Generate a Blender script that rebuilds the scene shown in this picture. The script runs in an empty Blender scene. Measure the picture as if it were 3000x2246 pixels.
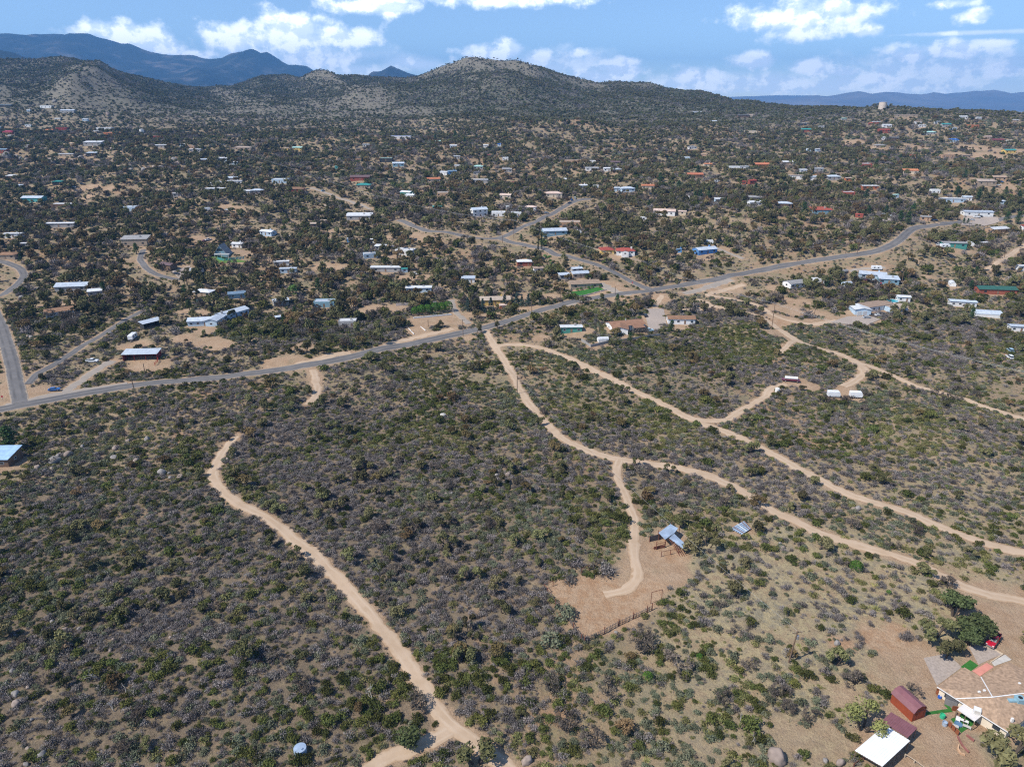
import bpy, bmesh, math, random
import numpy as np
from mathutils import Vector, Matrix, Euler

random.seed(11)
RNG = np.random.default_rng(11)
SC = bpy.context.scene
COL = SC.collection
R = math.radians

# ---------------------------------------------------------------- camera (drone, 120 m above the wash)
CAM_Z = 120.0
cam_d = bpy.data.cameras.new('camera')
cam_d.sensor_width = 36.0
cam_d.lens = 24.96
cam_d.clip_start = 1.0
cam_d.clip_end = 250000.0
cam = bpy.data.objects.new('camera', cam_d)
COL.objects.link(cam)
cam.location = (0, 0, CAM_Z)
cam.rotation_euler = (R(90 - 21.94), 0, 0)
SC.camera = cam

# ---------------------------------------------------------------- sun, sky, exposure
SUN_EL, SUN_AZ = 50.0, 242.0          # azimuth clockwise from +Y: the sun stands left of and behind the camera
sun_d = bpy.data.lights.new('sun', 'SUN')
sun_d.energy = 5.0
sun_d.angle = R(0.53)
sun_d.color = (1.0, 0.95, 0.87)
sun = bpy.data.objects.new('sun', sun_d)
COL.objects.link(sun)
sdir = Vector((math.sin(R(SUN_AZ)) * math.cos(R(SUN_EL)), math.cos(R(SUN_AZ)) * math.cos(R(SUN_EL)), math.sin(R(SUN_EL))))
sun.rotation_euler = sdir.to_track_quat('Z', 'Y').to_euler()

SC.view_settings.view_transform = 'Standard'
SC.view_settings.look = 'None'
SC.view_settings.exposure = 0.28
SC.view_settings.gamma = 1.0
SC.view_settings.use_curve_mapping = False
SC.render.engine = 'CYCLES'
SC.cycles.max_bounces = 4
SC.cycles.diffuse_bounces = 2
SC.cycles.glossy_bounces = 2
SC.cycles.transmission_bounces = 2
SC.cycles.volume_bounces = 0
SC.cycles.transparent_max_bounces = 4
SC.cycles.sample_clamp_indirect = 4.0
SC.render.use_motion_blur = False
SC.cycles.use_denoising = False
SC.cycles.filter_width = 1.2

world = bpy.data.worlds.new('World')
SC.world = world
world.use_nodes = True
CLOUDS = [(-0.457, 0.0612, 0.0516, 0.0148), (-0.4741, 0.0696, 0.0263, 0.009), (-0.4297, 0.0534, 0.0305, 0.0081), (-0.278, 0.0692, 0.0681, 0.0205), (-0.3266, 0.0646, 0.0511, 0.0155), (-0.223, 0.0691, 0.0474, 0.0135), (-0.2817, 0.0841, 0.0273, 0.0095), (-0.1752, 0.1054, 0.0475, 0.0119), (-0.1474, 0.1009, 0.0223, 0.0079), (-0.0092, 0.1121, 0.0839, 0.0078), (-0.0225, 0.0506, 0.0411, 0.0122), (-0.0024, 0.0571, 0.0212, 0.0083), (0.032, 0.0479, 0.0159, 0.0077), (0.0851, 0.0521, 0.0132, 0.0058), (0.1388, 0.0319, 0.0313, 0.0103), (0.1431, 0.0384, 0.0182, 0.0071), (0.3536, 0.087, 0.0616, 0.0174), (0.3122, 0.0863, 0.0293, 0.0106), (0.3851, 0.0946, 0.033, 0.0102), (0.3583, 0.0723, 0.0397, 0.0082), (0.4234, 0.0704, 0.0162, 0.0069), (0.5246, 0.0803, 0.0136, 0.007), (0.5042, 0.0947, 0.0177, 0.0048), (0.5049, 0.0472, 0.0541, 0.009), (0.5473, 0.0542, 0.02, 0.0055), (0.4807, 0.0421, 0.0308, 0.0092), (0.3047, 0.0406, 0.024, 0.0087), (0.2318, 0.0229, 0.0347, 0.0109), (0.3639, 0.0337, 0.026, 0.0091), (0.4084, 0.0266, 0.0251, 0.0078), (-0.2369, 0.0403, 0.0381, 0.0088), (0.1157, 0.0233, 0.0461, 0.0091), (0.5699, 0.0281, 0.0279, 0.0088), (0.4444, 0.0192, 0.0376, 0.0083), (-0.3811, 0.046, 0.0231, 0.006)]      # azimuth, elevation, half width, half height (radians)
VEILS = [(0.5175, 0.029, 0.0815, 0.0161), (0.4697, 0.0126, 0.1164, 0.0118), (0.3377, 0.0133, 0.1028, 0.0104), (-0.2698, 0.0452, 0.073, 0.0114), (-0.198, 0.0316, 0.0405, 0.0075), (0.0501, 0.0333, 0.071, 0.0141), (0.5321, 0.0652, 0.0588, 0.0018), (0.2327, 0.0137, 0.0671, 0.0107), (-0.122, 0.0385, 0.0353, 0.0075)]
def _build_world():
    nt = world.node_tree; nt.nodes.clear(); N = nt.nodes.new; L = nt.links.new
    def math_(op, a, b=None, c=None, clamp=False):
        n = N('ShaderNodeMath'); n.operation = op; n.use_clamp = clamp
        for i, v in enumerate((a, b, c)):
            if v is None: continue
            if isinstance(v, (int, float)): n.inputs[i].default_value = v
            else: L(v, n.inputs[i])
        return n.outputs[0]
    def vec_(op, a, b=None, c=None):
        n = N('ShaderNodeVectorMath'); n.operation = op
        for i, v in enumerate((a, b, c)):
            if v is None: continue
            if isinstance(v, tuple): n.inputs[i].default_value = v
            else: L(v, n.inputs[i])
        return n.outputs['Value'] if op == 'LENGTH' else n.outputs['Vector']
    def step_(v, a, b):
        n = N('ShaderNodeMapRange'); n.interpolation_type = 'SMOOTHSTEP'
        L(v, n.inputs[0]); n.inputs[1].default_value = a; n.inputs[2].default_value = b
        return n.outputs[0]
    tc = N('ShaderNodeTexCoord'); d = tc.outputs['Generated']
    sky = N('ShaderNodeTexSky'); sky.sky_type = 'NISHITA'; sky.sun_disc = False
    sky.sun_elevation = R(SUN_EL); sky.sun_rotation = R(SUN_AZ)
    sky.altitude = 1400; sky.air_density = 1.0; sky.dust_density = 0.0; sky.ozone_density = 3.0
    bg = N('ShaderNodeBackground'); bg.inputs[1].default_value = 0.15
    L(vec_('NORMALIZE', vec_('MULTIPLY_ADD', d, (1, 1, 1.3), (0, 0, 0.012))), sky.inputs[0])   # the clear deep blue of dry high-desert air starts low
    L(sky.outputs[0], bg.inputs[0])
    sp = N('ShaderNodeSeparateXYZ'); L(d, sp.inputs[0])
    az = math_('ARCTAN2', sp.outputs[0], sp.outputs[1]); el = math_('ARCSINE', sp.outputs[2])
    cb = N('ShaderNodeCombineXYZ'); L(az, cb.inputs[0]); L(el, cb.inputs[1]); p = cb.outputs[0]
    def noise(v, scale, detail, rough, off=(0, 0, 0)):
        m = vec_('ADD', vec_('MULTIPLY', v, (1, 1.35, 1)), off)
        n = N('ShaderNodeTexNoise'); n.noise_dimensions = '2D'; n.inputs['Scale'].default_value = scale; n.inputs['Detail'].default_value = detail
        n.inputs['Roughness'].default_value = rough; L(m, n.inputs['Vector']); return n.outputs[0]
    def field(blobs):
        cur = None
        for a, e, w, h in blobs:
            ln = vec_('LENGTH', vec_('MULTIPLY_ADD', p, (1 / w, 1 / h, 0), (-a / w, -e / h, 0)))
            cur = ln if cur is None else math_('SMOOTH_MIN', cur, ln, 0.25)
        return math_('SUBTRACT', 1.0, cur)
    # scattered clouds go on all round the horizon outside the mapped ones
    outside = math_('MAXIMUM', step_(math_('ABSOLUTE', az), 0.72, 0.9), step_(el, 0.16, 0.24))
    wide = math_('MULTIPLY_ADD', noise(p, 4.5, 2, 0.5, (3, 5, 0)), 5.5, -3.8)
    wide = math_('MULTIPLY_ADD', math_('SUBTRACT', 1.0, outside), -6.0, wide)
    wide = math_('MULTIPLY_ADD', step_(el, 0.35, 0.8), -6.0, wide)
    fld = math_('MAXIMUM', field(CLOUDS), wide)
    fld = math_('MAXIMUM', fld, -3.0)
    n1 = noise(p, 28, 8, 0.58); n1b = noise(p, 28, 5, 0.58, (-0.008, 0.011, 0))
    val = math_('MULTIPLY_ADD', math_('SUBTRACT', n1, 0.5), 2.6, fld)
    a1 = step_(val, -0.55, 0.55)
    vl = math_('MULTIPLY_ADD', math_('SUBTRACT', noise(p, 16, 5, 0.6, (1, 2, 0)), 0.5), 2.6, field(VEILS))
    a2 = math_('MULTIPLY', step_(vl, -0.9, 0.8), 0.85)
    alpha = math_('MAXIMUM', math_('MULTIPLY', a1, 0.96), a2)
    lit = step_(math_('MULTIPLY_ADD', math_('SUBTRACT', n1, n1b), 4.5, math_('MULTIPLY', val, 0.16)), -0.42, 0.42)
    mx = N('ShaderNodeMix'); mx.data_type = 'RGBA'; L(lit, mx.inputs[0])
    mx.inputs[6].default_value = (0.60, 0.67, 0.77, 1); mx.inputs[7].default_value = (0.93, 0.94, 0.95, 1)
    bc = N('ShaderNodeBackground'); bc.inputs[1].default_value = 2.0; L(mx.outputs[2], bc.inputs[0])
    ms = N('ShaderNodeMixShader'); L(alpha, ms.inputs[0]); L(bg.outputs[0], ms.inputs[1]); L(bc.outputs[0], ms.inputs[2])
    out = N('ShaderNodeOutputWorld'); L(ms.outputs[0], out.inputs[0])
_build_world()



# ---------------------------------------------------------------- helpers
MATS = {}
def pmat(name, col, rough=0.85, var=0.18, scale=1.5, metal=0.0, orand=0.0, spec=0.3, bump=0.0, ribs=None):
    """procedural paint, metal or bark: base colour broken up by noise, slight object-to-object change"""
    if name in MATS: return MATS[name]
    m = bpy.data.materials.new(name); m.use_nodes = True
    nt = m.node_tree; b = nt.nodes['Principled BSDF']; N = nt.nodes.new; L = nt.links.new
    b.inputs['Roughness'].default_value = rough; b.inputs['Metallic'].default_value = metal
    b.inputs['Specular IOR Level'].default_value = spec
    tc = N('ShaderNodeTexCoord')
    nz = N('ShaderNodeTexNoise'); nz.inputs['Scale'].default_value = scale; nz.inputs['Detail'].default_value = 6
    L(tc.outputs['Object'], nz.inputs['Vector'])
    mr = N('ShaderNodeMapRange'); mr.inputs[1].default_value = 0.3; mr.inputs[2].default_value = 0.7
    mr.inputs[3].default_value = 1 - var; mr.inputs[4].default_value = 1 + var
    L(nz.outputs[0], mr.inputs[0]); v = mr.outputs[0]
    hs = N('ShaderNodeHueSaturation'); hs.inputs['Color'].default_value = (*col, 1); L(v, hs.inputs['Value'])
    if orand:
        oi = N('ShaderNodeObjectInfo')
        m2 = N('ShaderNodeMapRange'); m2.inputs[3].default_value = 1 - orand; m2.inputs[4].default_value = 1 + orand
        L(oi.outputs['Random'], m2.inputs[0])
        mm = N('ShaderNodeMath'); mm.operation = 'MULTIPLY'; L(v, mm.inputs[0]); L(m2.outputs[0], mm.inputs[1]); L(mm.outputs[0], hs.inputs['Value'])
        m3 = N('ShaderNodeMath'); m3.operation = 'MULTIPLY'; m3.inputs[1].default_value = 7.31; L(oi.outputs['Random'], m3.inputs[0])
        m4 = N('ShaderNodeMath'); m4.operation = 'FRACT'; L(m3.outputs[0], m4.inputs[0])
        m5 = N('ShaderNodeMapRange'); m5.inputs[3].default_value = 0.5 - orand * 0.05; m5.inputs[4].default_value = 0.5 + orand * 0.05
        L(m4.outputs[0], m5.inputs[0]); L(m5.outputs[0], hs.inputs['Hue'])
    L(hs.outputs[0], b.inputs['Base Color'])
    if bump or ribs:
        bp = N('ShaderNodeBump'); bp.inputs['Strength'].default_value = bump or 0.5; bp.inputs['Distance'].default_value = 0.05
        if ribs:
            wv = N('ShaderNodeTexWave'); wv.inputs['Scale'].default_value = ribs; L(tc.outputs['Object'], wv.inputs['Vector']); L(wv.outputs[1], bp.inputs['Height'])
        else: L(nz.outputs[0], bp.inputs['Height'])
        L(bp.outputs[0], b.inputs['Normal'])
    MATS[name] = m
    return m

def mesh_from(name, V, F, mat=None):
    me = bpy.data.meshes.new(name)
    me.from_pydata([tuple(v) for v in V], [], [tuple(f) for f in F])
    me.update()
    if mat: me.materials.append(mat)
    return me

class MB:
    """collects boxes, slabs and tubes for ONE mesh object"""
    def __init__(s): s.V = []; s.F = []
    def add(s, V, F):
        k = len(s.V); s.V += [tuple(v) for v in V]; s.F += [tuple(i + k for i in f) for f in F]; return s
    def box(s, x0, x1, y0, y1, z0, z1):
        return s.add([(x0, y0, z0), (x1, y0, z0), (x1, y1, z0), (x0, y1, z0), (x0, y0, z1), (x1, y0, z1), (x1, y1, z1), (x0, y1, z1)],
                     [(0, 3, 2, 1), (4, 5, 6, 7), (0, 1, 5, 4), (1, 2, 6, 5), (2, 3, 7, 6), (3, 0, 4, 7)])
    def slab(s, pts, th):
        """polygon pts (3-D, planar) given thickness th downwards"""
        n = len(pts); top = [tuple(p) for p in pts]; bot = [(p[0], p[1], p[2] - th) for p in pts]
        F = [tuple(range(n)), tuple(range(2 * n - 1, n - 1, -1))] + [(i, i + n, (i + 1) % n + n, (i + 1) % n) for i in range(n)]
        return s.add(top + bot, F)
    def bar(s, a, b, w, h=None):
        h = h or w; a = Vector(a); b = Vector(b); d = (b - a)
        if d.length < 1e-6: return s
        d.normalize(); up = Vector((0, 0, 1)) if abs(d.z) < 0.95 else Vector((0, 1, 0))
        sx = d.cross(up).normalized() * w / 2; sy = sx.normalized().cross(d).normalized() * h / 2
        V = [a - sx - sy, a + sx - sy, a + sx + sy, a - sx + sy, b - sx - sy, b + sx - sy, b + sx + sy, b - sx + sy]
        return s.add(V, [(0, 3, 2, 1), (4, 5, 6, 7), (0, 1, 5, 4), (1, 2, 6, 5), (2, 3, 7, 6), (3, 0, 4, 7)])
    def tube(s, a, b, r0, r1=None, n=6, cap=True):
        r1 = r0 if r1 is None else r1; a = Vector(a); b = Vector(b); d = (b - a)
        if d.length < 1e-6: return s
        d.normalize(); up = Vector((0, 0, 1)) if abs(d.z) < 0.95 else Vector((0, 1, 0))
        sx = d.cross(up).normalized(); sy = sx.cross(d).normalized(); V = []
        for c, r in ((a, r0), (b, r1)):
            for i in range(n):
                t = 2 * math.pi * i / n; V.append(c + sx * (r * math.cos(t)) + sy * (r * math.sin(t)))
        F = [(i, (i + 1) % n, (i + 1) % n + n, i + n) for i in range(n)]
        if cap: F += [tuple(range(n - 1, -1, -1)), tuple(range(n, 2 * n))]
        return s.add(V, F)
    def lathe(s, c, prof, n=16):
        k = len(prof); V = []; F = []
        for r, z in prof:
            for i in range(n):
                t = 2 * math.pi * i / n; V.append((c[0] + r * math.cos(t), c[1] + r * math.sin(t), c[2] + z))
        for j in range(k - 1):
            for i in range(n): F.append((j * n + i, j * n + (i + 1) % n, (j + 1) * n + (i + 1) % n, (j + 1) * n + i))
        F += [tuple(range(n - 1, -1, -1)), tuple(range((k - 1) * n, k * n))]
        return s.add(V, F)
    def mesh(s, name, mat): return mesh_from(name, s.V, s.F, mat)
    def build(s, name, mat, parent=None, smooth=False):
        me = s.mesh(name, mat)
        if smooth: me.shade_smooth()
        return link(name, me, parent)

def link(name, data, parent=None, loc=None, rz=0.0):
    o = bpy.data.objects.new(name, data); COL.objects.link(o)
    if parent is not None: o.parent = parent
    if loc is not None: o.location = loc
    if rz: o.rotation_euler = (0, 0, rz)
    return o

def tag(o, label=None, cat=None, group=None, kind=None):
    if label: o['label'] = label
    if cat: o['category'] = cat
    if group: o['group'] = group
    if kind: o['kind'] = kind
    return o

def thing(name, label, cat, loc, rz=0.0, group=None):
    return tag(link(name, None, None, loc, rz), label, cat, group)

def copy_tree(o, parent=None):
    c = o.copy(); COL.objects.link(c)
    if parent is not None: c.parent = parent
    for ch in list(o.children): copy_tree(ch, c)
    return c

def gz(x, y): return float(hgt(x, y))

# ---------------------------------------------------------------- terrain as a height function of the place
def _hash(ix, iy, seed):
    n = (ix.astype(np.int64) * 374761393 + iy.astype(np.int64) * 668265263 + seed * 1442695041) & 0x7fffffff
    n = ((n ^ (n >> 13)) * 1274126177) & 0x7fffffff
    return ((n ^ (n >> 16)) & 0xffff) / 65535.0

def vnoise(x, y, seed=0):
    x = np.asarray(x, float); y = np.asarray(y, float)
    ix = np.floor(x); iy = np.floor(y)
    fx = x - ix; fy = y - iy
    fx = fx * fx * fx * (fx * (fx * 6 - 15) + 10); fy = fy * fy * fy * (fy * (fy * 6 - 15) + 10)
    a = _hash(ix, iy, seed); b = _hash(ix + 1, iy, seed); c = _hash(ix, iy + 1, seed); d = _hash(ix + 1, iy + 1, seed)
    return (a + (b - a) * fx) * (1 - fy) + (c + (d - c) * fx) * fy

def fbm(x, y, seed=0, octv=4, gain=0.5):
    s = 0.0; a = 1.0; t = 0.0
    for k in range(octv):
        s = s + a * vnoise(x * 2 ** k + 17.3 * k, y * 2 ** k - 9.1 * k, seed + k); t += a; a *= gain
    return s / t

def ridged(x, y, seed=0, octv=4):
    s = 0.0; a = 1.0; t = 0.0
    for k in range(octv):
        s = s + a * (1 - np.abs(2 * vnoise(x * 2 ** k + 5.7 * k, y * 2 ** k + 3.3 * k, seed + k) - 1)); t += a; a *= 0.5
    return s / t

def sstep(a, b, v):
    t = np.clip((v - a) / (b - a), 0, 1)
    return t * t * (3 - 2 * t)

_PD = np.array([-300, 0, 235, 380, 520, 700, 900, 1200, 1500, 1800, 2500, 9000.])
_PZ = np.array([0., 0, 2, 5, 16, 28, 42, 66, 90, 105, 120, 120])
_TD = np.arange(-300, 9001, 10.)
_TZ = np.interp(_TD, _PD, _PZ)
for _k in range(3):
    _TZ = np.convolve(np.pad(_TZ, 6, mode='edge'), np.ones(13) / 13, 'valid')

# crest of the hills: slope x/y, distance, height
CREST = np.array([(-0.8754, 2200, 219.1), (-0.6565, 2200, 219.1), (-0.6069, 2200, 220.8), (-0.5766, 2200, 226.1), (-0.5539, 2200, 217.3), (-0.5205, 2200, 195.3), (-0.4823, 2250, 177.1), (-0.4249, 2500, 151.1), (-0.3847, 2650, 150.9), (-0.3646, 2650, 153.1), (-0.3436, 2650, 172.5), (-0.323, 2650, 187.6), (-0.2928, 2650, 191.9), (-0.2733, 2600, 181.0), (-0.2527, 2600, 190.5), (-0.2206, 2550, 185.0), (-0.2007, 2500, 185.7), (-0.1811, 2480, 178.1), (-0.1352, 2450, 175.4), (-0.1209, 2420, 181.5), (-0.0827, 2350, 200.6), (-0.0509, 2300, 209.9), (-0.021, 2300, 213.6), (0.0088, 2300, 207.1), (0.0365, 2280, 202.7), (0.0586, 2270, 185.9), (0.0907, 2250, 162.5), (0.109, 2230, 155.7), (0.1288, 2220, 159.2), (0.1789, 2200, 157.0), (0.2056, 2150, 140.3), (0.2221, 2100, 138.0), (0.2485, 2060, 133.4), (0.269, 2030, 124.0), (0.2898, 2000, 110.7), (0.314, 1950, 110.9), (0.3327, 1900, 104.7), (0.3654, 1800, 99.4), (0.4105, 1650, 98.2), (0.4483, 1480, 98.4), (0.4838, 1380, 99.1), (0.5285, 1330, 98.2), (0.5799, 1300, 94.8), (0.6313, 1300, 91.5), (0.6748, 1300, 89.9), (0.9009, 1300, 85.5)])
KNOLLS = [(37.0, 1260, 110, 70, 17), (-120.0, 1330, 100, 60, 10), (-16.0, 1750, 90, 160, 28), (188.0, 640, 90, 50, 6), (497.0, 760, 110, 60, 9), (-214.0, 1900, 120, 200, 25), (-564.0, 1000, 200, 80, 10), (-155.0, 700, 90, 50, 4)]          # x, y, radius x, radius y, height

def gully(x, y):
    x = np.asarray(x, float); y = np.asarray(y, float)
    return ridged((x + 0.45 * y) / 330.0, (y - 0.3 * x) / 800.0, 41, 3) - 0.60

def hgt(x, y):
    x = np.asarray(x, float); y = np.asarray(y, float)
    base = np.interp(y, _TD, _TZ)
    t = x / np.maximum(y + 1.0, 60.0)
    D = np.interp(t, CREST[:, 0], CREST[:, 1]); zc = np.interp(t, CREST[:, 0], CREST[:, 2])
    pb = np.interp(D, _TD, _TZ)
    wf = 260 + 640 * sstep(0.55, 0.1, t)
    S = np.clip(1 - (D - y) / wf, 0, 1)
    up = zc - pb
    hill = np.where(y <= D, base + up * (S ** 1.25 * (1 - S) + S * S * (1.6 - 0.6 * S)), 0)
    right = sstep(0.22, 0.45, t)
    over = zc - (90 + 150 * right) * (1 - np.exp(-((y - D) / (700 + 900 * right)) ** 2))
    h = np.where(y <= D, hill, over)
    # spurs and gullies on the hill fronts, none on the crest itself
    rel = np.clip(up, 0, 300) * S * (1 - S ** 6) * (y <= D)
    h = h + rel * 1.5 * gully(x, y)
    # rolling ground
    amp = 1 - 0.75 * sstep(1500, 900, D - y + 900) * (y > 1500)
    far = sstep(120, 700, y)
    h = h + (fbm(x / 140.0, y / 140.0, 3, 3) - 0.5) * (5 + 16 * far) * amp
    h = h + (fbm(x / 34.0, y / 34.0, 9, 3) - 0.5) * (2.2 + 2.5 * far) * amp
    for kx, ky, rx, ry, kh in KNOLLS:
        h = h + kh * np.exp(-((x - kx) / rx) ** 2 - ((y - ky) / ry) ** 2)
    return h


# ---------------------------------------------------------------- masks of the place: roads, yards, buildings (1 m raster)
MX0, MY0, MW, MH = -1000, 40, 2000, 1500
BARE = np.zeros((MH, MW), np.float32)
CLEAR = np.zeros((MH, MW), np.float32)
RUSTY = np.zeros((MH, MW), np.float32)
def stamp(arr, x, y, r, val=1.0, soft=1.0):
    i0 = int(max(0, x - r - soft - MX0)); i1 = int(min(MW, x + r + soft - MX0 + 2)); j0 = int(max(0, y - r - soft - MY0)); j1 = int(min(MH, y + r + soft - MY0 + 2))
    if i0 >= i1 or j0 >= j1: return
    X, Y = np.meshgrid(np.arange(i0, i1) + MX0, np.arange(j0, j1) + MY0)
    d = np.hypot(X - x, Y - y)
    v = np.clip((r + soft - d) / max(soft, 0.01), 0, 1) * val
    arr[j0:j1, i0:i1] = np.maximum(arr[j0:j1, i0:i1], v)
def look(arr, x, y):
    i = np.clip((np.asarray(x) - MX0), 0, MW - 1.01); j = np.clip((np.asarray(y) - MY0), 0, MH - 1.01)
    i0 = i.astype(int); j0 = j.astype(int); fx = i - i0; fy = j - j0
    v = arr[j0, i0] * (1 - fx) * (1 - fy) + arr[j0, i0 + 1] * fx * (1 - fy) + arr[j0 + 1, i0] * (1 - fx) * fy + arr[j0 + 1, i0 + 1] * fx * fy
    ins = (np.asarray(x) > MX0) & (np.asarray(x) < MX0 + MW - 1) & (np.asarray(y) > MY0) & (np.asarray(y) < MY0 + MH - 1)
    return np.where(ins, v, 0)

def smooth_line(pts, step=2.0):
    P = np.array(pts, float)
    Q = [P[0]]
    n = len(P)
    for i in range(n - 1):
        p0 = P[max(i - 1, 0)]; p1 = P[i]; p2 = P[i + 1]; p3 = P[min(i + 2, n - 1)]
        k = max(2, int(np.hypot(*(p2 - p1)) / step))
        for j in range(1, k + 1):
            t = j / k
            Q.append(0.5 * ((2 * p1) + (-p0 + p2) * t + (2 * p0 - 5 * p1 + 4 * p2 - p3) * t * t + (-p0 + 3 * p1 - 3 * p2 + p3) * t ** 3))
    return np.array(Q)

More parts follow.
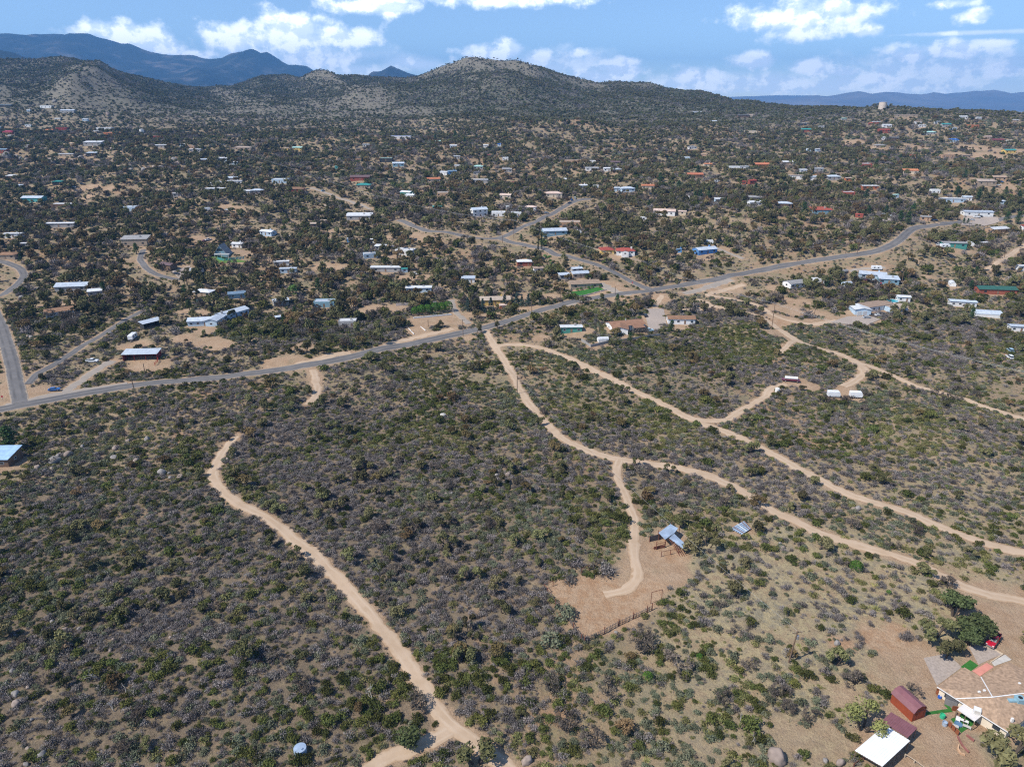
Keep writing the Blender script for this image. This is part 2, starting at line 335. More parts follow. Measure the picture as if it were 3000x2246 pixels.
ROADS = [('dirt_road', 4.2, 'dirt', 0.1,
  [(-15.1, 367.7), (-10.6, 352.3), (-7.2, 337.4), (-3.6, 322.0), (-0.2, 307.4), (2.9, 289.9), (6.6, 273.2), (11.9, 258.4), (17.4, 242.8), (23.6, 232.9), (30.6, 227.0), (37.6, 223.3), (44.7, 222.0), (52.4, 219.3), (59.8, 216.2), (66.9, 212.7), (73.1, 206.5), (77.4, 200.7), (80.6, 192.2), (85.4, 185.6), (91.3, 179.1), (97.4, 174.2), (101.8, 171.3), (110.8, 164.8), (115.6, 157.8), (119.3, 153.5),
   (124.4, 150.6), (131.6, 148.3), (138.1, 142.9)]),
 ('dirt_road', 4.3, 'dirt', 0.12000000000000001,
  [(-8.0, 343.4), (-1.4, 345.8), (5.7, 344.8), (15.0, 339.2), (25.7, 326.1), (33.8, 315.5), (41.5, 305.8), (48.7, 296.0), (56.8, 282.8), (64.1, 269.5), (72.2, 255.1), (80.9, 246.6), (86.2, 240.4), (93.4, 231.0), (100.8, 217.0), (107.7, 204.8), (114.6, 197.6), (122.2, 192.0), (127.3, 184.6), (132.8, 176.3), (139.3, 170.6), (144.5, 168.0), (152.4, 162.9)]),
 ('dirt_road', 3.2, 'dirt', 0.11, [(38.3, 223.0), (36.1, 216.4), (35.7, 207.4), (36.5, 199.2), (37.1, 191.8), (37.4, 185.5), (36.4, 179.4), (35.1, 172.6), (34.5, 166.1), (34.5, 160.2), (32.8, 155.7), (29.0, 152.5), (24.0, 151.1)]), ('dirt_track', 4.4, 'dirt', 0.12000000000000001, [(-92.5, 308.4), (-88.0, 295.7), (-84.8, 285.4), (-83.5, 275.4), (-84.2, 267.7)]),
 ('dirt_road', 3.8, 'dirt', 0.12000000000000001,
  [(-103.5, 240.5), (-104.4, 234.8), (-104.2, 226.6), (-102.9, 217.8), (-101.2, 211.2), (-97.0, 204.6), (-91.1, 197.0), (-85.0, 192.0), (-79.5, 188.6), (-74.0, 184.8), (-68.0, 178.8), (-62.1, 172.5), (-56.8, 167.7), (-51.6, 162.2), (-46.6, 156.8), (-41.7, 151.0), (-37.0, 145.3), (-32.6, 139.8), (-28.2, 133.6), (-24.6, 128.0), (-21.3, 122.3), (-18.1, 117.0), (-14.7, 112.5), (-11.1, 109.1),
   (-7.1, 105.6), (-3.3, 101.9), (0.4, 98.5), (3.8, 95.3)]),
 ('dirt_road', 3.8, 'dirt', 0.1, [(-11.5, 109.1), (-14.6, 106.7), (-18.6, 104.5), (-23.3, 102.3), (-27.5, 99.9), (-31.1, 96.2)]), ('dirt_track', 4.0, 'dirt', 0.1, [(92.9, 427.0), (89.0, 417.6), (84.6, 405.0), (82.0, 394.7)]),
 ('dirt_track', 4.5, 'dirt', 0.1, [(94.6, 400.4), (101.8, 402.1), (109.0, 403.8), (115.4, 407.6), (119.0, 411.1), (126.1, 404.1), (134.1, 396.9), (138.4, 389.6), (142.5, 375.9), (145.1, 362.7), (147.8, 353.2), (151.9, 344.8), (157.8, 339.9), (164.0, 332.3), (166.1, 321.9), (163.5, 308.6), (159.7, 302.0), (152.3, 294.7), (146.0, 289.8)]),
 ('dirt_track', 3.4, 'dirt', 0.11, [(118.7, 410.0), (118.0, 418.1), (113.2, 421.7)]), ('dirt_track', 3.6, 'dirt', 0.11, [(147.5, 352.2), (137.7, 337.2), (130.9, 329.1)]), ('dirt_track', 3.2, 'dirt', 0.11, [(166.6, 322.9), (172.0, 306.6), (175.0, 296.9), (177.7, 287.3), (182.5, 282.3), (190.0, 273.9), (192.9, 266.7), (199.1, 257.9), (203.9, 251.4)]),
 ('dirt_track', 4.2, 'dirt', 0.1, [(150.1, 451.0), (123.0, 432.3), (135.3, 424.7), (143.6, 416.8), (148.6, 400.1), (147.6, 394.8), (153.2, 382.4), (163.3, 375.0), (173.6, 376.8), (181.7, 380.8)]), ('dirt_track', 3.6, 'dirt', 0.1, [(71.8, 256.6), (78.8, 255.0), (84.9, 255.8), (92.2, 263.2), (100.3, 271.1), (108.8, 279.4), (110.6, 283.2), (115.7, 289.1), (121.8, 292.2)]),
 ('dirt_track', 4.5, 'dirt', 0.1, [(320.8, 472.9), (331.7, 482.2), (355.6, 506.4), (391.7, 543.0), (432.8, 584.0)]),
 ('paved_road', 7.2, 'asphalt', 0.16,
  [(-222.9, 253.4), (-212.3, 259.3), (-206.5, 261.7), (-198.4, 266.6), (-187.0, 276.3), (-172.7, 286.2), (-159.6, 292.7), (-143.7, 298.7), (-128.4, 302.6), (-108.9, 308.4), (-89.6, 317.6), (-78.1, 326.1), (-64.2, 337.6), (-49.3, 348.3), (-35.8, 358.2), (-24.0, 365.6), (-11.7, 372.7), (-1.6, 382.6), (11.8, 396.2), (25.9, 408.7), (43.7, 422.7), (61.3, 427.9), (79.2, 432.4), (98.7, 443.5),
   (118.8, 453.3), (139.1, 462.0), (163.2, 480.1), (185.0, 488.8), (206.3, 494.7), (226.7, 497.8), (244.3, 501.3), (262.4, 505.8), (277.9, 517.7), (290.2, 530.7), (310.9, 561.0), (330.2, 581.7), (353.4, 593.1), (395.8, 618.0), (428.4, 626.3), (465.9, 640.6), (518.3, 678.6)]),
 ('paved_street', 6.4, 'asphalt', 0.19, [(-202.0, 267.5), (-206.9, 274.4), (-211.9, 281.2), (-221.0, 293.8), (-231.1, 307.9), (-251.9, 335.6), (-280.9, 373.5), (-320.1, 420.6)]), ('paved_street', 5.2, 'asphalt', 0.18, [(-315.4, 411.8), (-311.7, 420.9), (-310.8, 426.2), (-317.8, 446.9), (-323.3, 460.9), (-328.4, 470.4), (-337.7, 480.2), (-349.6, 487.0), (-356.0, 489.6), (-364.4, 492.5)]),
 ('paved_lane', 3.6, 'asphalt', 0.14, [(-210.9, 286.7), (-213.1, 294.3), (-214.9, 301.2), (-214.5, 311.9), (-215.0, 333.3), (-213.6, 343.6), (-212.6, 358.8), (-212.0, 377.4), (-210.7, 390.8)]),
 ('paved_street', 6.2, 'asphalt', 0.19, [(87.7, 438.0), (83.5, 447.5), (76.5, 461.1), (66.8, 476.0), (56.3, 488.4), (45.8, 498.6), (37.4, 507.2), (31.7, 509.3), (25.6, 523.1), (13.1, 535.2), (0.0, 545.2), (-10.1, 556.2)]),
 ('paved_street', 5.8, 'asphalt', 0.17, [(74.4, 688.1), (62.8, 680.2), (53.3, 669.2), (43.9, 654.1), (33.4, 631.5), (21.4, 604.8), (9.4, 585.3), (0.0, 566.8), (-10.1, 556.2), (-23.5, 553.1), (-32.7, 557.0), (-46.6, 561.6), (-65.6, 569.4), (-84.0, 591.0), (-96.4, 610.4)]),
 ('gravel_lane', 4.4, 'gravel', 0.14, [(-205.3, 745.1), (-193.1, 737.7), (-181.0, 730.1), (-171.5, 722.9), (-158.4, 714.5), (-142.3, 689.7), (-131.1, 676.3)]), ('paved_lane', 4.6, 'asphalt', 0.16, [(-271.0, 521.1), (-265.0, 502.4), (-252.2, 481.2), (-240.3, 465.5), (-229.6, 458.3), (-215.0, 452.1)]),
 ('gravel_lane', 4.6, 'gravel', 0.13, [(-23.9, 378.0), (-26.9, 385.5), (-31.6, 395.9), (-35.3, 409.8), (-36.8, 420.2)]), ('gravel_lane', 5.0, 'gravel', 0.13, [(-190.7, 279.3), (-191.9, 288.1), (-192.6, 300.4), (-192.3, 311.7), (-191.1, 319.7)]), ('dirt_track', 3.0, 'dirt', 0.1, [(-704.0, 1194.6), (-683.8, 1170.7), (-675.9, 1143.3), (-580.8, 987.1)]),
 ('dirt_track', 3.0, 'dirt', 0.1, [(-510.6, 936.1), (-497.2, 924.2), (-489.2, 904.0), (-458.7, 859.4), (-446.5, 849.3)]), ('gravel_lane', 4.5, 'gravel', 0.13, [(152.7, 528.5), (160.7, 516.5), (166.1, 505.8)]), ('gravel_lane', 4.2, 'gravel', 0.13, [(229.1, 476.1), (237.3, 477.4), (246.3, 476.8), (253.6, 477.2)]),
 ('gravel_shoulder', 6.5, 'gravel', 0.08, [(107.0, 432.6), (113.8, 436.6), (126.3, 446.0), (137.6, 454.9), (144.6, 458.6)]), ('gravel_lane', 7.0, 'gravel', 0.1, [(57.6, 449.9), (62.3, 439.7), (68.4, 430.7), (74.3, 427.1)]), ('gravel_lane', 5.0, 'gravel', 0.1, [(39.0, 414.7), (27.5, 408.3), (16.9, 401.1), (6.6, 390.5)]),
 ('gravel_shoulder', 5.0, 'gravel', 0.1, [(-207.2, 265.6), (-202.1, 266.6), (-198.7, 271.8), (-194.2, 276.3), (-190.7, 279.3), (-181.8, 284.5), (-170.2, 291.4)]), ('dirt_shoulder', 6.0, 'dirt', 0.07, [(-107.8, 307.1), (-98.4, 316.2), (-88.5, 325.5), (-79.5, 330.7)]), ('dirt_shoulder', 5.0, 'dirt', 0.07, [(-64.7, 341.1), (-55.2, 352.7), (-45.0, 359.8), (-32.2, 369.5)])]        # name, width, surface, lift, points
YARDS = [(13.6, 152.6, 5, 1.0), (19.1, 152.8, 6, 1.0), (25.5, 152.7, 7, 1.0), (30.9, 152.4, 7, 1.0), (35.3, 151.6, 5, 1.0), (15.2, 150.0, 5, 1.0), (20.5, 149.2, 7, 1.0), (26.8, 148.7, 8, 1.0), (32.2, 149.1, 6, 1.0), (16.6, 145.6, 5, 1.0), (21.8, 144.4, 7, 1.0), (27.0, 143.9, 6, 1.0), (17.9, 140.4, 5, 1.0), (22.3, 141.0, 5, 1.0), (32.2, 155.1, 5, 1.0), (36.1, 156.3, 6, 1.0), (38.5, 170.5, 6, 0.9), (42.7, 169.2, 6, 0.9), (35.8, 164.6, 7, 0.9), (39.0, 163.4, 7, 0.9), (45.8, 167.2, 5, 0.9), (34.1, 159.3, 8, 0.9), (42.4, 159.1, 7, 0.9), (119.8, 144.5, 9, 1), (127.3, 147.7, 10, 1), (125.4, 141.7, 9, 1), (115.6, 140.1, 6, 1), (116.5, 132.5, 7, 1), (96.1, 127.6, 7, 0.9), (91.0, 125.4, 6, 0.9), (93.5, 122.8, 6, 0.9), (83.6, 123.9, 6, 0.6), (91.5, 116.9, 5, 0.9), (87.7, 110.0, 5, 0.9), (85.4, 104.5, 6, 0.9), (81.8, 101.3, 5, 0.8), (72.3, 115.8, 5, 0.6), (71.1, 118.9, 5, 0.5), (63.2, 105.7, 7, 0.5), (55.5, 107.0, 6, 0.5), (88.0, 134.0, 5, 0.7), (89.4, 130.2, 6, 0.8), (88.0, 103.3, 6, 0.9), (109.2, 129.4, 5, 1), (87.2, 415.2, 6, 0.9), (79.6, 381.6, 9, 0.9), (84.8, 395.2, 8, 0.9), (75.6, 369.9, 6, 0.9), (63.2, 418.4, 6, 0.9), (31.7, 356.3, 7, 0.9), (40.1, 361.3, 5, 0.9), (15.2, 355.2, 6, 0.9), (40.7, 338.0, 5, 0.9), (112.4, 406.6, 4, 0.9), (181.7, 380.8, 9, 0.9), (192.8, 383.8, 9, 0.9), (201.5, 381.6, 7, 0.9), (148.2, 377.2, 7, 0.9), (156.5, 382.7, 6, 0.9), (149.5, 388.8, 7, 0.9), (131.0, 290.4, 6, 0.9), (127.6, 295.1, 6, 0.9), (145.6, 283.0, 7, 0.9), (164.2, 403.9, 7, 0.9), (174.2, 394.8, 6, 0.9), (325.0, 456.1, 5, 0.8), (157.3, 403.7, 8, 0.8), (163.9, 393.8, 8, 0.8), (167.9, 378.6, 7, 0.8), (174.6, 413.7, 7, 0.8), (145.1, 354.1, 6, 0.8), (138.2, 359.0, 7, 0.8), (178.6, 392.5, 6, 0.8), (166.0, 418.9, 6, 0.8), (-237.6, 557.0, 9, 0.95), (-221.3, 537.1, 9, 0.95), (-201.6, 521.8, 9, 0.95), (-193.7, 515.9, 8, 0.95), (-247.9, 560.6, 8, 0.95), (-259.7, 657.1, 8, 0.95), (-247.0, 650.6, 8, 0.95), (-260.0, 638.4, 6, 0.95), (-446.4, 764.1, 9, 0.95), (-439.7, 767.5, 9, 0.95), (-415.8, 756.4, 8, 0.95), (-221.4, 475.2, 6, 0.95), (-427.5, 734.1, 8, 0.95), (-150.6, 568.7, 8, 0.9), (-151.3, 587.6, 7, 0.9), (-78.4, 560.9, 9, 0.9), (-68.4, 553.2, 9, 0.9), (-97.9, 557.5, 7, 0.9), (-89.4, 513.5, 6, 0.9), (-58.2, 461.0, 9, 0.9), (-69.9, 462.6, 8, 0.9), (-132.9, 488.1, 8, 0.9), (-120.8, 484.3, 9, 0.9), (-139.9, 614.4, 6, 0.9), (-173.9, 500.9, 6, 0.9), (136.4, 715.1, 8, 0.85), (128.3, 735.9, 8, 0.85), (74.7, 505.7, 7, 0.85), (61.0, 517.8, 6, 0.85), (63.4, 448.5, 9, 0.85), (69.2, 436.4, 9, 0.85), (54.0, 430.5, 7, 0.85), (126.5, 515.3, 7, 0.85), (159.0, 526.0, 7, 0.85), (118.7, 518.2, 6, 0.85), (15.2, 457.3, 7, 0.85), (25.1, 427.6, 7, 0.85), (7.1, 427.0, 6, 0.85), (126.1, 444.9, 9, 0.85), (140.1, 441.8, 9, 0.85), (92.3, 423.6, 8, 0.85), (38.3, 733.9, 6, 0.85), (22.3, 784.3, 6, 0.85), (309.1, 510.5, 7, 0.85), (327.2, 509.1, 8, 0.85), (403.1, 624.8, 9, 0.85), (414.2, 626.5, 9, 0.85), (392.7, 624.3, 7, 0.85), (255.0, 603.2, 7, 0.85), (308.3, 597.0, 8, 0.85), (240.1, 474.8, 7, 0.85), (249.2, 476.4, 6, 0.85), (167.2, 441.5, 7, 0.85), (491.8, 738.7, 9, 0.85), (475.4, 752.4, 7, 0.85), (504.4, 739.7, 9, 0.85), (281.2, 442.8, 5, 0.85), (277.2, 462.9, 5, 0.85), (302.0, 537.6, 5, 0.85), (-188.6, 340.1, 7, 0.85), (-168.4, 314.9, 8, 0.85), (-175.1, 311.8, 7, 0.85), (-193.3, 337.7, 6, 0.85), (-179.9, 390.8, 8, 0.85), (-188.0, 394.3, 6, 0.85), (-154.8, 343.5, 9, 0.85), (-168.2, 347.7, 7, 0.85), (-147.8, 340.5, 8, 0.85), (-201.5, 281.0, 7, 0.85), (-189.6, 277.5, 6, 0.85), (-225.6, 293.9, 7, 0.85), (-217.1, 280.9, 8, 0.85), (-210.8, 269.7, 7, 0.85), (-272.8, 402.8, 6, 0.85), (-264.2, 406.8, 6, 0.85), (-68.5, 401.8, 9, 0.8), (-82.2, 402.6, 8, 0.8), (-84.7, 397.5, 7, 0.8), (-39.5, 380.2, 9, 0.8), (-50.7, 365.6, 8, 0.8), (-32.9, 378.7, 8, 0.8), (-105.7, 318.5, 8, 0.8), (-113.5, 316.9, 7, 0.8), (-104.5, 335.0, 7, 0.8), (-22.1, 356.7, 5, 0.8), (-85.4, 286.4, 4, 0.8), (-88.7, 299.4, 5, 0.8), (-141.6, 1110.5, 12, 0.9), (654.8, 1053.7, 30, 0.8), (680.0, 1025.1, 30, 0.8), (571.0, 1060.7, 22, 0.8), (501.3, 1101.8, 22, 0.8), (510.5, 1048.1, 16, 0.8), (636.2, 992.6, 25, 0.8), (599.4, 1012.0, 15, 0.8), (-169.8, 366.2, 6, 1.0), (-165.4, 370.8, 8, 1.0), (-164.5, 384.9, 6, 1.0), (70.0, 515.7, 7, 1.0), (82.4, 513.2, 8, 1.0), (55.9, 364.3, 7, 1.0), (62.7, 367.9, 8, 1.0), (68.7, 366.0, 8, 1.0), (197.3, 392.6, 7, 1.0), (207.1, 399.6, 8, 1.0), (218.5, 403.6, 8, 1.0), (228.0, 404.8, 8, 1.0), (-175.3, 218.0, 8, 1.0), (46.0, 176.6, 5, 1.0), (48.2, 174.2, 4, 1.0), (43.0, 170.6, 5, 1.0), (68.2, 179.7, 4, 1.0), (97.8, 121.1, 6, 1.0), (99.7, 117.9, 7, 1.0), (101.5, 114.8, 7, 1.0), (106.9, 119.4, 8, 1.0), (110.6, 119.2, 8, 1.0), (101.2, 110.4, 6, 1.0), (94.9, 111.8, 5, 1.0), (83.7, 114.0, 4, 1.0), (74.9, 105.8, 6, 1.0), (79.3, 108.5, 5, 1.0), (71.3, 103.1, 4, 1.0), (74.4, 102.3, 5, 1.0), (106.1, 124.3, 5, 1.0), (113.3, 127.4, 5, 1.0), (95.5, 116.4, 4, 1.0), (92.6, 113.8, 4, 1.0), (98.8, 110.4, 4, 1.0), (230.3, 418.0, 5, 1.0), (114.0, 133.4, 4, 1.0), (-53.9, 381.8, 6, 0.9), (-49.6, 383.8, 6, 0.9), (-45.2, 385.2, 6, 0.9), (-40.8, 387.1, 6, 0.9), (-36.4, 389.4, 6, 0.9), (-48.7, 376.0, 7, 0.9), (-39.4, 378.5, 7, 0.9), (-24.2, 394.6, 5, 0.9), (-16.8, 393.0, 5, 0.9), (-10.2, 395.4, 5, 0.9), (4.1, 405.3, 5, 0.9), (10.3, 405.9, 5, 0.9), (17.2, 407.9, 5, 0.9), (43.4, 432.3, 6, 0.9), (52.4, 435.2, 6, 0.9), (41.0, 438.3, 5, 0.9), (30.6, 357.6, 6, 0.9), (60.4, 352.6, 5, 0.9), (46.0, 343.5, 4, 0.9), (91.2, 369.0, 5, 0.9), (-202.7, 494.4, 8, 0.9), (-193.7, 496.5, 7, 0.9), (136.4, 504.1, 7, 0.9), (74.3, 502.4, 7, 0.9), (-174.1, 315.5, 8, 0.9), (-161.7, 358.2, 7, 0.9), (314.6, 504.9, 7, 0.9), (146.1, 277.2, 4, 0.9), (136.7, 278.2, 3, 0.9)]        # x, y, radius, strength
LINES = []
LOWONLY = np.zeros((MH, MW), np.float32)      # sight lines and verges where only low growth stands
for nm, w, surf, lift, pts in ROADS:
    q = smooth_line(pts); LINES.append(q)
    for x, y in q[::1]:
        stamp(BARE, x, y, w * 0.5 + 0.2, 1.0, 1.6); stamp(CLEAR, x, y, w * 0.5 + 0.15, 1.0, 0.5)
    if surf != 'dirt':
        for x, y in q[::2]:
            for k in (3, 9, 15): stamp(LOWONLY, x, y - k, w * 0.5 + 3.0, 0.97, 2.0)
            stamp(CLEAR, x, y - 0.5, w * 0.5 + 0.9, 1.0, 0.8)
HOUSES = [(-252.8, 382.8, 34, 13.5, 7.8, 2.9, 'g', 'br', 'w', 2, 'house', 'house', 'white gabled house with brown roof above the side street'),
 (-193.0, 364.0, 55, 10.2, 4.1, 2.9, 'b', 'lg', 'd', 2, 'open_barn', 'barn', 'dark open barn with pale metal roof beside the parked camper'),
 (-178.4, 322.7, 4, 15.9, 5.5, 2.9, 'b', 'lg', 'dr', 2, 'open_barn', 'barn', 'long red barn with metal roof in the corral above the main road'),
 (-273.5, 433.8, 8, 18.7, 9.5, 2.9, 'g', 'lg', 'g', 1, 'house', 'house', 'wide grey metal-roofed house among the granite boulders'),
 (-253.2, 420.6, 25, 7.4, 4.1, 2.9, 's', 'w', 'g', 2, 'shed', 'shed', 'pale carport roof beside a boulder'),
 (-188.5, 424.7, -12, 10.9, 6.3, 2.9, 'h', 'w', 't', 1, 'hipped_house', 'house', 'white hip roof seen through oak branches'),
 (-167.0, 420.0, 20, 9.5, 5.5, 2.9, 'g', 'sl', 'sb', 2, 'house', 'house', 'slate blue roofed house half hidden by trees'),
 (-281.1, 532.3, 8, 18.1, 9.5, 4.5, 's', 'g', 't', 1, 'shed', 'shed', 'tall tan house with grey flat roof behind pines'),
 (-231.1, 472.3, -24, 9.7, 5.7, 2.9, 'g', 'pp', 'b', 1, 'house', 'house', 'brown house with purple roof beside the white motorhome'),
 (-207.1, 506.5, 0, 9, 9.7, 7.0, 'a', 'g', 'sb', 1, 'a_frame_house', 'house', 'A-frame house with blue gable and white balcony'),
 (-207.9, 539.6, -10, 8.3, 4.8, 2.9, 'g', 'w', 'w', 1, 'house', 'house', 'white gabled garage right of the A-frame'),
 (-353.8, 495.8, 5, 12.3, 7.2, 2.9, 'h', 'br', 't', 1, 'hipped_house', 'house', 'tan hip-roofed house at the street bend, left edge'),
 (-411.4, 582.0, 10, 11.2, 6.5, 2.9, 'g', 'lg', 'r', 1, 'house', 'house', 'red walled house with grey roof at left edge'),
 (-374.1, 536.8, 5, 12.3, 4.3, 2.9, 't', 'w', 'w', 1, 'trailer_home', 'trailer home', 'white-roofed white trailer home, below the pink boulders'),
 (-361.4, 574.2, 5, 22.9, 5.5, 2.9, 't', 'w', 'g', 1, 'trailer_home', 'trailer home', 'long low white trailer home among oaks'),
 (-434.9, 703.2, 0, 20.1, 9.5, 3.2, 'f', 'w', 'b', 1, 'flat_roofed_house', 'house', 'brown adobe house with white flat roof'),
 (-474.6, 722.6, 0, 20.0, 9.5, 3.2, 'g', 'lg', 'tl', 1, 'house', 'house', 'long light grey metal-roofed teal gabled house, below the pink boulders'),
 (-343.3, 651.5, 0, 11.9, 7.2, 3.2, 'f', 'w', 'lb', 1, 'flat_roofed_house', 'house', 'small pale blue flat-roofed house, below the two-tier metal roof'),
 (-300.5, 748.5, 3, 11.5, 6.3, 3.2, 's', 'w', 'g', 1, 'shed', 'shed', 'small white-roofed grey lean-to shed, below the big tan roof'),
 (-288.5, 713.2, 4, 18.2, 5.5, 3.2, 't', 'w', 'w', 1, 'trailer_home', 'trailer home', 'long white-roofed white trailer home, below the big tan roof'),
 (-298.8, 784.7, 0, 10.1, 5.6, 3.2, 's', 'lg', 'g', 1, 'shed', 'shed', 'small light grey metal-roofed grey lean-to shed, below the big tan roof'),
 (-288.8, 765.8, 3, 14.5, 5.1, 3.2, 't', 'w', 'w', 1, 'trailer_home', 'trailer home', 'white-roofed white trailer home, below the big tan roof'),
 (-365.3, 877.0, 0, 8.9, 4.9, 3.2, 's', 'lg', 'b', 0, 'shed', 'shed', 'small light grey metal-roofed brown lean-to shed, left of the big tan roof'),
 (-349.8, 898.3, 0, 11.2, 6.1, 3.2, 's', 'w', 'lb', 0, 'shed', 'shed', 'small white-roofed pale blue lean-to shed, left of the big tan roof'),
 (-334.3, 882.9, 4, 14.2, 5.0, 3.2, 't', 'w', 'lb', 0, 'trailer_home', 'trailer home', 'white-roofed pale blue trailer home, below the big tan roof'),
 (-559.6, 823.7, 0, 10.3, 6.0, 3.2, 'h', 'w', 'b', 0, 'hipped_house', 'house', 'small white-roofed brown hip-roofed house, left of the pink boulders'),
 (-477.6, 771.8, 8, 9.6, 5.6, 3.2, 'h', 'tl', 'd', 1, 'hipped_house', 'house', 'small teal-roofed dark hip-roofed house, below the pink boulders'),
 (-518.1, 770.2, 0, 6.7, 3.7, 2.7, 's', 'lg', 'lb', 1, 'shed', 'shed', 'tiny light grey metal-roofed pale blue lean-to shed, below the pink boulders'),
 (-318.9, 694.6, 10, 7.1, 4.1, 3.2, 'g', 'g', 'g', 1, 'house', 'house', 'small grey-roofed grey gabled house, left of the big tan roof'),
 (-354.7, 520.7, 0, 8.5, 3.2, 2.9, 't', 'w', 'g', 1, 'trailer_home', 'trailer home', 'small white-roofed grey trailer home, below the pink boulders'),
 (-652.0, 955.4, 0, 11.8, 6.9, 3.2, 'g', 'sl', 'r', 0, 'house', 'house', 'grey-roofed house with bright red porch at left edge'),
 (-533.0, 946.1, 0, 12.2, 6.7, 3.2, 's', 'lg', 'd', 0, 'shed', 'shed', 'two-tier pale metal roof above the pink boulders'),
 (-551.1, 986.3, 2, 22.9, 9.5, 3.2, 's', 'w', 'g', 0, 'shed', 'shed', 'long white-roofed grey lean-to shed, above the two-tier metal roof'),
 (-562.6, 940.3, 0, 18.5, 5.5, 3.2, 't', 'w', 't', 0, 'trailer_home', 'trailer home', 'long white-roofed tan trailer home, right of the pink boulders'),
 (-685.6, 1269.6, 3, 25.1, 9.5, 3.2, 'f', 'w', 'w', 0, 'flat_roofed_house', 'house', 'long white flat-roofed house, left of the long orange building'),
 (-636.6, 1201.5, 0, 27.7, 9.5, 3.2, 'f', 'w', 'or', 0, 'flat_roofed_house', 'house', 'long low orange building in the far left town'),
 (-535.4, 1133.3, 0, 22.1, 9.5, 3.2, 'f', 'tn', 'dr', 0, 'flat_roofed_house', 'house', 'low dark red building right of the small white tank'),
 (-455.2, 971.9, 3, 14.8, 5.2, 3.2, 't', 'w', 'g', 0, 'trailer_home', 'trailer home', 'white-roofed grey trailer home, below the small white tank'),
 (-802.1, 1374.4, 0, 25.0, 9.5, 3.2, 'g', 'lg', 'g', 0, 'house', 'house', 'long light grey metal-roofed grey gabled house, left of the long orange building'),
 (-875.6, 1435.1, 0, 21.7, 9.5, 3.2, 'f', 'w', 'w', 0, 'flat_roofed_house', 'house', 'long white flat-roofed house, above the pink boulders'),
 (-958.3, 1441.0, 0, 26.2, 5.5, 3.2, 't', 'sl', 'd', 0, 'trailer_home', 'trailer home', 'long slate blue-roofed dark trailer home, above the pink boulders'),
 (-886.3, 1395.0, 0, 6.4, 3.7, 2.7, 'g', 'w', 'lb', 0, 'house', 'house', 'tiny white-roofed pale blue gabled house, above the pink boulders'),
 (-799.3, 1333.6, 0, 9.5, 5.5, 3.2, 'g', 'w', 'c', 0, 'house', 'house', 'small white-roofed cream gabled house, left of the long orange building'),
 (-751.0, 1333.0, 0, 8.8, 4.9, 3.2, 's', 'w', 'lb', 0, 'shed', 'shed', 'small white-roofed pale blue lean-to shed, left of the long orange building'),
 (-758.5, 1236.6, 0, 11.4, 6.6, 3.2, 'g', 'or', 'r', 0, 'house', 'house', 'small orange tile-roofed red brick gabled house, above the pink boulders'),
 (-764.8, 1283.3, 0, 18.3, 9.5, 3.2, 'f', 'mr', 'dr', 0, 'flat_roofed_house', 'house', 'long dark red flat-roofed house, above the two-tier metal roof'),
 (-792.6, 1184.9, 0, 14.5, 8.4, 3.2, 'h', 'rb', 'r', 0, 'hipped_house', 'house', 'crimson-roofed red brick hip-roofed house, left of the pink boulders'),
 (-834.9, 1303.1, 0, 10.0, 3.5, 3.2, 't', 'w', 'w', 0, 'trailer_home', 'trailer home', 'small white-roofed white trailer home, above the pink boulders'),
 (-672.5, 1216.4, 0, 10.6, 3.7, 3.2, 't', 'w', 'c', 0, 'trailer_home', 'trailer home', 'small white-roofed cream trailer home, left of the long orange building'),
 (-873.9, 1288.2, 0, 6.2, 3.4, 2.7, 's', 'lg', 'bl', 0, 'shed', 'shed', 'tiny light grey metal-roofed blue lean-to shed, left of the pink boulders'),
 (-691.0, 1220.4, 0, 5.6, 3.1, 2.7, 's', 'w', 'w', 0, 'shed', 'shed', 'tiny white-roofed white lean-to shed, left of the long orange building'),
 (-778.1, 1163.6, 0, 5.4, 3.1, 2.7, 'g', 'w', 'g', 0, 'house', 'house', 'tiny white-roofed grey gabled house, left of the pink boulders'),
 (-366.8, 1019.4, 0, 23.7, 9.5, 3.2, 'h', 'tn', 't', 0, 'hipped_house', 'house', 'big tan-roofed house behind the lone cypress'),
 (-300.4, 1047.0, 0, 13.1, 7.6, 3.2, 'g', 'mt', 'y', 0, 'house', 'house', 'mint green-roofed yellow gabled house, right of the big tan roof'),
 (-314.8, 1040.9, 0, 6.0, 3.3, 2.7, 's', 'tn', 'y', 0, 'shed', 'shed', 'tiny tan-roofed yellow lean-to shed, right of the big tan roof'),
 (-409.9, 965.6, 0, 14.7, 5.2, 3.2, 't', 'w', 'g', 0, 'trailer_home', 'trailer home', 'white-roofed grey trailer home, left of the big tan roof'),
 (-244.5, 776.1, 0, 16.2, 9.5, 3.2, 'f', 'w', 'lb', 1, 'flat_roofed_house', 'house', 'pale blue flat-roofed house, below the big tan roof'),
 (-215.3, 730.1, 6, 15.2, 8.8, 3.2, 'h', 'br', 'r', 1, 'hipped_house', 'house', 'brown-roofed red brick hip-roofed house, below the big tan roof'),
 (-248.8, 712.9, 10, 11.4, 6.6, 3.2, 'h', 'lg', 'g', 1, 'hipped_house', 'house', 'light grey metal-roofed grey hip-roofed house, below the big tan roof'),
 (-434.5, 984.8, 0, 6.2, 3.4, 2.7, 's', 'w', 'lb', 0, 'shed', 'shed', 'tiny white-roofed pale blue lean-to shed, right of the small white tank'),
 (-206.7, 870.8, 0, 3.9, 2.2, 2.7, 's', 'tl', 'tl', 0, 'shed', 'shed', 'tiny teal-roofed teal lean-to shed, left of the long blue-roofed hall'),
 (-421.6, 982.4, 0, 9.7, 5.8, 3.2, 'f', 'tn', 'ad', 0, 'flat_roofed_house', 'house', 'small adobe flat-roofed house, left of the big tan roof'),
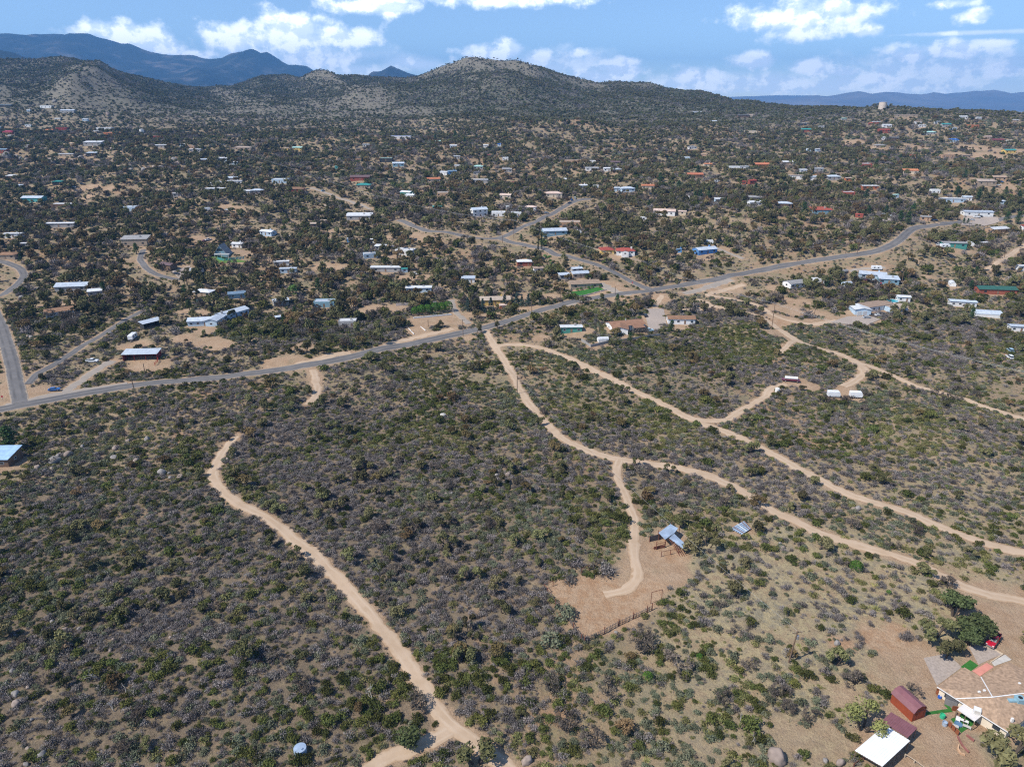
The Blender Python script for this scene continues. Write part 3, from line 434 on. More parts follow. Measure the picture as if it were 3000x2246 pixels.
 (-257.5, 709.8, 0, 7.2, 3.9, 3.2, 's', 'w', 'g', 1, 'shed', 'shed', 'small white-roofed grey lean-to shed, above the A-frame'),
 (-167.6, 1129.2, 0, 31.2, 9.5, 3.2, 'f', 'bl', 'w', 0, 'flat_roofed_house', 'house', 'long hall with bright blue roof and white columns below the hill'),
 (-153.0, 904.2, 0, 15.5, 9.3, 3.2, 'f', 'mt', 'd', 0, 'flat_roofed_house', 'house', 'dark two-storey block with teal trim'),
 (-135.8, 885.9, 5, 13.6, 7.9, 3.2, 'g', 'lg', 'sb', 0, 'house', 'house', 'light grey metal-roofed steel blue gabled house, below the long blue-roofed hall'),
 (-160.7, 780.5, 4, 20.5, 9.5, 3.2, 'g', 'pp', 'r', 1, 'house', 'house', 'long red house with purple roof and white garage door'),
 (-77.8, 850.7, -30, 9.3, 5.4, 3.2, 'g', 'w', 'w', 0, 'house', 'house', 'white gabled house beside blue wing'),
 (-69.1, 850.9, 20, 9.8, 5.7, 3.2, 'g', 'sl', 'bl', 0, 'house', 'house', 'small slate blue-roofed blue gabled house, right of the white and blue gables'),
 (-86.9, 812.7, 12, 14.1, 8.2, 3.2, 'g', 'or', 'c', 0, 'house', 'house', 'orange tile-roofed cream gabled house, left of the white and blue gables'),
 (-106.3, 738.2, -28, 11.7, 6.8, 3.2, 'g', 'w', 'gn', 1, 'house', 'house', 'teal gabled house with white metal roof'),
 (-99.1, 714.9, -28, 9.1, 5.3, 3.2, 'g', 'w', 'w', 1, 'house', 'house', 'small white-roofed white gabled house, left of the small teal roof'),
 (-152.3, 753.3, 0, 13.8, 8.0, 3.2, 'h', 'tl', 't', 1, 'hipped_house', 'house', 'teal-roofed tan hip-roofed house, left of the small teal roof'),
 (-67.2, 648.9, 10, 7.5, 4.4, 3.2, 'h', 'tl', 'd', 1, 'hipped_house', 'house', 'small teal-roofed cabin among brown oaks'),
 (-34.1, 812.6, 0, 23.0, 5.5, 3.2, 't', 'w', 'g', 0, 'trailer_home', 'trailer home', 'long white-roofed grey trailer home, right of the white and blue gables'),
 (-40.4, 892.7, 0, 10.5, 6.1, 3.2, 'h', 'mt', 'w', 0, 'hipped_house', 'house', 'small mint green-roofed white hip-roofed house, right of the white and blue gables'),
 (-67.1, 707.7, 0, 11.0, 6.6, 3.2, 'f', 'w', 'ad', 1, 'flat_roofed_house', 'house', 'small adobe flat-roofed house, above the small teal roof'),
 (-29.2, 634.1, 24, 13.6, 7.9, 5.8, 'o', 'lg', 'w', 1, 'two_storey_house', 'house', 'white two-storey house with grey gable by the street'),
 (-11.8, 628.4, 0, 11.9, 7.1, 3.2, 'f', 'w', 'w', 1, 'flat_roofed_house', 'house', 'small white flat-roofed house, right of the small teal roof'),
 (-79.2, 1008.5, 0, 9.0, 5.2, 3.2, 'g', 'w', 'lb', 0, 'house', 'house', 'small white-roofed pale blue gabled house, above the white and blue gables'),
 (-105.5, 1065.7, 0, 7.6, 4.4, 3.2, 'g', 'mt', 'g', 0, 'house', 'house', 'small mint green-roofed grey gabled house, right of the long blue-roofed hall'),
 (-8.4, 940.3, 0, 7.6, 4.6, 3.2, 'f', 'w', 'w', 0, 'flat_roofed_house', 'house', 'small white flat-roofed house, right of the white and blue gables'),
 (-32.4, 958.4, 0, 8.6, 5.0, 3.2, 'g', 'mr', 'b', 0, 'house', 'house', 'small maroon-roofed brown gabled house, right of the white and blue gables'),
 (-5.8, 870.0, 0, 11.0, 6.1, 3.2, 's', 'g', 'g', 0, 'shed', 'shed', 'small grey-roofed grey lean-to shed, right of the white and blue gables'),
 (-40.3, 845.3, 0, 7.7, 4.5, 3.2, 'h', 'dg', 'g', 0, 'hipped_house', 'house', 'small dark grey-roofed grey hip-roofed house, right of the white and blue gables'),
 (-17.7, 1042.0, 0, 4.7, 2.7, 2.7, 'g', 'bl', 'lb', 0, 'house', 'house', 'tiny bright blue-roofed pale blue gabled house, right of the white and blue gables'),
 (-69.5, 938.9, 0, 7.6, 3.2, 3.2, 't', 'w', 'g', 0, 'trailer_home', 'trailer home', 'small white-roofed grey trailer home, above the white and blue gables'),
 (-5.7, 678.3, -15, 10.3, 5.9, 3.2, 'g', 'pk', 'c', 1, 'house', 'house', 'small cream pink-roofed cream gabled house, right of the white and blue gables'),
 (-135.0, 640.4, 4, 22.1, 5.5, 3.2, 't', 'w', 't', 1, 'trailer_home', 'trailer home', 'long white-roofed house above the gravel lane'),
 (-203.3, 1040.9, 0, 9.3, 3.3, 3.2, 't', 'w', 'w', 0, 'trailer_home', 'trailer home', 'small white-roofed white trailer home, left of the long blue-roofed hall'),
 (-187.5, 907.1, 0, 6.6, 3.8, 2.7, 'g', 'br', 'c', 0, 'house', 'house', 'tiny brown-roofed cream gabled house, left of the long blue-roofed hall'),
 (-229.9, 1027.1, 0, 5.5, 3.1, 2.7, 's', 'mt', 'g', 0, 'shed', 'shed', 'tiny mint green-roofed grey lean-to shed, left of the long blue-roofed hall'),
 (-36.3, 1037.8, 0, 6.5, 3.8, 2.7, 'g', 'w', 'w', 0, 'house', 'house', 'tiny white-roofed white gabled house, right of the white and blue gables'),
 (-66.0, 893.6, 0, 6.5, 3.6, 2.7, 's', 'w', 'c', 0, 'shed', 'shed', 'tiny white-roofed cream lean-to shed, right of the white and blue gables'),
 (-3.9, 650.4, 0, 3.6, 2.2, 2.7, 'f', 'w', 'w', 1, 'flat_roofed_house', 'house', 'tiny white flat-roofed house, right of the small teal roof'),
 (-134.0, 635.2, 3, 21.7, 9.5, 3.2, 's', 'w', 'g', 1, 'shed', 'shed', 'long white metal roof right of the yellow oak'),
 (-163.0, 594.5, 0, 6.7, 4, 4.6, 'o', 'tn', 'b', 1, 'two_storey_house', 'house', 'tall narrow brown house with tan gable'),
 (-162.4, 621.7, -20, 5.4, 3.2, 2.4, 'g', 'tn', 't', 1, 'house', 'house', 'tiny tan-roofed tan gabled house, left of the long white trailer home'),
 (-102.1, 509.5, 18, 9.9, 5.9, 2.9, 'f', 'w', 'lb', 1, 'flat_roofed_house', 'house', 'pale blue flat-roofed house left of the rock pile'),
 (-78.3, 521.4, -15, 13.6, 8.1, 2.9, 'f', 'w', 'w', 1, 'flat_roofed_house', 'house', 'white flat-roofed house right of the rock pile'),
 (-97.8, 528.8, -10, 8.0, 4.4, 2.9, 's', 'w', 'g', 1, 'shed', 'shed', 'small white-roofed grey lean-to shed, above the long white trailer home'),
 (-86.3, 481.2, 0, 20.2, 5.5, 2.9, 't', 'w', 'g', 1, 'trailer_home', 'trailer home', 'long white trailer home with dark skirting'),
 (-73.1, 476.5, 10, 4.1, 2.4, 2.4, 'g', 'tl', 'lb', 1, 'house', 'house', 'teal-roofed shed at the end of the trailer home'),
 (-58.5, 436.3, 3, 15.7, 5.5, 2.9, 't', 'w', 'lb', 1, 'trailer_home', 'trailer home', 'pale blue trailer home above the white wall'),
 (-196.3, 575.7, -22, 11.3, 6.6, 2.9, 'g', 'w', 'lb', 1, 'house', 'house', 'white-roofed pale blue gabled house, right of the A-frame'),
 (-126.3, 554.3, 0, 3.8, 2.2, 2.4, 's', 'lg', 'bl', 1, 'shed', 'shed', 'tiny light grey metal-roofed blue lean-to shed, left of the long white trailer home'),
 (-106.6, 545.1, 0, 3.5, 2.2, 2.4, 'g', 'w', 'w', 1, 'house', 'house', 'tiny white-roofed white gabled house, above the long white trailer home'),
 (-28.3, 452.0, 0, 8.2, 4.5, 2.9, 's', 'lg', 'w', 1, 'shed', 'shed', 'small light grey metal-roofed white lean-to shed, above the clipped hedge row'),
 (-162.4, 495.9, 10, 10.1, 3.5, 2.9, 't', 'w', 'w', 1, 'trailer_home', 'trailer home', 'small white-roofed white trailer home, right of the A-frame'),
 (-152.0, 476.9, 5, 10.7, 3.8, 2.9, 't', 'lg', 'lb', 1, 'trailer_home', 'trailer home', 'small light grey metal-roofed pale blue trailer home, right of the A-frame'),
 (-40.4, 890.4, 0, 10.4, 6.0, 3.2, 'h', 'mt', 'g', 0, 'hipped_house', 'house', 'small mint green-roofed grey hip-roofed house, right of the white and blue gables'),
 (-90.0, 373.8, 4, 9.4, 5.6, 2.9, 'f', 'w', 'g', 2, 'flat_roofed_house', 'house', 'white flat-roofed cabin alone above the main road'),
 (-111.3, 410.0, 3, 12.0, 7.2, 2.9, 'f', 'lg', 'sb', 2, 'flat_roofed_house', 'house', 'steel blue flat-roofed house, left of the long white trailer home'),
 (-138.4, 412.0, 28, 8.6, 5.0, 2.9, 'g', 'lg', 'g', 2, 'house', 'house', 'small light grey metal-roofed grey gabled house, right of the grey L-shaped house'),
 (-10.3, 415.5, 6, 17.7, 8, 2.9, 'g', 'tn', 'y', 2, 'house', 'house', 'large tan-roofed house behind the spruces'),
 (-5.2, 405.1, 10, 4.4, 2.4, 2.4, 's', 'pk', 'or', 2, 'shed', 'shed', 'tiny cream pink-roofed orange lean-to shed, right of the clipped hedge row'),
 (-130.1, 380.3, 30, 3.1, 2.2, 2.4, 's', 'lg', 'b', 2, 'shed', 'shed', 'tiny light grey metal-roofed brown lean-to shed, right of the grey L-shaped house'),
 (140.2, 515.3, 22, 16.2, 8, 2.9, 'g', 'lg', 'bl', 1, 'house', 'house', 'bright blue house with pale grey gable roof'),
 (122.2, 518.5, 0, 3.7, 2.2, 2.4, 'g', 'sl', 'bl', 1, 'house', 'house', 'tiny blue shed left of the bright blue house'),
 (32.8, 557.9, 10, 18.6, 9.5, 2.9, 'g', 'lg', 'sb', 1, 'house', 'house', 'long pale metal-roofed house with dark walls near the street'),
 (132.7, 628.5, -16, 18.3, 9, 3.2, 'g', 'pk', 'w', 1, 'house', 'house', 'cream house with wide pink gable roof'),
 (147.8, 626.6, -16, 6.3, 3.6, 2.7, 'g', 'pk', 'c', 1, 'house', 'house', 'small cream pink-roofed cream gabled house, right of the cream house'),
 (46.1, 587.5, 0, 19.9, 9.5, 2.9, 'f', 'tn', 'ad', 1, 'flat_roofed_house', 'house', 'flat adobe house with tan parapets'),
 (16.7, 641.8, -15, 9.6, 5.6, 3.2, 'h', 'pk', 'w', 1, 'hipped_house', 'house', 'small cream pink-roofed white hip-roofed house, right of the small teal roof'),
 (3.5, 621.5, 0, 8.9, 5.4, 2.9, 'f', 'w', 'w', 1, 'flat_roofed_house', 'house', 'small white flat-roofed house, left of the red-roofed house'),
 (111.1, 608.4, 0, 4.9, 2.9, 2.4, 'f', 'w', 'w', 1, 'flat_roofed_house', 'house', 'tiny white flat-roofed house, left of the cream house'),
 (39.3, 690.0, 0, 15.8, 9.2, 3.2, 'h', 'pk', 'c', 1, 'hipped_house', 'house', 'cream pink-roofed cream hip-roofed house, above the red-roofed house'),
 (116.5, 739.1, 10, 13.7, 8.0, 3.2, 'h', 'lg', 'lb', 1, 'hipped_house', 'house', 'light grey metal-roofed pale blue hip-roofed house, left of the cream house'),
 (104.9, 743.2, 0, 9.4, 5.2, 3.2, 's', 'lg', 'lb', 1, 'shed', 'shed', 'small light grey metal-roofed pale blue lean-to shed, left of the cream house'),
 (140.6, 759.9, 0, 12.8, 7.4, 3.2, 'g', 'or', 'c', 1, 'house', 'house', 'orange tile-roofed cream gabled house, above the cream house'),
 (73.4, 762.1, 15, 8.8, 5.1, 3.2, 'g', 'w', 'w', 1, 'house', 'house', 'small white-roofed white gabled house, left of the cream house'),
 (87.2, 762.1, 0, 5.4, 3.1, 2.7, 'g', 'w', 'w', 1, 'house', 'house', 'tiny white-roofed white gabled house, left of the cream house'),
 (56.1, 841.8, 10, 11.6, 6.7, 3.2, 'g', 'w', 'c', 0, 'house', 'house', 'white-roofed cream gabled house, right of the white and blue gables'),
 (2.9, 810.4, 0, 7.0, 4.1, 3.2, 'h', 'mr', 'r', 0, 'hipped_house', 'house', 'small maroon-roofed red brick hip-roofed house, right of the white and blue gables'),
 (94.8, 876.1, 0, 15.1, 5.3, 3.2, 't', 'w', 'w', 0, 'trailer_home', 'trailer home', 'white-roofed white trailer home, left of the cream house'),
 (109.7, 852.5, 0, 8.0, 4.6, 3.2, 'g', 'w', 'w', 0, 'house', 'house', 'small white-roofed white gabled house, above the red-roofed house'),
 (76.5, 927.5, 0, 20.9, 9.5, 3.2, 'f', 'tn', 'ad', 0, 'flat_roofed_house', 'house', 'long adobe flat-roofed house, left of the cream house'),
 (97.4, 935.2, 0, 15.7, 9.4, 3.2, 'f', 'w', 'w', 0, 'flat_roofed_house', 'house', 'white flat-roofed house, left of the cream house'),
 (128.7, 924.2, 0, 11.5, 6.7, 3.2, 'g', 'pp', 'b', 0, 'house', 'house', 'small purple brown-roofed brown gabled house, above the cream house'),
 (168.9, 700.4, -20, 3.9, 2.3, 2.7, 'g', 'w', 'w', 1, 'house', 'house', 'tiny white-roofed white gabled house, right of the cream house'),
 (191.7, 672.9, 0, 8.0, 4.4, 3.2, 's', 'w', 'lb', 1, 'shed', 'shed', 'small white-roofed pale blue lean-to shed, left of the twin red roofs'),
 (213.2, 638.1, 6, 11.0, 6.4, 3.2, 'g', 'w', 'w', 1, 'house', 'house', 'white metal-roofed house at the knoll foot'),
 (224.1, 680.0, 0, 12.9, 7.5, 3.2, 'h', 'g', 'g', 1, 'hipped_house', 'house', 'grey-roofed grey hip-roofed house, below the twin red roofs'),
 (202.4, 816.0, 0, 16.9, 9.5, 3.2, 'g', 'or', 'b', 0, 'house', 'house', 'orange tile-roofed brown gabled house, left of the twin red roofs'),
 (249.9, 764.1, 15, 7.8, 4.5, 3.2, 'g', 'rd', 'r', 1, 'house', 'house', 'small red-roofed red brick gabled house, below the twin red roofs'),
 (241.2, 762.7, -10, 3.9, 2.2, 2.7, 'g', 'rd', 'r', 1, 'house', 'house', 'tiny red-roofed red brick gabled house, left of the twin red roofs'),
 (248.3, 828.1, 0, 12.3, 7.4, 3.2, 'f', 'w', 'w', 0, 'flat_roofed_house', 'house', 'white flat-roofed house, above the twin red roofs'),
 (260.0, 828.5, 0, 9.7, 3.4, 3.2, 't', 'w', 'w', 0, 'trailer_home', 'trailer home', 'small white-roofed white trailer home, above the twin red roofs'),
 (226.5, 978.1, 0, 13.7, 4.8, 3.2, 't', 'w', 'c', 0, 'trailer_home', 'trailer home', 'white-roofed cream trailer home, left of the twin red roofs'),
 (119.3, 839.6, 0, 9.2, 5.1, 3.2, 's', 'lg', 'b', 0, 'shed', 'shed', 'small light grey metal-roofed brown lean-to shed, above the cream house'),
 (228.9, 866.3, 0, 8.8, 5.1, 3.2, 'g', 'or', 'c', 0, 'house', 'house', 'small orange tile-roofed cream gabled house, left of the twin red roofs'),
 (288.1, 856.3, 0, 16.9, 9.5, 3.2, 'g', 'or', 'or', 0, 'house', 'house', 'orange tile-roofed orange gabled house, above the twin red roofs'),
 (43.4, 472.6, 14, 7.0, 4.1, 2.4, 'g', 'lg', 'g', 1, 'house', 'house', 'small grey gabled shed behind the tan house'),
 (44.5, 461.8, 14, 11.1, 6.4, 2.9, 'g', 'lg', 't', 1, 'house', 'house', 'tan outbuilding with pale metal roof'),
 (45.9, 446.5, 10, 19.1, 9, 2.9, 'g', 'bw', 't', 1, 'house', 'house', 'tan house with brown gable roof and round bushes'),
 (34.2, 459.3, 14, 7.0, 3.9, 2.9, 's', 'lg', 'g', 1, 'shed', 'shed', 'small light grey metal-roofed grey lean-to shed, left of the red-roofed house'),
 (8.5, 487.0, 5, 9.9, 5.7, 2.9, 'h', 'w', 'r', 1, 'hipped_house', 'house', 'small white-roofed red brick hip-roofed house, left of the red-roofed house'),
 (17.7, 472.9, 12, 6.6, 3.6, 2.4, 's', 'bw', 'w', 1, 'shed', 'shed', 'small weathered brown-roofed white lean-to shed, left of the red-roofed house'),
 (93.6, 378.5, -3, 14.7, 6.5, 2.9, 'g', 'br', 'w', 2, 'house', 'house', 'white house on stilts with brown roof'),
 (31.5, 362.5, 3, 11.3, 4.2, 2.9, 't', 'w', 'gn', 2, 'trailer_home', 'trailer home', 'dark green trailer with white roof on the dirt pad'),
 (46.6, 346.5, 12, 5.3, 2.7, 2.4, 'q', 'w', 'w', 2, 'arched_shed', 'shed', 'small white arched shed beside the block wall'),
 (319.5, 514.8, -8, 16.2, 7, 2.9, 't', 'g', 'gn', 1, 'trailer_home', 'trailer home', 'green trailer home with tan trim and grey roof'),
 (340.3, 528.0, 80, 6.8, 3.4, 2.4, 'q', 'w', 'w', 1, 'arched_shed', 'shed', 'tiny white-roofed white arched metal shed, right of the green trailer home'),
 (355.0, 535.2, 0, 6.5, 3.2, 2.4, 't', 'w', 'w', 1, 'trailer_home', 'trailer home', 'tiny white-roofed white trailer home, right of the green trailer home'),
 (397.9, 587.3, 18, 16.8, 8, 2.9, 'g', 'w', 'ad', 1, 'house', 'house', 'brown house with bright white roof at right'),
 (409.5, 636.2, -6, 23.9, 8, 3.2, 't', 'lg', 'w', 1, 'trailer_home', 'trailer home', 'long silver-roofed motel-like building behind parked cars'),
 (268.0, 627.7, 0, 17.0, 9.3, 3.2, 's', 'rd', 'sb', 1, 'shed', 'shed', 'long low red roof above blue walls'),
 (235.4, 628.3, -10, 12.4, 7.2, 3.2, 'h', 'lg', 'b', 1, 'hipped_house', 'house', 'light grey metal-roofed brown hip-roofed house, left of the long red roof'),
 (346.4, 603.8, -20, 7.6, 4.4, 2.9, 'g', 'g', 'ad', 1, 'house', 'house', 'small grey-roofed adobe gabled house, above the green trailer home'),
 (238.4, 462.5, -20, 16.0, 8, 2.9, 'g', 'lg', 'lb', 1, 'house', 'house', 'pale blue house with silver roof and open front'),
 (244.4, 453.0, -15, 11.8, 7, 2.9, 's', 'lg', 'sb', 1, 'shed', 'shed', 'silver carport roof joined to the pale blue house'),
 (180.3, 445.3, 20, 11.1, 8, 2.9, 'g', 'g', 'w', 1, 'house', 'house', 'white house with blue-framed windows and dark roof'),
 (198.9, 453.1, 0, 7.6, 4.5, 2.9, 'f', 'w', 'w', 1, 'flat_roofed_house', 'house', 'small white flat-roofed house, left of the blue garage'),
 (223.9, 473.2, 30, 6.1, 3.1, 2.4, 'q', 'g', 'd', 1, 'arched_shed', 'shed', 'tiny grey-roofed dark arched metal shed, above the blue garage'),
 (217.2, 451.5, 20, 6.2, 3.1, 2.4, 'q', 'lg', 'lb', 1, 'arched_shed', 'shed', 'tiny light grey metal-roofed pale blue arched metal shed, above the blue garage'),
 (282.4, 446.4, 70, 6.7, 3.4, 2.4, 'q', 'w', 'w', 1, 'arched_shed', 'shed', 'small white arched shed on bare ground at right'),
 (299.9, 430.7, -6, 22.1, 8, 2.9, 'g', 'gn', 'r', 1, 'house', 'house', 'long brick house with dark green roof at right'),
 (424.8, 701.5, -6, 22.9, 5.5, 3.2, 't', 'w', 'lb', 1, 'trailer_home', 'trailer home', 'long white-roofed pale blue trailer home, left of the long silver motel roof'),
 (440.3, 704.9, -10, 8.2, 4.8, 3.2, 'g', 'lg', 'w', 1, 'house', 'house', 'small light grey metal-roofed white gabled house, above the long silver motel roof'),
 (475.8, 738.1, -2, 18.4, 9.5, 3.2, 's', 'tn', 't', 1, 'shed', 'shed', 'long tan porch house on the right hillside'),
 (501.3, 757.8, -10, 12.8, 7.4, 3.2, 'o', 'bw', 'ad', 1, 'two_storey_house', 'house', 'weathered brown-roofed adobe two-storey house, right of the tan porch house'),
 (328.2, 712.1, -10, 11.1, 6.6, 3.2, 'f', 'w', 'r', 1, 'flat_roofed_house', 'house', 'red brick flat-roofed house, right of the long red roof'),
 (362.0, 741.7, 0, 16.4, 5.5, 3.2, 't', 'w', 'or', 1, 'trailer_home', 'trailer home', 'white-roofed orange trailer home, left of the orange tiled villa'),
 (345.9, 792.8, 0, 13.9, 8.1, 3.2, 'h', 'lg', 'g', 0, 'hipped_house', 'house', 'light grey metal-roofed grey hip-roofed house, above the long red roof'),
 (323.4, 792.0, 0, 8.3, 4.8, 3.2, 'g', 'lg', 'w', 0, 'house', 'house', 'small light grey metal-roofed white gabled house, above the long red roof'),
 (306.5, 795.7, -10, 15.2, 5.3, 3.2, 't', 'tn', 'w', 0, 'trailer_home', 'trailer home', 'tan-roofed white trailer home, right of the twin red roofs'),
 (319.3, 859.9, 0, 11.4, 6.6, 3.2, 'g', 'w', 't', 0, 'house', 'house', 'small white-roofed tan gabled house, right of the twin red roofs'),
 (429.2, 798.0, -8, 16.5, 9.5, 3.2, 'g', 'or', 'c', 0, 'house', 'house', 'orange tile-roofed cream villa on the right slope'),
 (320.2, 811.9, 0, 7.6, 4.2, 3.2, 's', 'w', 'w', 0, 'shed', 'shed', 'small white-roofed white lean-to shed, right of the twin red roofs'),
 (336.5, 816.3, 0, 14.0, 4.9, 3.2, 't', 'w', 'g', 0, 'trailer_home', 'trailer home', 'white-roofed grey trailer home, above the long red roof'),
 (414.7, 869.4, 0, 12.5, 7.5, 3.2, 'f', 'w', 'r', 0, 'flat_roofed_house', 'house', 'red brick flat-roofed house, left of the orange tiled villa'),
 (422.0, 728.9, 0, 8.3, 5.0, 3.2, 'f', 'w', 'w', 1, 'flat_roofed_house', 'house', 'small white flat-roofed house, below the orange tile roof'),
 (290.8, 603.6, -35, 6.0, 3.5, 2.4, 'g', 'rd', 'r', 1, 'house', 'house', 'tiny red-roofed red brick gabled house, right of the long red roof'),
 (357.7, 781.4, 0, 7.4, 4.3, 3.2, 'g', 'tn', 'or', 1, 'house', 'house', 'small tan-roofed orange gabled house, above the long red roof'),
 (378.8, 720.0, 10, 5.5, 3.2, 2.7, 'g', 'mt', 'lb', 1, 'house', 'house', 'tiny mint green-roofed pale blue gabled house, below the orange tiled villa'),
 (465.7, 691.2, -10, 6.3, 3.6, 2.7, 'g', 'lg', 'lb', 1, 'house', 'house', 'tiny light grey metal-roofed pale blue gabled house, right of the long silver motel roof'),
 (345.5, 474.0, 5, 9.1, 3.2, 2.9, 't', 'w', 'w', 1, 'trailer_home', 'trailer home', 'small white-roofed white trailer home, right of the green trailer home'),
 (429.8, 599.2, 0, 6.8, 3.7, 2.4, 's', 'rd', 'w', 1, 'shed', 'shed', 'tiny red-roofed white lean-to shed, right of the long silver motel roof'),
 (236.9, 418.2, -12, 7.1, 4.1, 2.9, 'g', 'w', 'w', 2, 'house', 'house', 'small white outbuilding beside the swimming pool'),
 (269.3, 411.9, -14, 14.1, 4.9, 2.9, 't', 'lg', 'w', 2, 'trailer_home', 'trailer home', 'left half of the long silver trailer roofs'),
 (272.9, 393.9, -14, 14.0, 7.0, 2.9, 'q', 'lg', 'w', 2, 'arched_shed', 'shed', 'right half of the long silver trailer roofs with arched end'),
 (274.0, 366.3, -10, 11.0, 3.9, 2.9, 't', 'lg', 'w', 2, 'trailer_home', 'trailer home', 'small light grey metal-roofed white trailer home, below the green trailer home'),
 (475.1, 1219.7, 3, 15.8, 9.2, 3.2, 'g', 'tl', 'r', 0, 'house', 'house', 'brick house with big teal roof high on the far right'),
 (320.2, 861.3, 0, 12.0, 7.2, 3.2, 'f', 'w', 'w', 0, 'flat_roofed_house', 'house', 'small white flat-roofed house, right of the twin red roofs'),
 (391.1, 1235.7, 0, 20.4, 9.5, 3.2, 'f', 'w', 'c', 0, 'flat_roofed_house', 'house', 'long cream flat-roofed house, left of the teal-roofed house on the ridge'),
 (358.3, 1345.6, 0, 10.7, 6.2, 3.2, 'g', 'lg', 'y', 0, 'house', 'house', 'small light grey metal-roofed yellow gabled house, left of the teal-roofed house on the ridge'),
 (254.8, 1056.5, 8, 11.0, 6.4, 3.2, 'h', 'g', 'w', 0, 'hipped_house', 'house', 'small grey-roofed white hip-roofed house, left of the twin red roofs'),
 (520.7, 1266.1, 0, 12.8, 4.5, 3.2, 't', 'w', 'w', 0, 'trailer_home', 'trailer home', 'white-roofed white trailer home, right of the teal-roofed house on the ridge'),
 (228.9, 977.8, 0, 9.7, 5.8, 3.2, 'f', 'w', 'lb', 0, 'flat_roofed_house', 'house', 'small pale blue flat-roofed house, left of the twin red roofs'),
 (441.8, 1450.3, 0, 22.3, 9.5, 3.2, 'g', 'dg', 'b', 0, 'house', 'house', 'long dark grey-roofed brown gabled house, left of the teal-roofed house on the ridge'),
 (372.3, 1530.0, 0, 18.9, 5.5, 3.2, 't', 'w', 'w', 0, 'trailer_home', 'trailer home', 'long white-roofed white trailer home, left of the teal-roofed house on the ridge'),
 (258.5, 1001.3, -30, 8.6, 5.0, 3.2, 'g', 'bw', 'ad', 0, 'house', 'house', 'small weathered brown-roofed adobe gabled house, left of the twin red roofs'),
 (506.3, 1313.1, 0, 10.5, 3.7, 3.2, 't', 'w', 'd', 0, 'trailer_home', 'trailer home', 'small white-roofed dark trailer home, above the teal-roofed house on the ridge'),
 (458.8, 1458.9, 0, 7.7, 4.5, 3.2, 'g', 'pk', 'c', 0, 'house', 'house', 'small cream pink-roofed cream gabled house, left of the teal-roofed house on the ridge'),
 (589.6, 1346.4, 0, 8.3, 4.8, 3.2, 'g', 'mt', 'g', 0, 'house', 'house', 'small mint green-roofed grey gabled house, right of the teal-roofed house on the ridge'),
 (394.7, 993.2, 0, 5.4, 2.9, 2.7, 's', 'w', 'lb', 0, 'shed', 'shed', 'tiny white-roofed pale blue lean-to shed, below the teal-roofed house on the ridge'),
 (404.0, 986.5, 0, 6.2, 3.4, 2.7, 's', 'w', 'lb', 0, 'shed', 'shed', 'tiny white-roofed pale blue lean-to shed, right of the twin red roofs'),
 (604.3, 1255.8, 0, 13.4, 4.7, 3.2, 't', 'w', 'r', 0, 'trailer_home', 'trailer home', 'white-roofed red brick trailer home, below the big water tank'),
 (594.7, 1253.4, 0, 6.2, 3.6, 2.7, 'g', 'rd', 'r', 0, 'house', 'house', 'tiny red-roofed red brick gabled house, below the big water tank'),
 (607.7, 1225.1, 0, 13.7, 7.9, 3.2, 'g', 'w', 'w', 0, 'house', 'house', 'white-roofed white gabled house, below the big water tank'),
 (581.2, 1178.5, 0, 16.8, 9.5, 3.2, 'g', 'rd', 'r', 0, 'house', 'house', 'red-roofed red brick gabled house, below the big water tank'),
 (552.2, 1114.1, 0, 8.0, 4.6, 3.2, 'g', 'w', 'w', 0, 'house', 'house', 'small white-roofed white gabled house, below the big water tank'),
 (565.3, 1114.9, 0, 16.9, 9.5, 3.2, 'g', 'dg', 'b', 0, 'house', 'house', 'dark grey-roofed brown gabled house, below the big water tank'),
 (515.5, 1048.2, 5, 14.7, 8.5, 3.2, 'h', 'g', 't', 0, 'hipped_house', 'house', 'grey-roofed tan hip-roofed house, above the orange tiled villa'),
 (642.1, 1155.8, 0, 15.4, 8.9, 3.2, 'h', 'mt', 'g', 0, 'hipped_house', 'house', 'mint green-roofed grey hip-roofed house, right of the big water tank'),
 (684.5, 1192.3, 0, 14.2, 8.2, 3.2, 'g', 'tl', 'g', 0, 'house', 'house', 'teal-roofed grey gabled house, right of the big water tank'),
 (647.2, 1099.3, 0, 12.2, 7.1, 3.2, 'g', 'bl', 'lb', 0, 'house', 'house', 'bright blue-roofed pale blue gabled house, right of the orange tile roof'),
 (652.2, 1200.6, 0, 11.7, 4.1, 3.2, 't', 'w', 'w', 0, 'trailer_home', 'trailer home', 'small white-roofed white trailer home, right of the big water tank'),
 (688.8, 1177.3, 0, 10.5, 3.7, 3.2, 't', 'w', 'lb', 0, 'trailer_home', 'trailer home', 'small white-roofed pale blue trailer home, right of the big water tank'),
 (745.2, 1253.8, 0, 13.3, 7.7, 3.2, 'g', 'w', 'w', 0, 'house', 'house', 'white-roofed white gabled house, right of the big water tank'),
 (765.2, 1243.3, 0, 8.1, 4.7, 3.2, 'g', 'w', 'w', 0, 'house', 'house', 'small white-roofed white gabled house, right of the big water tank'),
 (811.3, 1223.5, 0, 14.3, 5.0, 3.2, 't', 'w', 't', 0, 'trailer_home', 'trailer home', 'white-roofed tan trailer home, above the tan porch house'),
 (669.7, 1004.9, 4, 15.1, 8.8, 3.2, 'g', 'tl', 'y', 0, 'house', 'house', 'yellow house with teal roof on the bare right hillside'),
 (713.6, 1102.6, 0, 16.1, 9.4, 3.2, 'g', 'mr', 'b', 0, 'house', 'house', 'maroon-roofed brown gabled house, above the tan porch house'),
 (707.1, 1116.0, 0, 10.4, 6.0, 3.2, 'g', 'pk', 't', 0, 'house', 'house', 'small cream pink-roofed tan gabled house, above the tan porch house'),
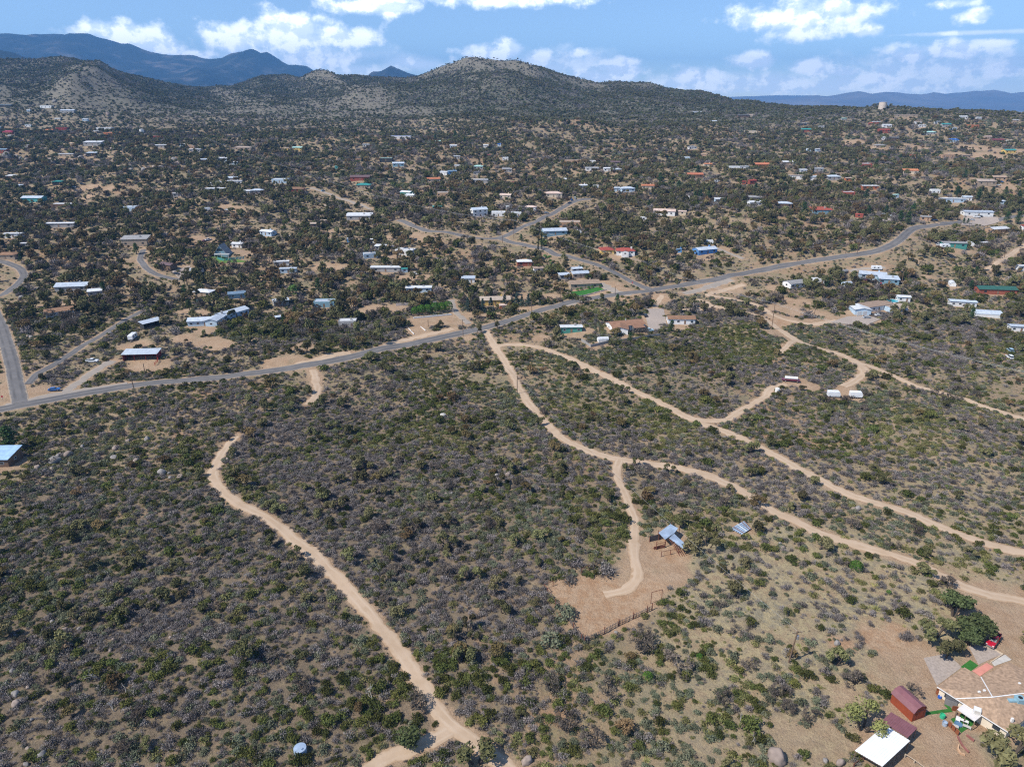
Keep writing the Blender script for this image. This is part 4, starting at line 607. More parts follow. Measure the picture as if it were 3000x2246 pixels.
 (582.1, 996.2, 0, 16.5, 9.5, 3.2, 'f', 'bw', 'ad', 0, 'flat_roofed_house', 'house', 'adobe flat-roofed house, right of the orange tile roof'),
 (731.1, 1197.8, 0, 15.3, 9.2, 3.2, 'f', 'tn', 'or', 0, 'flat_roofed_house', 'house', 'orange flat-roofed house, above the tan porch house'),
 (666.4, 1284.7, 0, 39.0, 5.5, 3.2, 't', 'tn', 't', 0, 'trailer_home', 'trailer home', 'long tan-roofed tan trailer home, right of the big water tank'),
 (532.2, 988.6, 0, 7.5, 4.3, 3.2, 'g', 'rd', 'ad', 0, 'house', 'house', 'small red-roofed adobe gabled house, above the orange tile roof'),
 (412.4, 863.0, 0, 12.0, 7.2, 3.2, 'f', 'w', 'r', 0, 'flat_roofed_house', 'house', 'red brick flat-roofed house, left of the orange tile roof'),
 (729.5, 1099.3, 0, 6.9, 4.1, 2.7, 'f', 'w', 'w', 0, 'flat_roofed_house', 'house', 'tiny white flat-roofed house, above the tan porch house'),
 (627.0, 970.6, 0, 11.7, 7.0, 3.2, 'f', 'bw', 'ad', 0, 'flat_roofed_house', 'house', 'small adobe flat-roofed house, above the tan porch house'),
 (608.0, 997.2, 0, 10.8, 6.3, 3.2, 'g', 'bw', 't', 0, 'house', 'house', 'small weathered brown-roofed tan gabled house, above the tan porch house'),
 (680.9, 1211.7, 0, 8.6, 3.2, 3.2, 't', 'w', 'w', 0, 'trailer_home', 'trailer home', 'small white-roofed white trailer home, above the orange tile roof'),
 (657.3, 1224.6, 0, 9.8, 5.7, 3.2, 'g', 'tn', 'w', 0, 'house', 'house', 'small tan-roofed white gabled house, right of the big water tank')]    # x, y, rotation, length, width, height, type, roof, wall, nearness, name, category, label
for h in HOUSES:
    YARDS.append((h[0], h[1], max(2.0, h[3] * 0.52), 0.8))
    for k in (3, 9): stamp(LOWONLY, h[0], h[1] - h[4] / 2 - k, max(3.0, h[3] * 0.5), 0.6, 2.0)
for x, y, r, v in YARDS:
    stamp(BARE, x, y, r * 0.7, min(1, v), r * 0.5); stamp(CLEAR, x, y, r * 0.75, min(1, v), r * 0.35)

for x, y, r in [(13.6, 152.6, 4), (19.1, 153.1, 5), (24.5, 152.4, 5), (20.6, 149.7, 6), (25.9, 148.7, 7), (30.5, 149.7, 5), (34.2, 150.4, 5), (37.2, 152.1, 4), (21.9, 145.0, 7), (27.1, 144.5, 6), (18.0, 141.2, 5), (22.4, 141.8, 5), (16.4, 146.3, 4), (42.1, 170.6, 4), (44.3, 171.8, 4), (45.2, 168.3, 4), (87.7, 135.2, 5), (92.2, 135.8, 4), (77.8, 132.2, 3), (89.0, 421.2, 5), (67.0, 397.1, 6), (77.7, 400.8, 5), (68.6, 417.3, 5), (113.4, 410.8, 5), (123.4, 406.7, 5), (146.1, 378.7, 7), (148.4, 368.7, 6), (137.0, 340.2, 5)]: stamp(RUSTY, x, y, r * 0.6, 1.0, r * 1.1)

ZONES = [(82.3, 147.7, 22, 0.18), (55.8, 138.7, 18, 0.18), (86.2, 131.3, 18, 0.18), (41.2, 124.5, 16, 0.5), (57.3, 111.2, 18, 0.5), (27.4, 105.6, 14, 0.7), (116.9, 156.6, 14, 0.18), (99.4, 206.7, 18, 0.6), (48.8, 167.5, 12, 0.2), (115.2, 134.2, 14, 0.1), (80.9, 110.2, 12, 0.2), (83.9, 167.2, 16, 0.18), (-115.2, 188.8, 50, 1.5), (-102.0, 138.2, 45, 1.5), (-71.0, 146.1, 35, 1.45), (-29.8, 191.4, 45, 1.35), (-18.4, 238.8, 40, 1.3), (-70.3, 238.4, 35, 1.5), (5.7, 166.2, 30, 1.4), (-32.0, 124.4, 25, 1.4), (23.1, 148.3, 14, 0.9), (78.8, 283.0, 40, 1.3), (138.9, 283.2, 45, 1.1), (147.1, 240.0, 40, 0.75), (147.6, 197.3, 30, 0.5), (65.7, 227.6, 15, 0.9), (-12.4, 317.3, 25, 0.55), (-152.5, 246.6, 40, 0.75), (179.4, 561.1, 60, 1.2), (299.6, 585.8, 60, 0.8), (168.9, 468.2, 30, 0.5), (-85.3, 415.2, 60, 1.35), (-242.1, 452.8, 90, 1.35), (-270.7, 703.7, 160, 1.3), (89.3, 724.9, 140, 1.35), (393.7, 788.4, 160, 1.2), (618.0, 947.8, 120, 0.8), (-260.9, 1033.7, 250, 1.35), (75.2, 464.5, 50, 1.0), (197.3, 424.4, 40, 0.9), (115.5, 383.6, 30, 0.8), (234.6, 386.9, 60, 1.0)]        # x, y, radius, cover factor
def zone(x, y):
    f = np.ones_like(x); wsum = np.zeros_like(x); acc = np.zeros_like(x)
    for zx, zy, zr, zv in ZONES:
        w = np.exp(-((x - zx) ** 2 + (y - zy) ** 2) / (zr * zr)); acc += w * zv; wsum += w
    return (acc + 0.35) / (wsum + 0.35)


# ---------------------------------------------------------------- ground sheet
def ground_material():
    m = bpy.data.materials.new('desert_ground'); m.use_nodes = True
    nt = m.node_tree; b = nt.nodes['Principled BSDF']; N = nt.nodes.new; L = nt.links.new
    b.inputs['Roughness'].default_value = 0.95; b.inputs['Specular IOR Level'].default_value = 0.1
    ge = N('ShaderNodeNewGeometry')
    def noise(s, det=5, r=0.6):
        n = N('ShaderNodeTexNoise'); n.inputs['Scale'].default_value = s; n.inputs['Detail'].default_value = det; n.inputs['Roughness'].default_value = r
        L(ge.outputs['Position'], n.inputs['Vector']); return n.outputs[0]
    def ramp(v, a, b_):
        n = N('ShaderNodeMapRange'); n.interpolation_type = 'SMOOTHSTEP'; L(v, n.inputs[0]); n.inputs[1].default_value = a; n.inputs[2].default_value = b_; return n.outputs[0]
    def mix(f, a, b_, blend='MIX'):
        n = N('ShaderNodeMix'); n.data_type = 'RGBA'; n.blend_type = blend
        if isinstance(f, float): n.inputs[0].default_value = f
        else: L(f, n.inputs[0])
        for i, v in ((6, a), (7, b_)):
            if isinstance(v, tuple): n.inputs[i].default_value = (*v, 1)
            else: L(v, n.inputs[i])
        return n.outputs[2]
    soil = mix(ramp(noise(0.05, 4), 0.35, 0.65), (0.28, 0.20, 0.125), (0.34, 0.245, 0.16))
    soil = mix(ramp(noise(0.013, 3), 0.48, 0.66), soil, (0.32, 0.20, 0.12))
    grass = mix(ramp(noise(0.4, 4), 0.3, 0.7), (0.275, 0.225, 0.125), (0.185, 0.155, 0.10))
    g = mix(ramp(noise(0.11, 6, 0.7), 0.40, 0.62), soil, grass)
    g = mix(ramp(noise(0.9, 4, 0.7), 0.52, 0.70), g, (0.16, 0.14, 0.11))
    ali = N('ShaderNodeAttribute'); ali.attribute_name = 'litter'
    lm_ = N('ShaderNodeMath'); lm_.operation = 'MULTIPLY'; L(ali.outputs['Fac'], lm_.inputs[0]); L(ramp(noise(0.16, 5), 0.30, 0.52), lm_.inputs[1])
    g = mix(lm_.outputs[0], g, (0.175, 0.135, 0.095))
    ast = N('ShaderNodeAttribute'); ast.attribute_name = 'straw'
    g = mix(ast.outputs['Fac'], g, mix(ramp(noise(0.5, 6, 0.75), 0.38, 0.6), (0.37, 0.30, 0.175), mix(ramp(noise(0.08, 4), 0.4, 0.6), (0.24, 0.21, 0.15), (0.31, 0.225, 0.14))))
    at = N('ShaderNodeAttribute'); at.attribute_name = 'bare'
    dirt = mix(ramp(noise(0.25, 5), 0.3, 0.7), (0.40, 0.285, 0.19), (0.34, 0.225, 0.14))
    g = mix(ramp(at.outputs['Fac'], 0.1, 0.9), g, dirt)
    ah = N('ShaderNodeAttribute'); ah.attribute_name = 'hill'
    slope = mix(ramp(noise(0.004, 4), 0.4, 0.6), (0.155, 0.14, 0.108), (0.12, 0.112, 0.084))
    slope = mix(ramp(noise(0.03, 5, 0.7), 0.45, 0.65), slope, (0.095, 0.095, 0.064))
    asp = N('ShaderNodeAttribute'); asp.attribute_name = 'spur'
    slope = mix(asp.outputs['Fac'], slope, mix(ramp(noise(0.05, 4), 0.35, 0.65), (0.185, 0.165, 0.128), (0.14, 0.128, 0.10)))
    g = mix(ah.outputs['Fac'], g, slope)
    aru = N('ShaderNodeAttribute'); aru.attribute_name = 'rust'
    g = mix(ramp(aru.outputs['Fac'], 0.15, 0.85), g, mix(ramp(noise(0.35, 5), 0.35, 0.65), (0.35, 0.215, 0.125), (0.41, 0.285, 0.185)))
    g = mix(1.0, g, mix(ramp(noise(3.5, 3, 0.7), 0.2, 0.8), (0.70, 0.70, 0.70), (1.22, 1.22, 1.22)), 'MULTIPLY')
    L(g, b.inputs['Base Color'])
    bp = N('ShaderNodeBump'); bp.inputs['Strength'].default_value = 1.0; bp.inputs['Distance'].default_value = 0.5
    L(noise(1.1, 6, 0.75), bp.inputs['Height']); L(bp.outputs[0], b.inputs['Normal'])
    return m

def make_ground():
    ns, nt_ = 640, 430
    s = 55 * (5600 / 55) ** (np.arange(ns) / (ns - 1)); ys = s - 120.0
    t = np.linspace(-0.87, 0.87, nt_)
    X = t[None, :] * s[:, None]; Y = np.repeat(ys[:, None], nt_, 1)
    Z = hgt(X, Y)
    V = np.stack([X, Y, Z], -1).reshape(-1, 3)
    i = np.arange(ns - 1)[:, None] * nt_ + np.arange(nt_ - 1)[None, :]
    F = np.stack([i, i + 1, i + nt_ + 1, i + nt_], -1).reshape(-1, 4)
    me = bpy.data.meshes.new('ground')
    me.vertices.add(len(V)); me.vertices.foreach_set('co', V.ravel())
    me.loops.add(F.size); me.loops.foreach_set('vertex_index', F.ravel().astype(np.int32))
    me.polygons.add(len(F)); me.polygons.foreach_set('loop_start', np.arange(0, F.size, 4, dtype=np.int32))
    me.update(); me.validate()
    for nm, val in (('bare', look(BARE, X, Y) * np.clip(0.35 + 1.3 * fbm(X / 5.0, Y / 5.0, 23, 3), 0, 1)), ('spur', sstep(-0.10, 0.16, gully(X, Y) + 0.12 * (fbm(X / 60, Y / 60, 15) - 0.5))), ('straw', sstep(1.0, 0.45, zone(X.ravel(), Y.ravel()).reshape(X.shape)) * sstep(420, 300, Y)), ('rust', look(RUSTY, X, Y) * np.clip(0.2 + 1.5 * fbm(X / 6.0, Y / 6.0, 27, 3), 0, 1)), ('litter', sstep(1.05, 1.4, zone(X.ravel(), Y.ravel()).reshape(X.shape)) * sstep(420, 340, Y - 0.1 * X)), ('hill', sstep(1150, 1500, Y + 120 * (fbm(X / 90, Y / 90, 5) - 0.5)))):
        a = me.attributes.new(nm, 'FLOAT', 'POINT'); a.data.foreach_set('value', np.ascontiguousarray(val, dtype=np.float32).ravel())
    me.shade_smooth(); me.materials.append(ground_material())
    return tag(link('ground', me), 'tan desert ground of sand and dry grass', None, None, 'structure')
make_ground()

def sheet_ribbon(q, width, lift, name, mat, kind='structure', label=None, jag=0.0, seed=1):
    T = np.gradient(q, axis=0); T /= np.maximum(np.hypot(T[:, 0], T[:, 1]), 1e-6)[:, None]
    Nn = np.stack([-T[:, 1], T[:, 0]], -1)
    k = 7; V = []; F = []
    arc = np.arange(len(q)) * 2.0
    wl = width / 2 * (1 + jag * (0.5 * fbm(arc / 9.0, arc * 0 + seed, 31) + 0.5 * fbm(arc / 2.6, arc * 0 + seed, 33, 2) - 0.5) * 2); wr = width / 2 * (1 + jag * (0.5 * fbm(arc / 9.0, arc * 0 + seed + 50, 37) + 0.5 * fbm(arc / 2.6, arc * 0 + seed + 50, 39, 2) - 0.5) * 2)
    for j in range(k):
        a = 2.0 * j / (k - 1) - 1
        off = np.where(a < 0, a * wl, a * wr)
        p = q + Nn * off[:, None]
        V.append(np.stack([p[:, 0], p[:, 1], hgt(p[:, 0], p[:, 1]) + lift * (1 if 0 < j < k - 1 else 0.3)], -1))
    V = np.stack(V, 1).reshape(-1, 3)
    for i in range(len(q) - 1):
        for j in range(k - 1):
            F.append((i * k + j, i * k + j + 1, (i + 1) * k + j + 1, (i + 1) * k + j))
    me = mesh_from(name, V, F, mat); me.shade_smooth()
    at = me.attributes.new('across', 'FLOAT', 'POINT')
    at.data.foreach_set('value', np.tile(np.linspace(-1, 1, k), len(q)).astype(np.float32))
    return tag(link(name, me), label, None, None, kind)

def road_mat(name, c0, c1, edge, rut, fray=1.5):
    m = bpy.data.materials.new(name); m.use_nodes = True
    nt = m.node_tree; b = nt.nodes['Principled BSDF']; N = nt.nodes.new; L = nt.links.new
    b.inputs['Roughness'].default_value = 0.9; b.inputs['Specular IOR Level'].default_value = 0.15
    ge = N('ShaderNodeNewGeometry'); at = N('ShaderNodeAttribute'); at.attribute_name = 'across'
    def noise(s, d=5):
        n = N('ShaderNodeTexNoise'); n.inputs['Scale'].default_value = s; n.inputs['Detail'].default_value = d; L(ge.outputs['Position'], n.inputs['Vector']); return n.outputs[0]
    def ramp(v, a, b_):
        n = N('ShaderNodeMapRange'); n.interpolation_type = 'SMOOTHSTEP'; L(v, n.inputs[0]); n.inputs[1].default_value = a; n.inputs[2].default_value = b_; return n.outputs[0]
    def mix(f, a, b_):
        n = N('ShaderNodeMix'); n.data_type = 'RGBA'; L(f, n.inputs[0])
        for i, v in ((6, a), (7, b_)):
            if isinstance(v, tuple): n.inputs[i].default_value = (*v, 1)
            else: L(v, n.inputs[i])
        return n.outputs[2]
    def mt(op, a, b_):
        n = N('ShaderNodeMath'); n.operation = op
        for i, v in enumerate((a, b_)):
            if isinstance(v, float): n.inputs[i].default_value = v
            elif v is not None: L(v, n.inputs[i])
        return n.outputs[0]
    c = mix(ramp(noise(0.3), 0.3, 0.7), c0, c1)
    a = mt('ABSOLUTE', at.outputs['Fac'], None)
    r = mt('ABSOLUTE', mt('SUBTRACT', a, 0.45), None)
    c = mix(mt('MULTIPLY', ramp(r, 0.24, 0.04), ramp(noise(0.12, 4), 0.3, 0.65)), c, rut)
    c = mix(ramp(mt('ADD', a, mt('MULTIPLY', mt('SUBTRACT', noise(0.45, 6), 0.5), fray)), 0.78, 1.0), c, edge)
    L(c, b.inputs['Base Color'])
    bp = N('ShaderNodeBump'); bp.inputs['Strength'].default_value = 0.5; bp.inputs['Distance'].default_value = 0.1; L(noise(1.5, 8), bp.inputs['Height']); L(bp.outputs[0], b.inputs['Normal'])
    return m
ROAD_MATS = {
    'asphalt': road_mat('worn_asphalt', (0.135, 0.128, 0.125), (0.165, 0.155, 0.15), (0.34, 0.27, 0.20), (0.10, 0.096, 0.095), 0.45),
    'gravel': road_mat('grey_gravel', (0.27, 0.235, 0.20), (0.32, 0.275, 0.23), (0.40, 0.30, 0.21), (0.30, 0.255, 0.215)),
    'dirt': road_mat('graded_dirt', (0.40, 0.29, 0.195), (0.45, 0.335, 0.235), (0.35, 0.24, 0.15), (0.47, 0.36, 0.26)),
}
for (nm, w, surf, lift, pts), q in zip(ROADS, LINES):
    sheet_ribbon(q, w, lift, nm, ROAD_MATS[surf], label={'asphalt': 'grey worn asphalt road', 'gravel': 'pale gravel lane', 'dirt': 'tan graded dirt road'}[surf], jag=0.05 if surf == 'asphalt' else 0.75, seed=len(pts))

# ---------------------------------------------------------------- far country: valley plain, blue ranges
plain_m = pmat('valley_floor', (0.25, 0.215, 0.16), 0.95, 0.3, 0.0006)
V = [(-15500, 4300, -90), (19500, 4300, -90), (19500, 20400, -90), (-15500, 20400, -90)]
tag(link('valley_plain', mesh_from('valley_plain', V, [(0, 1, 2, 3)], plain_m)), 'flat far valley floor', None, None, 'structure')

def mountain_material(name, c0, c1, c2, sc):
    m = bpy.data.materials.new(name); m.use_nodes = True
    nt = m.node_tree; b = nt.nodes['Principled BSDF']; N = nt.nodes.new; L = nt.links.new
    b.inputs['Roughness'].default_value = 1; b.inputs['Specular IOR Level'].default_value = 0
    ge = N('ShaderNodeNewGeometry')
    n = N('ShaderNodeTexNoise'); n.inputs['Scale'].default_value = sc; n.inputs['Detail'].default_value = 8; n.inputs['Roughness'].default_value = 0.65; L(ge.outputs['Position'], n.inputs['Vector'])
    cr = N('ShaderNodeValToRGB'); cr.color_ramp.elements[0].position = 0.35; cr.color_ramp.elements[0].color = (*c0, 1)
    cr.color_ramp.elements[1].position = 0.66; cr.color_ramp.elements[1].color = (*c2, 1)
    e = cr.color_ramp.elements.new(0.53); e.color = (*c1, 1)
    L(n.outputs[0], cr.inputs[0]); L(cr.outputs[0], b.inputs['Base Color'])
    return m
def mountain(name, label, crest, zbase, front, back, mat, rug=0.25, nsx=420, nsy=90, seed=1, wl=1500.0):
    C = np.array(crest, float)        # x, y, z of the crest line
    arc = np.concatenate([[0], np.cumsum(np.hypot(np.diff(C[:, 0]), np.diff(C[:, 1])))])
    a = np.linspace(0, arc[-1], nsx)
    cx = np.interp(a, arc, C[:, 0]); cy = np.interp(a, arc, C[:, 1]); cz = np.interp(a, arc, C[:, 2])
    cz = cz + (fbm(a / (wl * 0.25), a * 0, seed + 9, 4) - 0.5) * 0.45 * rug * (cz - zbase)
    s = np.concatenate([np.linspace(-1, 0, nsy), np.linspace(0, 1, nsy // 3)[1:]])
    sy = np.where(s < 0, s * front, s * back)
    X = np.repeat(cx[None], len(s), 0); Y = cy[None] + sy[:, None]
    prof = np.where(s < 0, (1 + s) ** 1.35, (1 - s) ** 1.2)[:, None]
    g = ridged(X / wl + 0.3 * Y / wl, Y / (wl * 1.6), seed, 5) - 0.55
    fade = (1 - np.abs(s[:, None]))
    Z = zbase + (cz[None] - zbase) * np.clip(prof + rug * g * np.sqrt(prof) * (1 - fade ** 10) * 1.6, -0.05, 1.0)
    Vv = np.stack([X, Y, Z], -1).reshape(-1, 3); n2 = nsx
    i = np.arange(len(s) - 1)[:, None] * n2 + np.arange(n2 - 1)[None]
    F = np.stack([i, i + 1, i + n2 + 1, i + n2], -1).reshape(-1, 4)
    me = bpy.data.meshes.new(name); me.vertices.add(len(Vv)); me.vertices.foreach_set('co', Vv.ravel())
    me.loops.add(F.size); me.loops.foreach_set('vertex_index', F.ravel().astype(np.int32))
    me.polygons.add(len(F)); me.polygons.foreach_set('loop_start', np.arange(0, F.size, 4, dtype=np.int32)); me.update(); me.validate()
    me.materials.append(mat); me.shade_smooth()
    return tag(link(name, me), label, None, None, 'structure')
mm1 = mountain_material('forested_range', (0.010, 0.015, 0.014), (0.024, 0.028, 0.026), (0.11, 0.095, 0.085), 0.0032)
mm2 = mountain_material('desert_range', (0.10, 0.09, 0.085), (0.15, 0.125, 0.11), (0.22, 0.18, 0.15), 0.0005)
mountain('mountain_range', 'long blue mountain range at the far left with a twin peak', [(-9944, 9500, 639), (-8260, 9500, 714), (-7007, 9500, 759), (-6177, 9500, 781), (-5887, 9500, 818), (-5590, 9500, 822), (-5292, 9500, 830), (-5101, 9500, 804), (-4917, 9500, 759), (-4630, 9500, 692), (-4382, 9500, 624), (-4052, 9500, 590), (-3809, 9500, 583), (-3527, 9500, 575), (-3241, 9500, 602), (-3144, 9500, 643), (-3102, 9500, 617), (-3053, 9500, 609), (-2977, 9500, 624), (-2852, 9500, 556), (-2733, 9500, 480), (-2505, 9500, 461), (-2383, 9500, 393), (-2102, 9500, 296), (-1688, 9500, 211)], -60, 4500, 4000, mm1, 0.32, 520, 110, 5, 1400.0)
mountain('mountain_spur', 'dark blue spur below the range at the left edge', [(-4724, 5200, 506), (-3840, 5200, 456), (-3399, 5200, 415), (-3258, 5200, 363), (-3150, 5200, 321), (-2872, 5200, 238)], -60, 2500, 2500, mm1, 0.25, 160, 60, 8, 900.0)
mountain('mountain_peak', 'small blue peak behind the saddle of the hills', [(-1702, 8000, 236), (-1511, 8000, 330), (-1426, 8000, 379), (-1349, 8000, 372), (-1248, 8000, 417), (-1172, 8000, 395), (-1079, 8000, 359), (-985, 8000, 330), (-708, 8000, 268)], -60, 2500, 2500, mm1, 0.28, 160, 70, 12, 900.0)
mountain('foothill_ridge', 'low dark ridge in the gap left of the middle', [(-2583, 5200, 191), (-2417, 5200, 216), (-2257, 5200, 210), (-2079, 5200, 170), (-1854, 5200, 131)], -20, 1500, 1500, mm1, 0.2, 120, 50, 15, 600.0)
mountain('desert_range', 'hazy violet blue range across the valley at right', [(4507, 15500, -1), (5029, 15500, 37), (5644, 15500, 95), (6165, 15500, 166), (6355, 15500, 147), (6573, 15500, 166), (6995, 15500, 236), (7286, 15500, 191), (7528, 15500, 223), (7813, 15500, 211), (8257, 15500, 166), (8529, 15500, 217), (8748, 15500, 191), (9210, 15500, 223), (9733, 15500, 255), (10092, 15500, 198), (10344, 15500, 211), (11717, 15500, 230), (14503, 15500, 153)], -90, 3000, 2500, mm2, 0.3, 420, 70, 20, 1500.0)
mountain('far_mesa', 'pale flat mesa beyond the violet range', [(3183, 17800, 10), (4368, 17800, 99), (5048, 17800, 129), (5554, 17800, 143), (6185, 17800, 165), (6940, 17800, 158), (7944, 17800, 84), (9549, 17800, 10)], -90, 3000, 2500, mm2, 0.15, 200, 40, 25, 2000.0)

# ---------------------------------------------------------------- air between: even pale haze over the whole place
def make_haze():
    m = bpy.data.materials.new('haze'); m.use_nodes = True; nt = m.node_tree; nt.nodes.clear()
    pv = nt.nodes.new('ShaderNodeVolumePrincipled'); out = nt.nodes.new('ShaderNodeOutputMaterial')
    pv.inputs['Color'].default_value = (0.20, 0.50, 1.0, 1); pv.inputs['Density'].default_value = HAZE_DENSITY
    pv.inputs['Anisotropy'].default_value = 0.0
    nt.links.new(pv.outputs[0], out.inputs['Volume'])
    b = MB().box(-16000, 20000, -2500, 20600, -260, 1080)
    o = b.build('haze', m); tag(o, 'pale blue haze over the far valley', None, None, 'stuff')
HAZE_DENSITY = 7.2e-5
make_haze()

# ---------------------------------------------------------------- plants: shapes
LEAF = {}
def leafmat(name, col, orand=0.35, trans=0.0):
    return pmat(name, col, 0.9, 0.25, 2.5, orand=orand, spec=0.1)

def tri_cloud(rng, cen, rad, n, size, shell=0.55, jit=0.8, flat=1.0):
    """n leaf-clump triangles in the shell of an ellipsoid, turned roughly outward"""
    d = rng.normal(size=(n, 3)); d /= np.linalg.norm(d, axis=1)[:, None]
    d[:, 2] = np.where(d[:, 2] < -0.45, -d[:, 2], d[:, 2])
    r = shell + (1 - shell) * rng.random(n) ** 0.6
    c = np.array(cen) + d * np.array(rad) * r[:, None]
    nn = d + rng.normal(size=(n, 3)) * jit; nn /= np.linalg.norm(nn, axis=1)[:, None]
    a = np.cross(nn, rng.normal(size=(n, 3))); a /= np.maximum(np.linalg.norm(a, axis=1), 1e-6)[:, None]
    b = np.cross(nn, a); s = (size * (0.6 + 0.8 * rng.random(n)))[:, None]
    V = np.stack([c + a * s, c - a * s * 0.6 + b * s * 0.9, c - a * s * 0.6 - b * s * 0.9], 1).reshape(-1, 3)
    return V, np.arange(3 * n).reshape(-1, 3)

def join(parts):
    V = []; F = []; k = 0
    for v, f in parts:
        V.append(v); F.append(f + k); k += len(v)
    return np.concatenate(V), np.concatenate(F)

def arr_mesh(name, V, F, mat):
    me = bpy.data.meshes.new(name); V = np.asarray(V, float); F = np.asarray(F)
    me.vertices.add(len(V)); me.vertices.foreach_set('co', V.ravel())
    me.loops.add(F.size); me.loops.foreach_set('vertex_index', F.ravel().astype(np.int32))
    me.polygons.add(len(F)); me.polygons.foreach_set('loop_start', np.arange(0, F.size, 3, dtype=np.int32)); me.update()
    me.materials.append(mat); return me

def twigs(rng, n, h, spread, w, base=(0, 0, 0), curl=0.3):
    az = rng.random(n) * 2 * np.pi; ln = h * (0.55 + 0.5 * rng.random(n)); tilt = spread * rng.random(n) ** 0.6
    d = np.stack([np.cos(az) * np.sin(tilt), np.sin(az) * np.sin(tilt), np.cos(tilt)], -1)
    b0 = np.array(base) + np.stack([np.cos(az), np.sin(az), 0 * az], -1) * (0.25 * h * rng.random(n))[:, None]
    tip = b0 + d * ln[:, None]; tip[:, 2] -= curl * ln * np.sin(tilt) * 0.5
    sd = np.cross(d, rng.normal(size=(n, 3))); sd /= np.maximum(np.linalg.norm(sd, axis=1), 1e-6)[:, None]
    V = np.stack([b0 + sd * w, b0 - sd * w, tip], 1).reshape(-1, 3)
    return V, np.arange(3 * n).reshape(-1, 3)

def shrub_mesh(name, rng, mat, clumps, n, size, rx, hz, low=0.1, jit=0.8):
    parts = []
    for k in range(clumps):
        a = rng.random() * 6.28; rr = rx * 0.62 * math.sqrt(rng.random())
        cr = rx * (0.38 + 0.22 * rng.random()); ch = hz * (0.36 + 0.16 * rng.random())
        parts.append(tri_cloud(rng, (rr * math.cos(a), rr * math.sin(a), low + ch * (0.75 + 0.7 * rng.random() * (1 - rr / rx))), (cr, cr, ch), n // clumps, size, jit=jit))
    return parts

def limbs(rng, h, spread, levels, r0, fork=(2, 3), bend=0.5, start=None, dirv=None, droop=0.0):
    """recursive tapered limbs; returns list of (a, b, r0, r1) and the tips"""
    segs = []; tips = []
    def grow(p, d, ln, r, lv):
        q = p + d * ln; segs.append((p, q, r, r * 0.66))
        if lv == 0: tips.append(q); return
        for k in range(rng.integers(fork[0], fork[1] + 1)):
            nd = d + rng.normal(size=3) * bend; nd[2] = nd[2] * 0.7 + 0.18 - droop; nd /= np.linalg.norm(nd)
            grow(q, nd, ln * (0.62 + 0.25 * rng.random()), r * 0.64, lv - 1)
    d0 = np.array(dirv if dirv is not None else (0.1 * rng.normal(), 0.1 * rng.normal(), 1.0)); d0 /= np.linalg.norm(d0)
    grow(np.array(start if start is not None else (0, 0, -0.3)), d0, h, r0, levels)
    return segs, tips

def tri_tubes(segs, n=4):
    V = []; F = []
    for a, b, r0, r1 in segs:
        d = b - a; L_ = np.linalg.norm(d)
        if L_ < 1e-6: continue
        d = d / L_; u = np.cross(d, (0.3, 0.9, 0.2)); u /= np.linalg.norm(u); v = np.cross(d, u); k = len(V)
        for c, r in ((a, r0), (b, r1)):
            for i in range(n):
                t = 6.2832 * i / n; V.append(c + u * r * math.cos(t) + v * r * math.sin(t))
        for i in range(n):
            j = (i + 1) % n; F += [(k + i, k + j, k + j + n), (k + i, k + j + n, k + i + n)]
    return np.array(V), np.array(F)

BARK = pmat('dark_bark', (0.075, 0.058, 0.045), 0.95, 0.3, 3)
GREYWOOD = pmat('grey_dead_wood', (0.34, 0.31, 0.28), 0.9, 0.25, 3)
M_GREY = leafmat('grey_twigs', (0.185, 0.163, 0.152), 0.42)
M_DGRN = leafmat('dark_evergreen_leaf', (0.082, 0.090, 0.026), 0.50)
M_BGRN = leafmat('dusty_green_leaf', (0.135, 0.145, 0.092), 0.38)
M_YUC = leafmat('yellow_green_blade', (0.30, 0.285, 0.11), 0.30)
M_TUFT = leafmat('straw_tuft', (0.27, 0.225, 0.15), 0.30)
M_OAK = leafmat('olive_oak_leaf', (0.130, 0.122, 0.056), 0.45)
M_BRN = leafmat('rusty_oak_leaf', (0.165, 0.118, 0.055), 0.38)
M_MESQ = leafmat('bare_mesquite_twig', (0.135, 0.112, 0.092), 0.30)
M_PINE = leafmat('pine_needle', (0.042, 0.075, 0.026), 0.25)
M_CYP = leafmat('cypress_needle', (0.022, 0.036, 0.017), 0.2)
M_SPRG = leafmat('fresh_spring_leaf', (0.12, 0.22, 0.06), 0.2)
M_HEDGE = leafmat('clipped_hedge_leaf', (0.055, 0.12, 0.018), 0.15)
M_OLIVE = leafmat('olive_shrub_leaf', (0.165, 0.16, 0.062), 0.35)
M_PV = leafmat('palo_verde_twig', (0.20, 0.20, 0.07), 0.2)
M_GROAK = leafmat('green_oak_leaf', (0.088, 0.112, 0.045), 0.25)
M_SPRUCE = leafmat('blue_spruce_needle', (0.05, 0.075, 0.06), 0.2)

PROTO = {}          # kind -> list of variants: meshes of (single,) or (crown, trunk); all about 1 m in radius
def variants(kind, count, fn):
    PROTO[kind] = [fn(np.random.default_rng(hash_seed(kind) + i), i) for i in range(count)]
def hash_seed(s): return sum(ord(c) * (i + 3) for i, c in enumerate(s))

